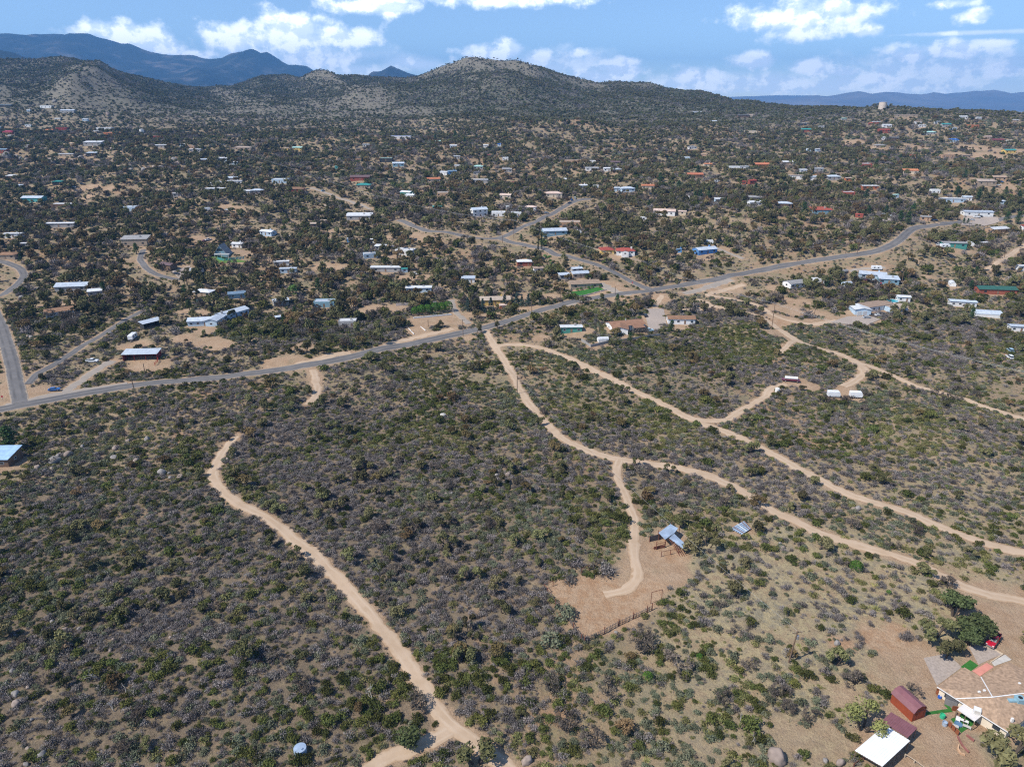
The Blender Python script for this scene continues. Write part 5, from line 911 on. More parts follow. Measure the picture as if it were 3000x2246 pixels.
def mk_grey(rng, i):
    p = [twigs(rng, 90, 1.15, 1.35, 0.028), twigs(rng, 60, 0.8, 1.5, 0.022, (rng.normal() * .3, rng.normal() * .3, 0))] + shrub_mesh('g', rng, None, 6, 150, 0.085, 0.95, 0.85, 0.05, 1.6)
    return (arr_mesh('grey_shrub', *join(p), M_GREY),)
def mk_dgrn(rng, i):
    return (arr_mesh('evergreen_shrub', *join(shrub_mesh('d', rng, None, 8, 420, 0.11, 1.0, 0.9, 0.05)), M_DGRN),)
def mk_bgrn(rng, i):
    return (arr_mesh('sage_shrub', *join(shrub_mesh('b', rng, None, 8, 330, 0.095, 1.0, 0.75, 0.02, 1.2) + [twigs(rng, 50, 0.9, 1.4, 0.022)]), M_BGRN),)
def mk_olv(rng, i):
    return (arr_mesh('olive_shrub', *join(shrub_mesh('o', rng, None, 7, 260, 0.10, 1.0, 0.7, 0.02, 1.2) + [twigs(rng, 40, 0.85, 1.4, 0.022)]), M_OLIVE),)
def mk_yuc(rng, i):
    return (arr_mesh('beargrass_clump', *join([twigs(rng, 150, 1.1, 1.45, 0.035, curl=0.9), twigs(rng, 60, 0.75, 1.5, 0.03, (0.5 * rng.normal(), 0.5 * rng.normal(), 0), 0.8)]), M_YUC),)
def mk_tuft(rng, i):
    return (arr_mesh('grass_tuft', *join([twigs(rng, 26, 0.75, 1.4, 0.05, (0.6 * rng.normal(), 0.6 * rng.normal(), 0), 0.6) for k in range(3)]), M_TUFT),)
def crown_tree(rng, mat, h=1.5, n=900, size=0.085, levels=2, cr=0.42):
    segs, tips = [], []
    for k in range(rng.integers(2, 4)):
        a = rng.random() * 6.28
        s, t = limbs(rng, 0.52, 0, levels, 0.075, (2, 3), 0.55, (0.06 * math.cos(a), 0.06 * math.sin(a), -0.15), (0.55 * math.cos(a), 0.55 * math.sin(a), 0.8))
        segs += s; tips += t
    T = np.array(tips); T[:, 2] *= h / max(T[:, 2].max(), 0.1) * 0.82; T[:, :2] *= 0.72 / max(np.abs(T[:, :2]).max(), 0.1)
    parts = []
    for c in T:
        r = cr * (0.6 + 0.5 * rng.random()); parts.append(tri_cloud(rng, c, (r, r, r * 0.7), max(12, n // len(T)), size, 0.45, 0.85))
    sc = np.array([0.72 / max(np.abs(np.array(tips)[:, :2]).max(), 0.1)] * 2 + [h / max(np.array(tips)[:, 2].max(), 0.1) * 0.82])
    segs = [(a * sc, b * sc, r0, r1) for a, b, r0, r1 in segs]
    return arr_mesh('crown', *join(parts), mat), arr_mesh('trunk', *tri_tubes(segs), BARK)
def mk_oak(rng, i): return crown_tree(rng, M_OAK)
def mk_brn(rng, i): return crown_tree(rng, M_BRN, 1.4, 800)
def mk_groak(rng, i): return crown_tree(rng, M_GROAK, 1.5, 1500, 0.075)
def mk_pv(rng, i): return crown_tree(rng, M_PV, 1.5, 1500, 0.05)
def mk_spring(rng, i): return crown_tree(rng, M_SPRG, 2.4, 1000, 0.08, 2, 0.4)
def mk_mesq(rng, i):
    segs, tips = [], []
    for k in range(3):
        a = rng.random() * 6.28
        s, t = limbs(rng, 0.42, 0, 4, 0.055, (2, 3), 0.5, (0, 0, -0.1), (0.6 * math.cos(a), 0.6 * math.sin(a), 0.75))
        segs += s; tips += t
    T = np.array(tips); f = 1.0 / np.abs(T[:, :2]).max(); fz = 1.15 / T[:, 2].max(); sc = np.array([f, f, fz])
    parts = [tri_cloud(rng, c * sc, (0.16, 0.16, 0.12), 5, 0.055, 0.2, 1.6) for c in T]
    parts += [twigs(rng, 4, 0.22, 1.6, 0.012, tuple(c * sc), 0.2) for c in T]
    return arr_mesh('crown', *join(parts), M_MESQ), arr_mesh('trunk', *tri_tubes([(a * sc, b * sc, max(r0, .008), max(r1, .006)) for a, b, r0, r1 in segs], 3), BARK)
def mk_pine(rng, i):
    parts = []; segs = [(np.array((0, 0, -0.2)), np.array((0, 0, 2.7)), 0.10, 0.02)]
    for k in range(26):
        z = 0.5 + 2.2 * (k / 25) ** 0.9; rr = (0.95 * (1 - (z / 3.1) ** 1.6)) * (0.55 + 0.45 * rng.random()); a = k * 2.4 + rng.random()
        c = np.array((rr * 0.7 * math.cos(a), rr * 0.7 * math.sin(a), z)); segs.append((np.array((0, 0, z - 0.1)), c, 0.022, 0.008))
        r = 0.24 + 0.28 * rr; parts.append(tri_cloud(rng, c, (r, r, r * 0.6), 36, 0.08, 0.35, 0.9))
    return arr_mesh('crown', *join(parts), M_PINE), arr_mesh('trunk', *tri_tubes(segs, 4), BARK)
def mk_cyp(rng, i):
    parts = [tri_cloud(rng, (0, 0, z), (0.34 * math.sin(min(1, (5 - z) / 4.5 + 0.12) * 1.57) + 0.04,) * 2 + (0.5,), 60, 0.09, 0.6, 0.7) for z in np.linspace(0.5, 4.7, 13)]
    return arr_mesh('crown', *join(parts), M_CYP), arr_mesh('trunk', *tri_tubes([(np.array((0, 0, -.3)), np.array((0, 0, 3.)), 0.06, 0.02)]), BARK)
def mk_spruce(rng, i):
    parts = []
    for z in np.linspace(0.3, 2.3, 9):
        r = 0.75 * (1 - z / 2.6); 
        for k in range(5):
            a = rng.random() * 6.28; parts.append(tri_cloud(rng, (r * .6 * math.cos(a), r * .6 * math.sin(a), z), (r * .5 + .08, r * .5 + .08, 0.16), 18, 0.075, 0.4, 0.9))
    return arr_mesh('crown', *join(parts), M_SPRUCE), arr_mesh('trunk', *tri_tubes([(np.array((0, 0, -.3)), np.array((0, 0, 2.3)), 0.06, 0.015)]), BARK)
def mk_ball(rng, i):
    return (arr_mesh('clipped_bush', *join([tri_cloud(rng, (0, 0, 0.95), (0.95, 0.95, 1.0), 700, 0.085, 0.85, 0.45)]), M_HEDGE),)
def mk_snag(rng, i):
    segs, tips = limbs(rng, 0.75, 0, 3, 0.06, (1, 3), 0.6, None, (rng.normal() * .5, rng.normal() * .5, 0.8))
    return (arr_mesh('dead_snag', *tri_tubes([(a, b, max(r0, .012), max(r1, .01)) for a, b, r0, r1 in segs], 4), GREYWOOD),)
for k_, c_, f_ in (('grey', 5, mk_grey), ('dgrn', 5, mk_dgrn), ('bgrn', 4, mk_bgrn), ('olv', 4, mk_olv), ('pverde', 1, mk_pv), ('groak', 2, mk_groak), ('yuc', 3, mk_yuc), ('tuft', 3, mk_tuft), ('oak', 5, mk_oak), ('brn', 4, mk_brn), ('mesq', 4, mk_mesq), ('pine', 3, mk_pine), ('cyp', 1, mk_cyp), ('spruce', 2, mk_spruce), ('spring', 2, mk_spring), ('ball', 2, mk_ball), ('snag', 4, mk_snag)):
    variants(k_, c_, f_)

# ---------------------------------------------------------------- plants: individuals
PLANT = {   # kind -> object name, category, group
    'grey': ('grey_shrub', 'shrub', 'bare grey shrubs on the scrub slopes'), 'dgrn': ('evergreen_shrub', 'shrub', 'dark evergreen shrubs on the scrub slopes'),
    'bgrn': ('sage_shrub', 'shrub', 'dusty green shrubs on the scrub slopes'), 'olv': ('olive_shrub', 'shrub', 'yellow olive shrubs on the scrub slopes'), 'groak': ('green_oak_tree', 'tree', 'green oak trees'), 'pverde': ('palo_verde_tree', 'tree', 'palo verde trees'), 'yuc': ('beargrass_clump', 'grass clump', 'beargrass clumps on the open slope'),
    'oak': ('oak_tree', 'tree', 'olive oak trees'), 'brn': ('brown_oak_tree', 'tree', 'rusty brown oak trees'), 'mesq': ('mesquite_tree', 'tree', 'bare mesquite trees'),
    'pine': ('pine_tree', 'tree', 'dark pine trees in the town'), 'cyp': ('cypress_tree', 'tree', 'tall dark cypresses'), 'spruce': ('spruce_tree', 'tree', 'blue spruces by the road'),
    'spring': ('leafy_tree', 'tree', 'fresh green trees'), 'ball': ('clipped_bush', 'bush', 'clipped round bushes'), 'snag': ('dead_snag', 'dead tree', 'bleached dead snags')}
def plant(kind, x, y, s, label, hs=1.0, group=None, var=None, rz=None, sink=0.05):
    nm, cat, grp = PLANT[kind]; vs = PROTO[kind]; v = vs[(random.randrange(len(vs)) if var is None else var) % len(vs)]
    z = gz(x, y) - sink * s; rz = random.random() * 6.28 if rz is None else rz
    if len(v) == 1:
        o = link(nm, v[0], None, (x, y, z), rz); o.scale = (s, s, s * hs)
    else:
        o = link(nm, None, None, (x, y, z), rz); o.scale = (s, s, s * hs); o.empty_display_size = 0.1
        link('crown', v[0], o); link('trunk', v[1], o)
    return tag(o, label, cat, group or grp)

HERO = [('pine', -181.0, 229.1, 4.6, 0.75, 'big bushy pine beside the pale blue roof at left edge'),
 ('ball', 30.2, 122.1, 1.25, 0.9, 'round clipped-looking juniper alone on the open slope'),
 ('ball', 94.0, 161.1, 1.9, 0.85, 'bright round juniper below the right dirt road'),
 ('ball', 98.0, 151.0, 0.7, 1.0, 'tiny round juniper at the foot of the open slope'),
 ('dgrn', 116.5, 189.5, 1.6, 1.2, 'dark juniper standing beside the right dirt road'),
 ('dgrn', 139.0, 199.3, 1.4, 1.1, 'olive juniper right of the right dirt road'),
 ('dgrn', 41.7, 110.3, 2.0, 1.0, 'green juniper at the bottom of the open slope'),
 ('ball', 43.2, 128.1, 0.9, 1.0, 'small round green juniper above the bare patch'),
 ('dgrn', 130.7, 161.1, 1.9, 0.9, 'green juniper right of the lower dirt road'),
 ('dgrn', 132.7, 166.9, 1.5, 1.0, 'paired green juniper right of the dirt road'),
 ('dgrn', 129.7, 168.4, 1.4, 1.0, 'left one of the paired junipers by the road'),
 ('dgrn', 134.6, 172.5, 1.3, 1.0, 'green juniper at the verge of the right dirt road'),
 ('dgrn', 97.3, 142.4, 2.3, 0.95, 'dense green juniper behind the pale path'),
 ('dgrn', 94.3, 143.2, 1.2, 1.0, 'small green juniper left of the dense one'),
 ('groak', 110.1, 137.1, 5.6, 0.8, 'large green oak shading the red pickup'),
 ('groak', 109.1, 141.2, 4.6, 0.9, 'green oak behind the large one near the lot'),
 ('groak', 106.5, 133.7, 4.6, 0.8, 'middle crown of the yard grove by the gravel'),
 ('oak', 100.5, 134.2, 4.6, 0.8, 'olive oak at the left of the yard grove'),
 ('oak', 100.6, 128.9, 3.8, 0.9, 'low oak in front of the yard grove by the gravel'),
 ('groak', 108.0, 131.9, 3.0, 0.8, 'oak crown nearest the pickup hood'),
 ('dgrn', 114.3, 145.6, 2.2, 1.2, 'dark green juniper topping the yard grove'),
 ('mesq', 75.9, 120.0, 3.1, 0.95, 'leafless mesquite with shadow in the bare yard'),
 ('mesq', 85.6, 116.6, 2.6, 0.95, 'bare mesquite behind the red barn-roofed shed'),
 ('mesq', 58.4, 113.9, 2.2, 1.0, 'bare mesquite left of the yard'),
 ('mesq', 62.2, 111.0, 2.2, 0.8, 'dark bare mesquite lower left of the yard'),
 ('pverde', 71.9, 108.5, 4.6, 1.0, 'yellow green palo verde beside the carport'),
 ('oak', 96.7, 101.1, 6.5, 0.75, 'big grey green oak at the lower right corner'),
 ('oak', 122.7, 134.3, 2.0, 1.0, 'small olive tree right of the red pickup'),
 ('dgrn', 65.9, 122.0, 2.2, 0.6, 'dark prickly pear thicket below the leaning pole'),
 ('dgrn', 63.8, 124.0, 1.8, 0.6, 'dark cactus clump left of the thicket'),
 ('dgrn', 70.6, 121.5, 1.6, 0.5, 'dark spreading cactus right of the thicket'),
 ('mesq', 28.8, 132.9, 4.4, 0.85, 'large bare mesquite below the corral fence'),
 ('mesq', 37.8, 126.3, 3.6, 0.8, 'wide bare mesquite right of the corral'),
 ('mesq', 20.9, 118.0, 3.0, 1.0, 'dark bare mesquite on the bare lower slope'),
 ('mesq', 6.9, 119.7, 3.2, 1.0, 'bare mesquite left on the lower slope'),
 ('mesq', 10.0, 108.6, 3.4, 1.0, 'bare mesquite at the bottom of the slope'),
 ('mesq', 53.2, 125.8, 2.4, 0.7, 'grey bare mesquite beside the sandy patch'),
 ('mesq', 16.6, 104.5, 3.2, 0.8, 'bare mesquite near the bottom edge'),
 ('bgrn', 12.9, 142.5, 3.2, 1.3, 'grey green bush growing over the corral fence'),
 ('bgrn', 9.0, 132.4, 3.0, 1.3, 'grey green tree outside the corral corner'),
 ('oak', 51.6, 169.7, 4.0, 0.8, 'dense oak behind the open loafing shed'),
 ('oak', 56.3, 171.1, 3.4, 0.8, 'dark oak right of the loafing shed'),
 ('oak', 50.7, 181.6, 2.8, 0.9, 'oak above the loafing shed roof'),
 ('dgrn', 57.9, 181.8, 1.8, 1.5, 'small dark tree casting a long shadow'),
 ('oak', 73.0, 179.0, 2.4, 1.1, 'olive oak right of the fallen roof panel'),
 ('dgrn', 72.2, 169.3, 2.0, 1.1, 'round green shrub near the dirt road verge'),
 ('grey', 25.7, 159.3, 3.6, 1.0, 'pale grey bush by the corral entrance'),
 ('grey', 16.9, 162.4, 3.0, 1.0, 'pale grey bush left of the corral entrance'),
 ('grey', 15.4, 155.8, 2.6, 1.0, 'pale grey bush above the rail gate'),
 ('oak', 30.5, 194.9, 2.2, 1.1, 'oak casting shadow on the corral lane'),
 ('dgrn', 31.4, 185.5, 2.4, 0.8, 'dark green juniper at the corral lane edge'),
 ('mesq', 43.5, 211.1, 3.0, 1.2, 'grey tree in the angle of the road fork'),
 ('brn', 43.4, 201.4, 3.0, 0.7, 'brown mesquite thicket under the road fork'),
 ('oak', 81.5, 213.4, 2.6, 1.0, 'olive oak between the two dirt roads'),
 ('brn', 77.6, 194.0, 3.0, 0.9, 'brown oak on the verge of the right dirt road'),
 ('mesq', 101.4, 181.9, 2.8, 1.0, 'leaning bare mesquite near the pale rocks'),
 ('oak', 87.2, 170.2, 3.6, 0.7, 'dense olive thicket beside the lower dirt road'),
 ('oak', 92.9, 199.0, 2.4, 1.0, 'dark oak above the lower dirt road'),
 ('mesq', 114.4, 152.5, 2.6, 1.3, 'grey bare tree hanging over the lower dirt road'),
 ('dgrn', -29.2, 119.2, 2.2, 1.2, 'leafy green shrub left of the road branch'),
 ('groak', -20.8, 105.8, 3.4, 0.85, 'large green oak above the bottom lane'),
 ('oak', -7.0, 100.7, 4.0, 0.8, 'grey green oak between the two bottom roads'),
 ('mesq', -21.6, 113.6, 3.2, 1.1, 'grey leafless tree leaning over the dirt road'),
 ('dgrn', -37.7, 110.3, 2.2, 1.1, 'green bush alone on the lower left slope'),
 ('oak', -13.9, 134.1, 1.9, 1.6, 'upright yellow green tree right of the dirt road'),
 ('oak', -10.5, 137.5, 1.7, 1.9, 'tall olive tree right of the dirt road'),
 ('oak', -2.1, 143.5, 2.6, 1.1, 'olive tree at the top of the wash'),
 ('bgrn', -76.5, 108.0, 1.8, 1.2, 'bright green bush at the lower left'),
 ('brn', -86.1, 118.6, 2.0, 1.2, 'orange brown oak on the dark left slope'),
 ('brn', -87.9, 205.9, 3.4, 0.9, 'rusty oak thicket inside the dirt road bend'),
 ('oak', -93.2, 208.9, 2.6, 1.0, 'green oak inside the dirt road bend'),
 ('oak', -104.9, 209.0, 2.2, 1.1, 'dark green oak left of the road bend'),
 ('brn', -97.4, 238.1, 2.8, 1.3, 'orange oak beyond the dirt road bend'),
 ('oak', -69.7, 320.7, 4.0, 0.9, 'brown oak clump on the near verge of the main road'),
 ('oak', -60.3, 308.1, 2.6, 1.1, 'green oak below the brown clump'),
 ('brn', -104.9, 286.0, 3.4, 1.1, 'rusty oak beside the dirt road mouth'),
 ('oak', -92.2, 329.1, 3.4, 1.0, 'round green oak above the main road'),
 ('oak', -100.5, 328.2, 3.2, 1.4, 'tall bare-trunked oak above the main road'),
 ('oak', -38.3, 335.2, 4.2, 0.7, 'dark green thicket on the near verge of the road'),
 ('oak', -19.3, 362.9, 2.8, 1.3, 'grey oak at the junction of road and track'),
 ('oak', -8.3, 368.7, 2.4, 1.2, 'grey oak right of the junction'),
 ('oak', -66.5, 416.0, 4.6, 0.75, 'broad olive tree above the white wall'),
 ('oak', -106.6, 426.4, 4.4, 0.8, 'large olive brown oak above the white-roofed cabin'),
 ('ball', -55.3, 390.3, 2.55, 1.0, 'first from the left of the clipped hedge bushes'),
 ('ball', -51.8, 391.9, 3.0, 1.0, 'second from the left of the clipped hedge bushes'),
 ('ball', -48.4, 393.6, 2.8499999999999996, 1.0, 'third from the left of the clipped hedge bushes'),
 ('ball', -44.3, 396.0, 3.1500000000000004, 1.0, 'third from the right of the clipped hedge bushes'),
 ('ball', -40.8, 397.6, 3.0, 1.0, 'second from the right of the clipped hedge bushes'),
 ('ball', -37.2, 399.2, 3.1500000000000004, 1.0, 'rightmost of the clipped hedge bushes'),
 ('ball', 41.4, 438.7, 1.05, 1.0, 'leftmost small round bush in front of the tan house'),
 ('ball', 43.9, 440.5, 1.05, 1.0, 'second small round bush in front of the tan house'),
 ('ball', 48.8, 441.8, 1.05, 1.0, 'middle small round bush in front of the tan house'),
 ('ball', 51.1, 442.9, 1.05, 1.0, 'fourth small round bush in front of the tan house'),
 ('ball', 56.7, 443.2, 1.05, 1.0, 'rightmost small round bush in front of the tan house'),
 ('spruce', 2.8, 411.8, 3.3, 1.0, 'leftmost of the blue spruces beside the main road'),
 ('spruce', 5.9, 409.4, 2.8, 1.0, 'second of the blue spruces beside the main road'),
 ('spruce', 9.6, 409.2, 3.2, 1.0, 'third of the blue spruces beside the main road'),
 ('spruce', 16.6, 410.1, 1.8, 1.0, 'low rightmost of the blue spruces beside the main road'),
 ('spruce', -25.8, 400.1, 3.5, 1.0, 'first blue spruce in the row before the tan roof'),
 ('spruce', -17.0, 399.0, 3.5, 1.0, 'second blue spruce in the row before the tan roof'),
 ('spruce', -12.3, 401.4, 3.5, 1.0, 'third blue spruce in the row before the tan roof'),
 ('spruce', -4.3, 407.2, 3.5, 1.0, 'fourth blue spruce in the row before the tan roof'),
 ('pine', 62.0, 405.0, 2.6, 1.0, 'green pine beside the main road above the ranch house'),
 ('pine', 84.7, 360.7, 2.4, 1.1, 'young pine before the house on stilts'),
 ('pine', 60.9, 347.7, 2.2, 0.8, 'dark pine in front of the ranch house patio'),
 ('oak', 51.0, 340.5, 2.2, 1.0, 'dark green tree beside the arched shed'),
 ('oak', 52.2, 374.5, 2.8, 0.9, 'green tree left behind the ranch house'),
 ('oak', 41.6, 412.0, 4.0, 0.8, 'olive thicket on the near road verge'),
 ('spring', -135.0, 426.1, 3.4, 1.0, 'tall fresh green cottonwood among dark oaks'),
 ('spring', 24.2, 489.1, 3.6, 0.9, 'pale green willow behind the old sheds'),
 ('cyp', 21.8, 524.0, 2.0, 1.3, 'right one of the pair of dark cypresses by the street'),
 ('cyp', 19.2, 520.6, 2.0, 1.1, 'left one of the pair of dark cypresses by the street'),
 ('cyp', -323.8, 889.1, 2.0, 1.3, 'lone tall cypress before the big tan roof'),
 ('cyp', 245.8, 677.7, 1.8, 1.6, 'left tall cypress by the red roofs'),
 ('cyp', 257.5, 683.0, 1.8, 1.4, 'right tall cypress by the red roofs'),
 ('pine', 124.1, 657.8, 2.6, 1.0, 'dark pine left of the cream house'),
 ('spring', 120.2, 536.3, 1.8, 1.0, 'light green tree above the utility pole'),
 ('pine', 181.6, 702.1, 3.7199999999999998, 0.95, 'dark green pine standing right of the cream house'),
 ('pine', 185.9, 688.6, 3.7199999999999998, 0.95, 'tall dark pine standing right of the cream house'),
 ('pine', 176.1, 700.7, 3.1, 0.95, 'broad dark pine standing right of the cream house'),
 ('pine', 203.3, 661.7, 2.108, 0.95, 'dark green pine standing below the twin red roofs'),
 ('pine', 195.8, 665.4, 1.984, 0.95, 'dark green pine standing left of the twin red roofs'),
 ('pine', 243.6, 603.0, 4.03, 0.95, 'dark green pine standing left of the long red roof'),
 ('pine', 238.2, 714.8, 3.7199999999999998, 0.95, 'tall dark pine standing below the twin red roofs'),
 ('pine', 321.2, 742.5, 3.1, 0.95, 'dark green pine standing above the long red roof'),
 ('pine', 274.8, 736.4, 3.1, 0.95, 'dark green pine standing right of the twin red roofs'),
 ('pine', 340.6, 700.7, 4.03, 0.95, 'dark green pine standing right of the long red roof'),
 ('pine', 321.9, 585.0, 4.03, 0.95, 'dark green pine standing left of the green trailer home'),
 ('pine', 320.2, 593.9, 3.41, 0.95, 'tall dark pine standing left of the green trailer home'),
 ('pine', 345.8, 623.2, 3.7199999999999998, 0.95, 'dark green pine standing above the green trailer home'),
 ('pine', 302.6, 613.1, 3.1, 0.95, 'tall dark pine standing right of the long red roof'),
 ('pine', 317.2, 612.6, 3.1, 0.95, 'broad dark pine standing right of the long red roof'),
 ('pine', 438.8, 719.0, 3.7199999999999998, 0.95, 'dark green pine standing above the long silver motel roof'),
 ('pine', 451.2, 703.7, 4.03, 0.95, 'tall dark pine standing above the long silver motel roof'),
 ('pine', 470.0, 713.4, 3.7199999999999998, 0.95, 'dark green pine standing below the tan porch house'),
 ('pine', 487.8, 721.4, 3.1, 0.95, 'dark green pine standing right of the tan porch house'),
 ('pine', 496.1, 712.7, 3.1, 0.95, 'tall dark pine standing right of the tan porch house'),
 ('pine', 424.8, 617.4, 3.7199999999999998, 0.95, 'dark green pine standing right of the long silver motel roof'),
 ('pine', 430.4, 611.9, 4.03, 0.95, 'tall dark pine standing right of the long silver motel roof'),
 ('pine', 380.9, 606.1, 1.8599999999999999, 0.95, 'dark green pine standing below the long silver motel roof'),
 ('pine', 385.8, 608.4, 1.736, 0.95, 'tall dark pine standing below the long silver motel roof'),
 ('pine', 211.0, 838.4, 3.7199999999999998, 0.95, 'tall dark pine standing left of the twin red roofs'),
 ('pine', 313.5, 996.9, 2.48, 0.95, 'dark green pine standing above the twin red roofs'),
 ('pine', 313.5, 877.0, 2.79, 0.95, 'tall dark pine standing right of the twin red roofs'),
 ('pine', 276.2, 797.5, 2.48, 0.95, 'broad dark pine standing right of the twin red roofs'),
 ('pine', 378.7, 995.2, 2.48, 0.95, 'dark green pine standing below the teal-roofed house on the ridge'),
 ('pine', 404.0, 870.5, 3.1, 0.95, 'dark green pine standing left of the orange tiled villa'),
 ('pine', 465.7, 942.3, 3.1, 0.95, 'tall dark pine standing left of the orange tiled villa'),
 ('pine', 487.0, 961.4, 3.1, 0.95, 'dark green pine standing above the orange tiled villa'),
 ('pine', 502.9, 960.7, 3.1, 0.95, 'tall dark pine standing above the orange tiled villa'),
 ('pine', 429.0, 871.5, 3.1, 0.95, 'broad dark pine standing left of the orange tiled villa'),
 ('pine', 503.7, 771.1, 2.79, 0.95, 'dark green pine standing above the tan porch house'),
 ('pine', 465.8, 756.5, 3.1, 0.95, 'dark green pine standing left of the tan porch house'),
 ('pine', 26.4, 681.0, 2.48, 0.95, 'dark green pine standing right of the white and blue gables'),
 ('pine', 159.0, 790.5, 3.7199999999999998, 0.95, 'dark green pine standing above the cream house'),
 ('pine', 172.5, 757.7, 3.7199999999999998, 0.95, 'tall dark pine standing above the cream house'),
 ('pine', 126.2, 738.4, 2.48, 0.95, 'broad dark pine standing above the cream house'),
 ('pine', 89.0, 710.2, 2.17, 0.95, 'dark green pine standing left of the cream house'),
 ('pine', 111.7, 793.4, 2.79, 0.95, 'tall dark pine standing left of the cream house'),
 ('pine', -78.0, 702.8, 3.1, 0.95, 'dark green pine standing above the small teal roof'),
 ('pine', -61.8, 651.6, 2.17, 0.95, 'dark green pine standing right of the small teal roof'),
 ('pine', -114.1, 1113.8, 3.7199999999999998, 0.95, 'dark green pine standing right of the long blue-roofed hall'),
 ('pine', -85.1, 1126.4, 4.96, 0.95, 'dark green pine standing above the white and blue gables'),
 ('pine', -52.1, 1109.7, 3.1, 0.95, 'tall dark pine standing above the white and blue gables'),
 ('pine', -66.5, 1053.5, 3.1, 0.95, 'broad dark pine standing above the white and blue gables'),
 ('pine', 261.4, 388.3, 2.232, 0.95, 'dark green pine standing below the green trailer home'),
 ('pine', 307.5, 463.7, 2.604, 0.95, 'tall dark pine standing below the green trailer home'),
 ('pine', 287.3, 434.9, 2.48, 0.95, 'broad dark pine standing below the green trailer home'),
 ('pine', 201.0, 444.7, 2.232, 0.95, 'dark green pine standing above the blue garage'),
 ('pine', 203.0, 448.0, 1.984, 0.95, 'tall dark pine standing above the blue garage'),
 ('pine', -186.3, 396.5, 2.48, 0.95, 'dark green pine standing above the grey L-shaped house'),
 ('pine', -200.7, 424.6, 2.48, 0.95, 'tall dark pine standing above the grey L-shaped house'),
 ('pine', -249.7, 423.7, 2.79, 0.95, 'dark green pine standing left of the grey L-shaped house'),
 ('pine', -271.9, 512.0, 3.1, 0.95, 'dark green pine standing left of the A-frame'),
 ('pine', -340.8, 488.9, 2.232, 0.95, 'dark green pine standing below the pink boulders'),
 ('pine', -125.4, 374.2, 2.108, 0.95, 'dark green pine standing right of the grey L-shaped house'),
 ('pine', -123.5, 389.4, 2.48, 0.95, 'tall dark pine standing right of the grey L-shaped house'),
 ('pine', -122.2, 437.7, 3.1, 0.95, 'dark green pine standing left of the long white trailer home'),
 ('pine', -77.5, 704.9, 2.79, 0.95, 'tall dark pine standing above the small teal roof'),
 ('pine', -32.3, 566.2, 2.232, 0.95, 'tall dark pine standing right of the small teal roof'),
 ('pine', 7.1, 546.0, 2.17, 0.95, 'broad dark pine standing right of the small teal roof')]       # kind, x, y, radius, height factor, label
for k_, x, y, s, hs, lab in HERO:
    plant(k_, x, y, s, lab, hs); stamp(CLEAR, x, y, s * 0.55, 1.0, s * 0.3)

# ---------------------------------------------------------------- plants: the scatter
LANDMARKS = [(22.1, 147.1, 'the corral'), (46.0, 176.6, 'the open loafing shed'), (-41.9, 103.6, 'the galvanised tank'), (83.9, 114.3, 'the red barn-roofed shed'), (114.8, 134.2, 'the red pickup'), (-60.1, 170.2, 'the left dirt road bend'), (-26.9, 131.9, 'the lower left dirt road'), (-146.3, 219.4, 'the granite boulders'), (0.8, 292.4, 'the middle dirt road'), (58.1, 278.9, 'the upper dirt road'), (97.3, 222.4, 'the right dirt road'), (36.8, 223.9, 'the dirt road fork'), (62.7, 367.9, 'the brown-roofed ranch house'), (200.0, 392.8, 'the blue garage'), (148.6, 282.9, 'the white box trailer'), (-167.7, 368.6, 'the grey L-shaped house'), (-179.5, 327.2, 'the red barn'), (-47.8, 397.9, 'the clipped hedge row'), (-84.7, 482.8, 'the long white trailer home'), (78.0, 518.1, 'the red-roofed house'), (142.0, 523.9, 'the bright blue house'), (-206.1, 504.5, 'the A-frame'), (-95.0, 116.4, 'the lower left boulders'), (-70.0, 116.1, 'the bottom left slope'), (4.4, 117.8, 'the lower wash'), (61.7, 123.7, 'the open grass slope'), (-129.4, 165.1, 'the left slope edge'), (265.3, 401.6, 'the long silver trailer'), (144.5, 192.0, 'the right edge slope'), (-91.2, 290.9, 'the dirt road mouth'), (-574.2, 923.7, 'the pink boulders'), (-168.2, 1130.2, 'the long blue-roofed hall'), (-435.9, 704.4, 'the brown adobe house'), (321.2, 516.8, 'the green trailer home'), (267.6, 627.3, 'the long red roof'), (-28.5, 633.1, 'the white two-storey house'), (-230.3, 470.7, 'the purple-roofed house'), (-249.4, 378.2, 'the white gabled house'), (-89.5, 372.2, 'the white-roofed cabin'), (-95.5, 155.7, 'the dark left slope'), (-18.7, 197.1, 'the middle scrub slope'), (5.1, 142.6, 'the tree-lined wash')]    # x, y, words
BUCK = {k: [] for k in ('grey', 'dgrn', 'bgrn', 'olv', 'yuc', 'tuft', 'oak', 'brn', 'mesq')}
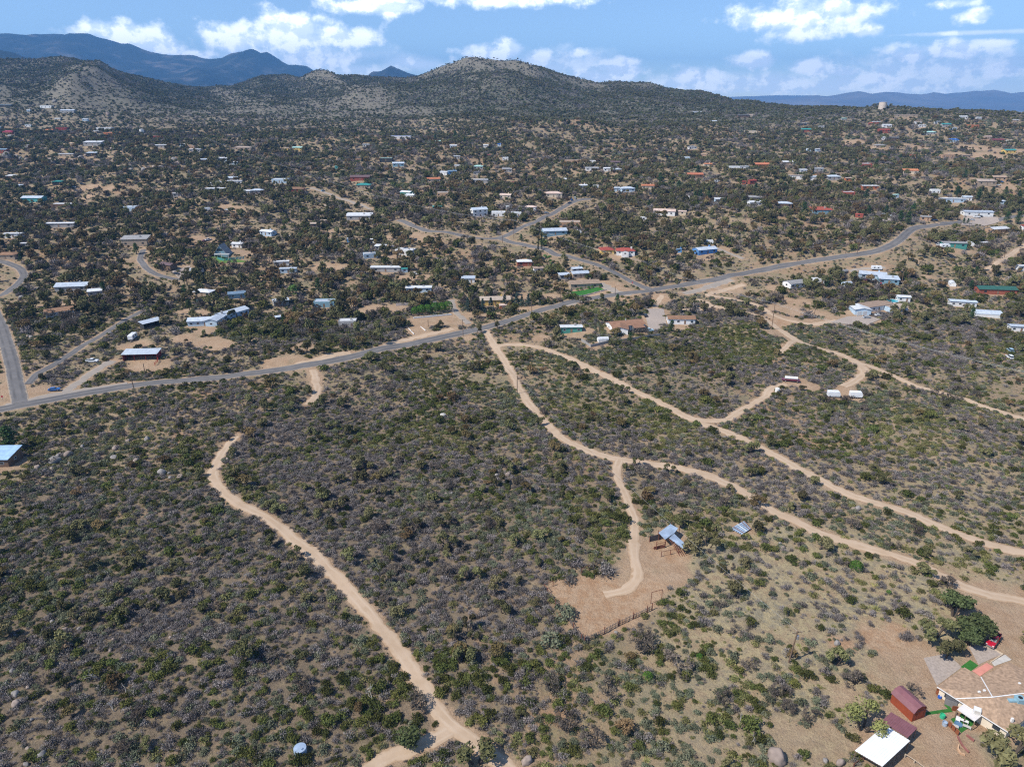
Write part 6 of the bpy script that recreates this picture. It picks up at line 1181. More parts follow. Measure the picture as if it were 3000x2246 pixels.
def scatter(y0, y1, per_m2, mixw, smin, smax, edge=0.78, avoid=0.5, hsr=(0.8, 1.2), seed=0, rule=None, thr=(0.35, 0.62), pw=1.6, floor_=0.30):
    rng = np.random.default_rng(seed + 100)
    area = edge * (y1 * y1 - y0 * y0); n = int(area * per_m2)
    y = np.sqrt(y0 * y0 + (y1 * y1 - y0 * y0) * rng.random(n)); x = (2 * rng.random(n) - 1) * edge * (y + (60 if y1 < 530 else 0))
    cover = sstep(thr[0], thr[1], fbm(x / 23.0, y / 23.0, 61 + seed, 3) * 0.55 + fbm(x / 75.0, y / 75.0, 71 + seed, 2) * 0.45)
    p = (floor_ + (1 - floor_) * cover) * zone(x, y)
    if rule is not None: p = p * rule(x, y)
    if smin > 1.3 and y1 < 1300: p = p * (1 - look(LOWONLY, x, y))
    keep = (rng.random(n) < p) & (look(CLEAR, x, y) < avoid)
    x, y = x[keep], y[keep]; n = len(x)
    s = smin + (smax - smin) * rng.random(n) ** pw
    ks = list(mixw); w = np.array([mixw[k] for k in ks], float)
    # kinds gather in drifts
    score = np.stack([np.log(wi) + 2.2 * (fbm(x / 30.0, y / 30.0, 200 + 7 * i, 2) - 0.5) * 2 - np.log(-np.log(rng.random(n) + 1e-9)) * 0.8 for i, wi in enumerate(w)], 0)
    pick = score.argmax(0)
    for i, k in enumerate(ks):
        m = pick == i
        BUCK[k].append(np.stack([x[m], y[m], s[m], hsr[0] + (hsr[1] - hsr[0]) * rng.random(m.sum())], -1))
near = lambda x, y: sstep(470, 330, y - 0.10 * x)
town = lambda x, y: sstep(330, 400, y - 0.10 * x)
open_ = lambda x, y: sstep(0.95, 0.5, zone(x, y))
scatter(92, 520, 0.74, dict(grey=0.44, dgrn=0.17, bgrn=0.24, olv=0.20, yuc=0.05), 0.55, 1.7, rule=near, seed=1, thr=(0.30, 0.52), floor_=0.15)
scatter(92, 520, 0.55, dict(grey=0.5, bgrn=0.3, olv=0.35, tuft=0.5), 0.25, 0.7, rule=near, seed=2)
scatter(92, 470, 0.13, dict(grey=0.55, bgrn=0.3, dgrn=0.16, olv=0.16), 0.5, 1.35, rule=lambda x, y: near(x, y) * sstep(1.05, 1.35, zone(x, y)), seed=10, thr=(0.2, 0.45))
scatter(92, 300, 0.75, dict(tuft=1.0, grey=0.12), 0.2, 0.55, rule=lambda x, y: 0.25 + open_(x, y), seed=3, thr=(0.2, 0.5))
scatter(92, 300, 0.035, dict(yuc=1.0), 0.5, 1.0, rule=open_, seed=9, thr=(0.4, 0.6))
scatter(92, 520, 0.020, dict(oak=0.45, brn=0.16, mesq=0.24, dgrn=0.26), 1.4, 3.0, rule=near, seed=4)
scatter(300, 760, 0.050, dict(oak=0.50, brn=0.15, mesq=0.20, dgrn=0.17, grey=0.24), 1.6, 4.2, rule=town, seed=5, thr=(0.3, 0.55), pw=1.7, hsr=(0.95, 1.5))
scatter(300, 760, 0.14, dict(grey=0.5, bgrn=0.35, dgrn=0.25, olv=0.25), 0.5, 1.5, rule=town, seed=6)
scatter(760, 1250, 0.040, dict(oak=0.50, brn=0.12, grey=0.42, dgrn=0.18, bgrn=0.28, mesq=0.08), 1.5, 4.4, seed=7, edge=0.74, thr=(0.22, 0.46), pw=1.5, hsr=(0.9, 1.4))
def hill_rule(x, y):
    g = gully(x, y); b = sstep(0.38, 0.58, fbm(x / 120.0, y / 120.0, 81, 3)); f = sstep(1250, 1500, y)
    return (1 - f) + f * np.clip(0.34 + 0.8 * sstep(0.09, -0.10, g + 0.12 * (b - 0.5)), 0, 1)
scatter(1250, 2750, 0.048, dict(dgrn=0.26, oak=0.42, grey=0.40, bgrn=0.45), 1.3, 3.6, seed=8, edge=0.76, thr=(0.15, 0.42), rule=hill_rule, pw=1.4)
BUCK = {k: (np.concatenate(v) if v else np.zeros((0, 4))) for k, v in BUCK.items()}
def near_words(x, y):
    best = min(LANDMARKS, key=lambda l: (l[0] - x) ** 2 + ((l[1] - y) * 0.8) ** 2)
    dx, dy = x - best[0], y - best[1]; d = math.hypot(dx, dy)
    lr = '' if abs(dx) < 0.35 * abs(dy) else ('left of' if dx < 0 else 'right of'); fb = '' if abs(dy) < 0.35 * abs(dx) else ('in front of' if dy < 0 else 'behind')
    side = (fb.replace(' of', '') + ' and ' + lr if fb != 'behind' else 'behind and ' + lr) if lr and fb else lr or fb
    side = ('close ' if d < 9 else '' if d < 20 else 'farther ' if d < 34 else 'well ' if d < 60 else 'far ') + side
    return side + ' ' + best[2]
LOOKS = {'grey': ('low bare grey shrub', 'wide bare grey shrub'), 'dgrn': ('small dark evergreen shrub', 'big dark evergreen shrub'), 'bgrn': ('low dusty green shrub', 'wide dusty green shrub'), 'olv': ('low yellow olive shrub', 'wide yellow olive shrub'), 'yuc': ('yellow green beargrass clump', 'large yellow green beargrass clump'),
         'oak': ('small olive oak tree', 'spreading olive oak tree'), 'brn': ('small rusty brown oak', 'broad rusty brown oak'), 'mesq': ('small leafless mesquite tree', 'wide leafless mesquite tree')}
LIMIT = {'grey': 300, 'dgrn': 300, 'bgrn': 300, 'olv': 300, 'yuc': 240, 'oak': 300, 'brn': 240, 'mesq': 240, 'tuft': 0}
REST = {}
for k_, A in BUCK.items():
    big = (A[:, 2] / np.hypot(A[:, 1], 118.0))
    inview = np.abs(A[:, 0]) < 0.70 * A[:, 1] + 25
    order = np.argsort(-(big * inview)); n = LIMIT[k_]
    for x, y, s, hs in A[order[:n]]:
        plant(k_, float(x), float(y), float(s), LOOKS[k_][int(s > (1.05 if k_ in ('grey', 'dgrn', 'bgrn', 'olv', 'yuc') else 2.4))] + ' ' + near_words(x, y), float(hs))
    REST[k_] = A[order[n:]]

def stuff(name, label, kinds, rows):
    """everything past the countable individuals: one object, its plants set on points by geometry nodes"""
    cl = bpy.data.collections.new(name + '_shapes'); idx = {}
    c = 0
    for k in kinds:
        idx[k] = (c, len(PROTO[k]))
        for i, v in enumerate(PROTO[k]):
            o = bpy.data.objects.new('%03d_%s' % (c, k), v[0]); cl.objects.link(o); c += 1
    pts = []; rot = []; scl = []; ix = []
    rng = np.random.default_rng(5)
    for k in kinds:
        A = rows[k]; n = len(A)
        if not n: continue
        pts.append(np.stack([A[:, 0], A[:, 1], hgt(A[:, 0], A[:, 1]) - 0.08 * A[:, 2]], -1))
        rot.append(np.stack([rng.normal(size=n) * .08, rng.normal(size=n) * .08, rng.random(n) * 6.283], -1))
        scl.append(np.stack([A[:, 2], A[:, 2] * (0.85 + 0.3 * rng.random(n)), A[:, 2] * A[:, 3]], -1)); ix.append(idx[k][0] + rng.integers(0, idx[k][1], n))
    pts = np.concatenate(pts); me = bpy.data.meshes.new(name); me.vertices.add(len(pts)); me.vertices.foreach_set('co', pts.ravel())
    for nm, ty, val in (('rot', 'FLOAT_VECTOR', np.concatenate(rot)), ('scl', 'FLOAT_VECTOR', np.concatenate(scl))):
        a = me.attributes.new(nm, ty, 'POINT'); a.data.foreach_set('vector', val.astype(np.float32).ravel())
    a = me.attributes.new('idx', 'INT', 'POINT'); a.data.foreach_set('value', np.concatenate(ix).astype(np.int32))
    o = link(name, me); tag(o, label, None, None, 'stuff')
    ng = bpy.data.node_groups.new(name, 'GeometryNodeTree'); N = ng.nodes.new; L = ng.links.new
    ng.interface.new_socket('Geometry', in_out='INPUT', socket_type='NodeSocketGeometry'); ng.interface.new_socket('Geometry', in_out='OUTPUT', socket_type='NodeSocketGeometry')
    gi = N('NodeGroupInput'); go = N('NodeGroupOutput'); ip = N('GeometryNodeInstanceOnPoints'); ci = N('GeometryNodeCollectionInfo')
    ci.inputs['Collection'].default_value = cl; ci.inputs['Separate Children'].default_value = True; ci.inputs['Reset Children'].default_value = True
    def attr(nm, ty):
        n = N('GeometryNodeInputNamedAttribute'); n.data_type = ty; n.inputs[0].default_value = nm; return n.outputs[0]
    L(gi.outputs[0], ip.inputs['Points']); L(ci.outputs[0], ip.inputs['Instance']); ip.inputs['Pick Instance'].default_value = True
    L(attr('idx', 'INT'), ip.inputs['Instance Index'])
    er = N('FunctionNodeEulerToRotation'); L(attr('rot', 'FLOAT_VECTOR'), er.inputs[0]); L(er.outputs[0], ip.inputs['Rotation'])
    L(attr('scl', 'FLOAT_VECTOR'), ip.inputs['Scale']); L(ip.outputs[0], go.inputs[0])
    md = o.modifiers.new('plants', 'NODES'); md.node_group = ng
    return len(pts)
print('STUFF', stuff('scrub_cover', 'mass of low grey and green scrub covering the slopes', ('grey', 'dgrn', 'bgrn', 'olv', 'yuc'), REST),
      stuff('far_woodland', 'mass of oak and mesquite over the town and hills', ('oak', 'brn', 'mesq'), REST),
      stuff('dry_grass', 'pale dry grass tufts between the shrubs', ('tuft',), REST))

# ---------------------------------------------------------------- buildings
ROOFC = {'w': (0.56, 0.57, 0.58), 'sk': (0.30, 0.44, 0.62), 'lg': (0.42, 0.47, 0.53), 'g': (0.25, 0.245, 0.245), 'dg': (0.10, 0.10, 0.105), 'br': (0.235, 0.135, 0.085), 'tn': (0.36, 0.29, 0.235), 'rd': (0.30, 0.075, 0.055), 'or': (0.44, 0.17, 0.09),  # the left-edge cabin's roof blue is sky reflection painted into its colour
         'tl': (0.04, 0.24, 0.22), 'bl': (0.02, 0.11, 0.42), 'mt': (0.33, 0.53, 0.47), 'gn': (0.03, 0.10, 0.075), 'pk': (0.50, 0.38, 0.32), 'pp': (0.14, 0.095, 0.10), 'mr': (0.16, 0.05, 0.055), 'rb': (0.40, 0.05, 0.09), 'sl': (0.15, 0.22, 0.29), 'bw': (0.30, 0.22, 0.165)}
WALLC = {'w': (0.70, 0.70, 0.69), 'c': (0.60, 0.50, 0.38), 't': (0.40, 0.31, 0.225), 'ad': (0.40, 0.265, 0.17), 'b': (0.15, 0.10, 0.07), 'r': (0.30, 0.09, 0.06), 'bl': (0.10, 0.26, 0.52), 'lb': (0.42, 0.53, 0.63), 'y': (0.66, 0.46, 0.15),
         'gn': (0.07, 0.26, 0.22), 'g': (0.34, 0.33, 0.32), 'd': (0.05, 0.05, 0.05), 'tl': (0.10, 0.38, 0.38), 'or': (0.45, 0.16, 0.07), 'dr': (0.22, 0.03, 0.03), 'sb': (0.20, 0.33, 0.40)}
METAL_ROOFS = {'w', 'sk', 'lg', 'tl', 'bl', 'mt', 'gn', 'sl', 'rb'}
def roof_mat(c): return pmat('roof_' + c, ROOFC[c], 0.5 if c in METAL_ROOFS else 0.9, 0.16, 0.7, 0.0, 0.10, 0.35 if c in METAL_ROOFS else 0.15, 0.35, 2.2 if c in METAL_ROOFS else None)
def wall_mat(c): return pmat('wall_' + c, WALLC[c], 0.85, 0.14, 0.6, 0, 0.08, 0.2)
GLASS = pmat('dark_window_glass', (0.03, 0.04, 0.05), 0.15, 0.1, 1, 0, 0, 0.5)
TRIM = pmat('white_trim', (0.68, 0.67, 0.65), 0.7, 0.06, 2)
DOORM = pmat('door_paint', (0.22, 0.15, 0.10), 0.7, 0.1, 2, 0, 0.2)
CONC = pmat('concrete', (0.46, 0.43, 0.39), 0.9, 0.15, 0.8)
BLOCK = pmat('grey_block', (0.30, 0.285, 0.27), 0.9, 0.15, 0.9)
GALV = pmat('galvanised_sheet', (0.40, 0.49, 0.60), 0.4, 0.25, 0.5, 0.35, 0.05, 0.5, 0.3, 2.5)  # blue of the reflected sky is put into the base colour
TILEM = {}

def put(mb, fn):
    mb.V = [fn(*v) for v in mb.V]; return mb
def wing(root, L, W, H, ty, rc, wc, ox=0.0, oy=0.0, r=0.0, near=1, doors=1, base=-1.6, pitch=None, wins=True):
    c, s = math.cos(r), math.sin(r); T = lambda x, y, z: (ox + x * c - y * s, oy + x * s + y * c, z)
    a, b = L / 2, W / 2; wm, rm = wall_mat(wc), roof_mat(rc); o = 0.45 if L > 6 else 0.2
    wall = MB(); rf = MB()
    if ty in ('g', 'o', 't'):
        p = pitch or {'g': 0.30, 'o': 0.36, 't': 0.13}[ty]; rise = b * p
        wall.add([(-a, -b, base), (a, -b, base), (a, b, base), (-a, b, base), (-a, -b, H), (a, -b, H), (a, b, H), (-a, b, H), (-a, 0, H + rise), (a, 0, H + rise)],
                 [(0, 1, 5, 4), (2, 3, 7, 6), (1, 2, 6, 9, 5), (3, 0, 4, 8, 7), (4, 5, 9, 8), (6, 7, 8, 9)])
        z0 = H - o * p + 0.14; z1 = H + rise + 0.14
        rf.slab([(-a - o, -b - o, z0), (a + o, -b - o, z0), (a + o, 0, z1), (-a - o, 0, z1)], 0.12)
        rf.slab([(-a - o, 0.0, z1 + 0.003), (a + o, 0.0, z1 + 0.003), (a + o, b + o, z0), (-a - o, b + o, z0)], 0.12)
    elif ty == 'h':
        p = pitch or 0.30; rise = b * p; q = max(0.0, a - b)
        wall.box(-a, a, -b, b, base, H)
        z0 = H - o * p + 0.05; z1 = H + rise + 0.1; e = [(-a - o, -b - o, z0), (a + o, -b - o, z0), (a + o, b + o, z0), (-a - o, b + o, z0), (-q, 0, z1), (q + 0.01, 0, z1)]
        eb = [(x, y, z - 0.15) for x, y, z in e[:4]]
        rf.add(e + eb, [(0, 1, 5, 4), (1, 2, 5), (2, 3, 4, 5), (3, 0, 4), (0, 6, 7, 1), (1, 7, 8, 2), (2, 8, 9, 3), (3, 9, 6, 0), (9, 8, 7, 6)])
    elif ty == 'f':
        wall.box(-a, a, -b, b, base, H); t_ = 0.22
        for x0, x1, y0, y1 in ((-a, a, -b, -b + t_), (-a, a, b - t_, b), (-a, -a + t_, -b + t_, b - t_), (a - t_, a, -b + t_, b - t_)): wall.box(x0, x1, y0, y1, H + 0.001, H + 0.38)
        rf.box(-a + t_ + .02, a - t_ - .02, -b + t_ + .02, b - t_ - .02, H + 0.02, H + 0.14)
    elif ty in ('s', 'b'):
        z1, z0 = H + W * 0.14, H
        if ty == 's':
            wall.add([(-a, -b, base), (a, -b, base), (a, b, base), (-a, b, base), (-a, -b, z0), (a, -b, z0), (a, b, z1), (-a, b, z1)], [(0, 1, 5, 4), (1, 2, 6, 5), (2, 3, 7, 6), (3, 0, 4, 7), (4, 5, 6, 7)])
        else:
            wall.box(-a, a, b - 0.12, b, base, z1 - 0.05); wall.box(-a, -a + 0.12, -b, b - 0.12, base, z0); wall.box(a - 0.12, a, -b, b - 0.12, base, z0)
            k = max(2, int(L / 4))
            for i in range(1, k): wall.box(-a + L * i / k - 0.09, -a + L * i / k + 0.09, -b, -b + 0.18, base, z0)
        rf.slab([(-a - o, -b - o, z0 + 0.06), (a + o, -b - o, z0 + 0.06), (a + o, b + o, z1 + 0.12), (-a - o, b + o, z1 + 0.12)], 0.09)
    elif ty == 'a':
        wall.add([(-b, -a, base), (b, -a, base), (b, a, base), (-b, a, base), (-b, -a, 0.6), (b, -a, 0.6), (b, a, 0.6), (-b, a, 0.6), (0, -a, H), (0, a, H)], [(0, 1, 5, 8, 4), (2, 3, 7, 9, 6), (1, 2, 6, 5), (3, 0, 4, 7)])
        for sg in (-1, 1): rf.add([(sg * (b + 0.5), -a - 0.5, 0.25), (sg * (b + 0.5), a + 0.5, 0.25), (0, a + 0.5, H + 0.3), (0, -a - 0.5, H + 0.3), (sg * (b + 0.3), -a - 0.5, 0.2), (sg * (b + 0.3), a + 0.5, 0.2), (0, a + 0.5, H + 0.05), (0, -a - 0.5, H + 0.05)], [(0, 1, 2, 3), (7, 6, 5, 4), (0, 4, 5, 1), (3, 2, 6, 7), (0, 3, 7, 4), (1, 5, 6, 2)])
    elif ty == 'q':
        n = 10; P_ = [(b * math.cos(math.pi * i / n), H * 0.45 + (H * 0.55) * math.sin(math.pi * i / n)) for i in range(n + 1)]
        for sx in (-a, a):
            V = [(sx, -b, base), (sx, b, base)] + [(sx, y, z) for y, z in P_]; wall.add(V, [tuple(range(len(V)))])
        wall.add([(-a, -b, base), (a, -b, base), (a, -b, H * .45), (-a, -b, H * .45), (-a, b, base), (a, b, base), (a, b, H * .45), (-a, b, H * .45)], [(0, 1, 2, 3), (5, 4, 7, 6)])
        V = [(sx, y * 1.03, z + 0.05) for sx in (-a - .15, a + .15) for y, z in P_]; rf.add(V, [(i, i + 1, i + n + 2, i + n + 1) for i in range(n)])
    w_ = put(wall, T).build('wall', wm, root); r_ = put(rf, T).build('roof', rm, root)
    # openings on the four sides, set a little proud of the wall
    if ty in ('q', 'b') or not wins: return w_, r_
    def opening(nm, x, y, nx, ny, w, z0, z1, m, frame=True):
        tx, ty_ = -ny, nx; d = 0.05
        m_ = MB(); q = [(x + tx * w / 2 * k1 + nx * d * k2, y + ty_ * w / 2 * k1 + ny * d * k2) for k1, k2 in ((-1, 0), (1, 0), (1, 1), (-1, 1))]
        m_.add([(*p, z0) for p in q] + [(*p, z1) for p in q], [(0, 3, 2, 1), (4, 5, 6, 7), (0, 1, 5, 4), (1, 2, 6, 5), (2, 3, 7, 6), (3, 0, 4, 7)])
        ob = put(m_, T).build(nm, TRIM if (frame and near > 1 and nm == 'window') else m, root)
        if frame and near > 1 and nm == 'window':
            g_ = MB(); e = 0.1; q = [(x + tx * (w / 2 - e) * k1 + nx * (d + 0.02 * k2), y + ty_ * (w / 2 - e) * k1 + ny * (d + 0.02 * k2)) for k1, k2 in ((-1, 0), (1, 0), (1, 1), (-1, 1))]
            g_.add([(*p, z0 + e) for p in q] + [(*p, z1 - e) for p in q], [(0, 3, 2, 1), (4, 5, 6, 7), (0, 1, 5, 4), (1, 2, 6, 5), (2, 3, 7, 6), (3, 0, 4, 7)])
            put(g_, T).build('pane', GLASS, ob)
    if ty == 'a':
        opening('window', 0, -a, 0, -1, b * 0.8, H * 0.45, H * 0.7, GLASS, False); opening('door', 0, -a, 0, -1, 1.0, 0.0, 2.0, DOORM); return w_, r_
    lev = [(1.0, 2.05)] if ty != 'o' else [(0.9, 2.0), (H - 1.9, H - 0.7)]
    k = max(1, min(6 if near > 1 else 3, int(L / 3.4)))
    for z0, z1 in lev:
        for i in range(k):
            x = -a + L * (i + 0.5) / k
            if i == k // 2 and doors and z0 < 1.5 and k > 1: opening('door', x, -b, 0, -1, 1.0, 0.02, 2.05, DOORM)
            else: opening('window', x, -b, 0, -1, min(1.5, L / k * 0.45), z0, z1, GLASS)
        for sg in (-1, 1):
            if near > 1 or W > 5: opening('window', sg * a, 0, sg, 0, min(1.4, W * .3), z0, z1, GLASS)
    return w_, r_

for x, y, rz, L_, W_, H_, ty, rc, wc, near_, nm, cat, lab in HOUSES:
    root = thing(nm, lab, cat, (x, y, gz(x, y) + 0.1), R(rz), 'buildings of the town' if near_ < 1 else None)
    wing(root, L_, W_, H_, ty, rc, wc, near=near_)
    if ty in ('g', 'h', 'o') and (int(abs(x) * 7) % 3 == 0):
        MB().box(L_ * 0.2, L_ * 0.2 + 0.8, -0.4, 0.4, H_ * 0.5, H_ + W_ * 0.15 + 1.0).build('chimney', wall_mat(wc), root)
    elif ty in ('f', 't', 's') and L_ > 9:
        MB().box(L_ * 0.15, L_ * 0.15 + 1.0, -0.5, 0.5, H_ + 0.1, H_ + (1.0 if ty != 's' else 1.9)).build('cooler', wall_mat('g'), root)

# ---------------------------------------------------------------- houses with several wings
def yaw(a, b): return math.atan2(b[1] - a[1], b[0] - a[0])
def house_at(name, label, p, rz, cat='house'): return thing(name, label, cat, (p[0], p[1], gz(*p) + 0.1), rz)
h_ = house_at('ranch_house', 'grey L-shaped house with three gables below the oaks', (-166.04, 370.79), R(10))
wing(h_, 14, 7, 2.9, 'g', 'lg', 'lb', -2, 0, 0, 2); wing(h_, 9, 6.5, 3.2, 'g', 'lg', 'lb', 4.5, -1, R(75), 2); wing(h_, 17, 7, 2.9, 'g', 'lg', 'lb', 11, 13, R(48), 2)
MB().box(6.5, 7.4, 6, 6.9, 3, 5.2).build('chimney', wall_mat('g'), h_)
h_ = house_at('ranch_house', 'red-roofed house with yellow garage beside the street', (77.66, 515.65), R(2))
wing(h_, 9.5, 9, 3.0, 'h', 'rd', 'y', -8.5, 3, R(4), 2, pitch=0.3); wing(h_, 13, 8.5, 2.8, 'h', 'rd', 'w', 5.0, 0.5, R(-6), 2); wing(h_, 5, 5, 2.7, 'g', 'rd', 'w', 4, -4.5, R(80), 2)
MB().box(8.6, 9.6, -1, 0, 1, 5.0).build('chimney', TRIM, h_)
h_ = house_at('ranch_house', 'white ranch house with wide brown roof above the upper dirt road', (62.18, 364.45), R(12))
wing(h_, 19, 9, 2.9, 'g', 'br', 'w', 0, 4, R(4), 2, pitch=0.24); wing(h_, 9, 8, 2.9, 'g', 'br', 'w', -5, -1.5, R(72), 2, pitch=0.24); wing(h_, 6, 5, 2.5, 's', 'br', 'd', 5, -2, 0, 2)
MB().bar((0.5, 5, 3.5), (0.5, 5, 5.2), 0.25).build('vent_pipe', TRIM, h_)
h_ = house_at('ranch_house', 'tan-roofed house with blue double garage and big awning', (211.08, 397.9), R(14))
wing(h_, 20, 9, 2.9, 'g', 'bw', 'w', 2, 5, R(8), 2, pitch=0.18); wing(h_, 9.5, 9, 3.0, 'g', 'w', 'lb', -11, 0, R(72), 2, pitch=0.2, wins=False)
for k_ in (-1, 1): MB().box(-13.5 + k_ * 1.9 - 1.4, -13.5 + k_ * 1.9 + 1.4, -5.25, -5.1, -0.2, 2.3).build('garage_door', TRIM, h_)
wing(h_, 13, 8, 2.7, 'q', 'c_' if False else 'tn', 'lb', 13, 0.5, R(10), 2)
h_ = house_at('white_cabin', 'pale blue-roofed cabin at the left edge beside the big pine', (-179.74, 216.0), R(2))
wing(h_, 13.0, 8, 3.0, 's', 'sk', 'b', 0, 4.0, 0, 2)
MB().tube((-2, 3, 3), (-2, 3, 4.8), 0.12).build('flue_pipe', GALV, h_)
# A-frame balcony, lawn and turquoise fence
p_ = (-204.92, 500.94)
t_ = thing('balcony_deck', 'white balcony deck across the A-frame front', 'deck', (p_[0], p_[1] - 1.5, gz(*p_) + 0.1))
MB().box(-5, 5, -1.4, 1.2, 2.4, 2.55).build('floor', TRIM, t_); MB().box(-5, 5, -1.45, -1.38, 2.56, 3.4).build('railing', TRIM, t_)
for k_ in (-4.7, 0, 4.7): MB().box(k_ - .1, k_ + .1, -1.3, -1.1, -0.6, 2.398).build('post', TRIM, t_)
def poly_sheet(name, pts, lift, mat, label, n=10, kind='structure', zfix=None):
    """a flat cover laid on the ground inside a four-corner outline"""
    a, b, c, d = [np.array(p) for p in pts]; V = []; F = []
    for i in range(n + 1):
        for j in range(n + 1):
            u, v = i / n, j / n; p = a * (1 - u) * (1 - v) + b * u * (1 - v) + c * u * v + d * (1 - u) * v
            V.append((p[0], p[1], gz(*p) + lift if zfix is None else zfix))
    for i in range(n):
        for j in range(n): k = i * (n + 1) + j; F.append((k, k + n + 1, k + n + 2, k + 1))
    return tag(link(name, mesh_from(name, V, F, mat)), label, None, None, kind)
TURF = pmat('artificial_turf', (0.03, 0.13, 0.02), 0.95, 0.2, 1.2)
LAWN = pmat('watered_lawn', (0.10, 0.17, 0.035), 0.95, 0.3, 0.5)
poly_sheet('lawn', ((-217.4, 493.46), (-203.21, 489.28), (-185.11, 497.34), (-209.67, 503.03)), 0.12, LAWN, 'green lawn around the A-frame')
TURQ = pmat('turquoise_fence', (0.06, 0.36, 0.40), 0.7, 0.2, 1)
def plank_fence(name, label, a, b, h, mat, w=0.9, gap=0.15, cat='fence', gapz=0.05, post=None):
    a = Vector((*a, 0)); b = Vector((*b, 0)); n = max(2, int((b - a).length / w)); rz = yaw(a, b)
    t = thing(name, label, cat, (a.x, a.y, gz(a.x, a.y)), 0)
    pl = MB().box(-w / 2 + gap / 2, w / 2 - gap / 2, -0.04, 0.04, gapz, h).mesh('plank', mat)
    for i in range(n):
        p = a.lerp(b, (i + 0.5) / n); o = link('plank', pl, t, (p.x - a.x, p.y - a.y, gz(p.x, p.y) - gz(a.x, a.y)), rz)
    return t
plank_fence('picket_fence', 'turquoise and white fence before the A-frame', (-202.06, 495.01), (-190.53, 501.62), 1.8, TURQ, 0.9, 0.25)
plank_fence('picket_fence', 'short turquoise fence left of the A-frame deck', (-207.21, 496.06), (-202.43, 494.92), 1.8, TURQ, 0.9, 0.25)
def low_wall(label, pts, h, w, mat, name='garden_wall'):
    t = thing(name, label, 'wall', (pts[0][0], pts[0][1], 0))
    for (ax, ay), (bx, by) in zip(pts[:-1], pts[1:]):
        n = max(1, int(math.hypot(bx - ax, by - ay) / 4))
        for i in range(n):
            u0, u1 = i / n, (i + 1) / n; x0, y0, x1, y1 = ax + (bx - ax) * u0, ay + (by - ay) * u0, ax + (bx - ax) * u1, ay + (by - ay) * u1
            z = min(gz(x0, y0), gz(x1, y1)); q = (pts[0][0], pts[0][1])
            MB().bar((x0 - q[0], y0 - q[1], z + h / 2 - 0.3), (x1 - q[0], y1 - q[1], z + h / 2 - 0.3), w, h + 0.6).build('panel', mat, t)
    return t
low_wall('long pale garden wall above the clipped hedge', [(-68.41, 405.55), (-57.23, 408.77), (-45.16, 411.86)], 1.8, 0.25, pmat('pale_stucco', (0.52, 0.46, 0.42), 0.9, 0.12, 0.5))
low_wall('white retaining wall under the clipped hedge', [(-55.45, 384.0), (-46.78, 387.96), (-34.72, 393.14)], 0.9, 0.4, MATS['white_trim'])
low_wall('white kerb wall left of the gravel entrance', [(-56.47, 369.48), (-52.25, 360.79)], 0.6, 0.3, MATS['white_trim'])
low_wall('white kerb wall right of the gravel entrance', [(-50.18, 372.2), (-46.6, 365.53)], 0.6, 0.3, MATS['white_trim'])
low_wall('grey block wall around the ranch house yard', [(35.65, 346.15), (39.57, 337.88), (49.12, 344.44)], 1.5, 0.2, BLOCK)
low_wall('grey block wall along the ranch house patio', [(54.8, 347.03), (65.04, 351.31), (78.26, 357.31)], 1.2, 0.2, BLOCK)
low_wall('dark grey wall behind the swimming pool', [(198.11, 403.15), (219.33, 424.56), (238.81, 438.26)], 2.0, 0.2, pmat('dark_fence', (0.14, 0.13, 0.14), 0.9, 0.15, 0.5))
low_wall('pale wall in front of the tan house garden', [(34.26, 436.35), (38.98, 426.8), (59.91, 437.72)], 1.0, 0.25, MATS['pale_stucco'])
plank_fence('plank_fence', 'orange plank fence right of the dark grey wall', (236.09, 432.46), (240.36, 429.34), 2.4, pmat('orange_plank', (0.45, 0.20, 0.05), 0.8, 0.2, 1), 1.0, 0.06)
poly_sheet('lawn', ((34.18, 435.19), (38.79, 428.88), (58.6, 438.96), (54.83, 444.73)), 0.12, TURF, 'green lawn before the tan house')
# swimming pool
p_ = (229.46, 417.0); t_ = thing('swimming_pool', 'small turquoise swimming pool behind the tan roof', 'pool', (*p_, gz(*p_)))
MB().lathe((0, 0, 0), [(4.2, -0.3), (4.2, 0.5), (3.9, 0.5), (3.9, 0.2)], 20).build('rim', TRIM, t_); MB().lathe((0, 0, 0), [(3.88, 0.1), (3.88, 0.36)], 20).build('water', pmat('pool_water', (0.02, 0.33, 0.42), 0.1, 0.05, 1), t_)

# ---------------------------------------------------------------- tanks
def tank(name, label, p, r, h, mat, dome=0.12, n=24, stub=True):
    t = thing(name, label, 'tank', (*p, gz(*p)))
    MB().lathe((0, 0, 0), [(r, -1.0), (r, h)], n).build('shell', mat, t, False)
    MB().lathe((0, 0, 0), [(r * 1.03, h + 0.002), (r * 1.03, h + 0.06), (r * 0.5, h + 0.06 + r * dome * 0.7), (0.05, h + 0.06 + r * dome)], n).build('roof', mat, t)
    if stub: MB().lathe((r * 0.35, -r * 0.3, h), [(0.25, 0.0), (0.25, 0.35)], 10).build('hatch', mat, t)
    for k_ in range(1, 4): MB().lathe((0, 0, h * k_ / 4), [(r + 0.012, 0), (r + 0.04, 0.03), (r + 0.012, 0.06)], n).build('hoop', mat, t)
    return t
tank('water_tank', 'small galvanised water tank at the bottom left', (-41.63, 102.53), 1.2, 1.3, GALV)
tank('water_tank', 'big beige water tank on the far right ridge', (663.26, 1363.97), 6.6, 11.5, pmat('beige_tank', (0.56, 0.47, 0.40), 0.8, 0.08, 0.2), 0.05)
tank('water_tank', 'small white tank in the far left scrub', (-581.86, 1183.04), 3.2, 5.5, MATS['white_trim'])
tank('cistern', 'pale stone cistern hidden in the middle scrub', (-27.65, 258.56), 1.1, 1.1, CONC, 0.3)
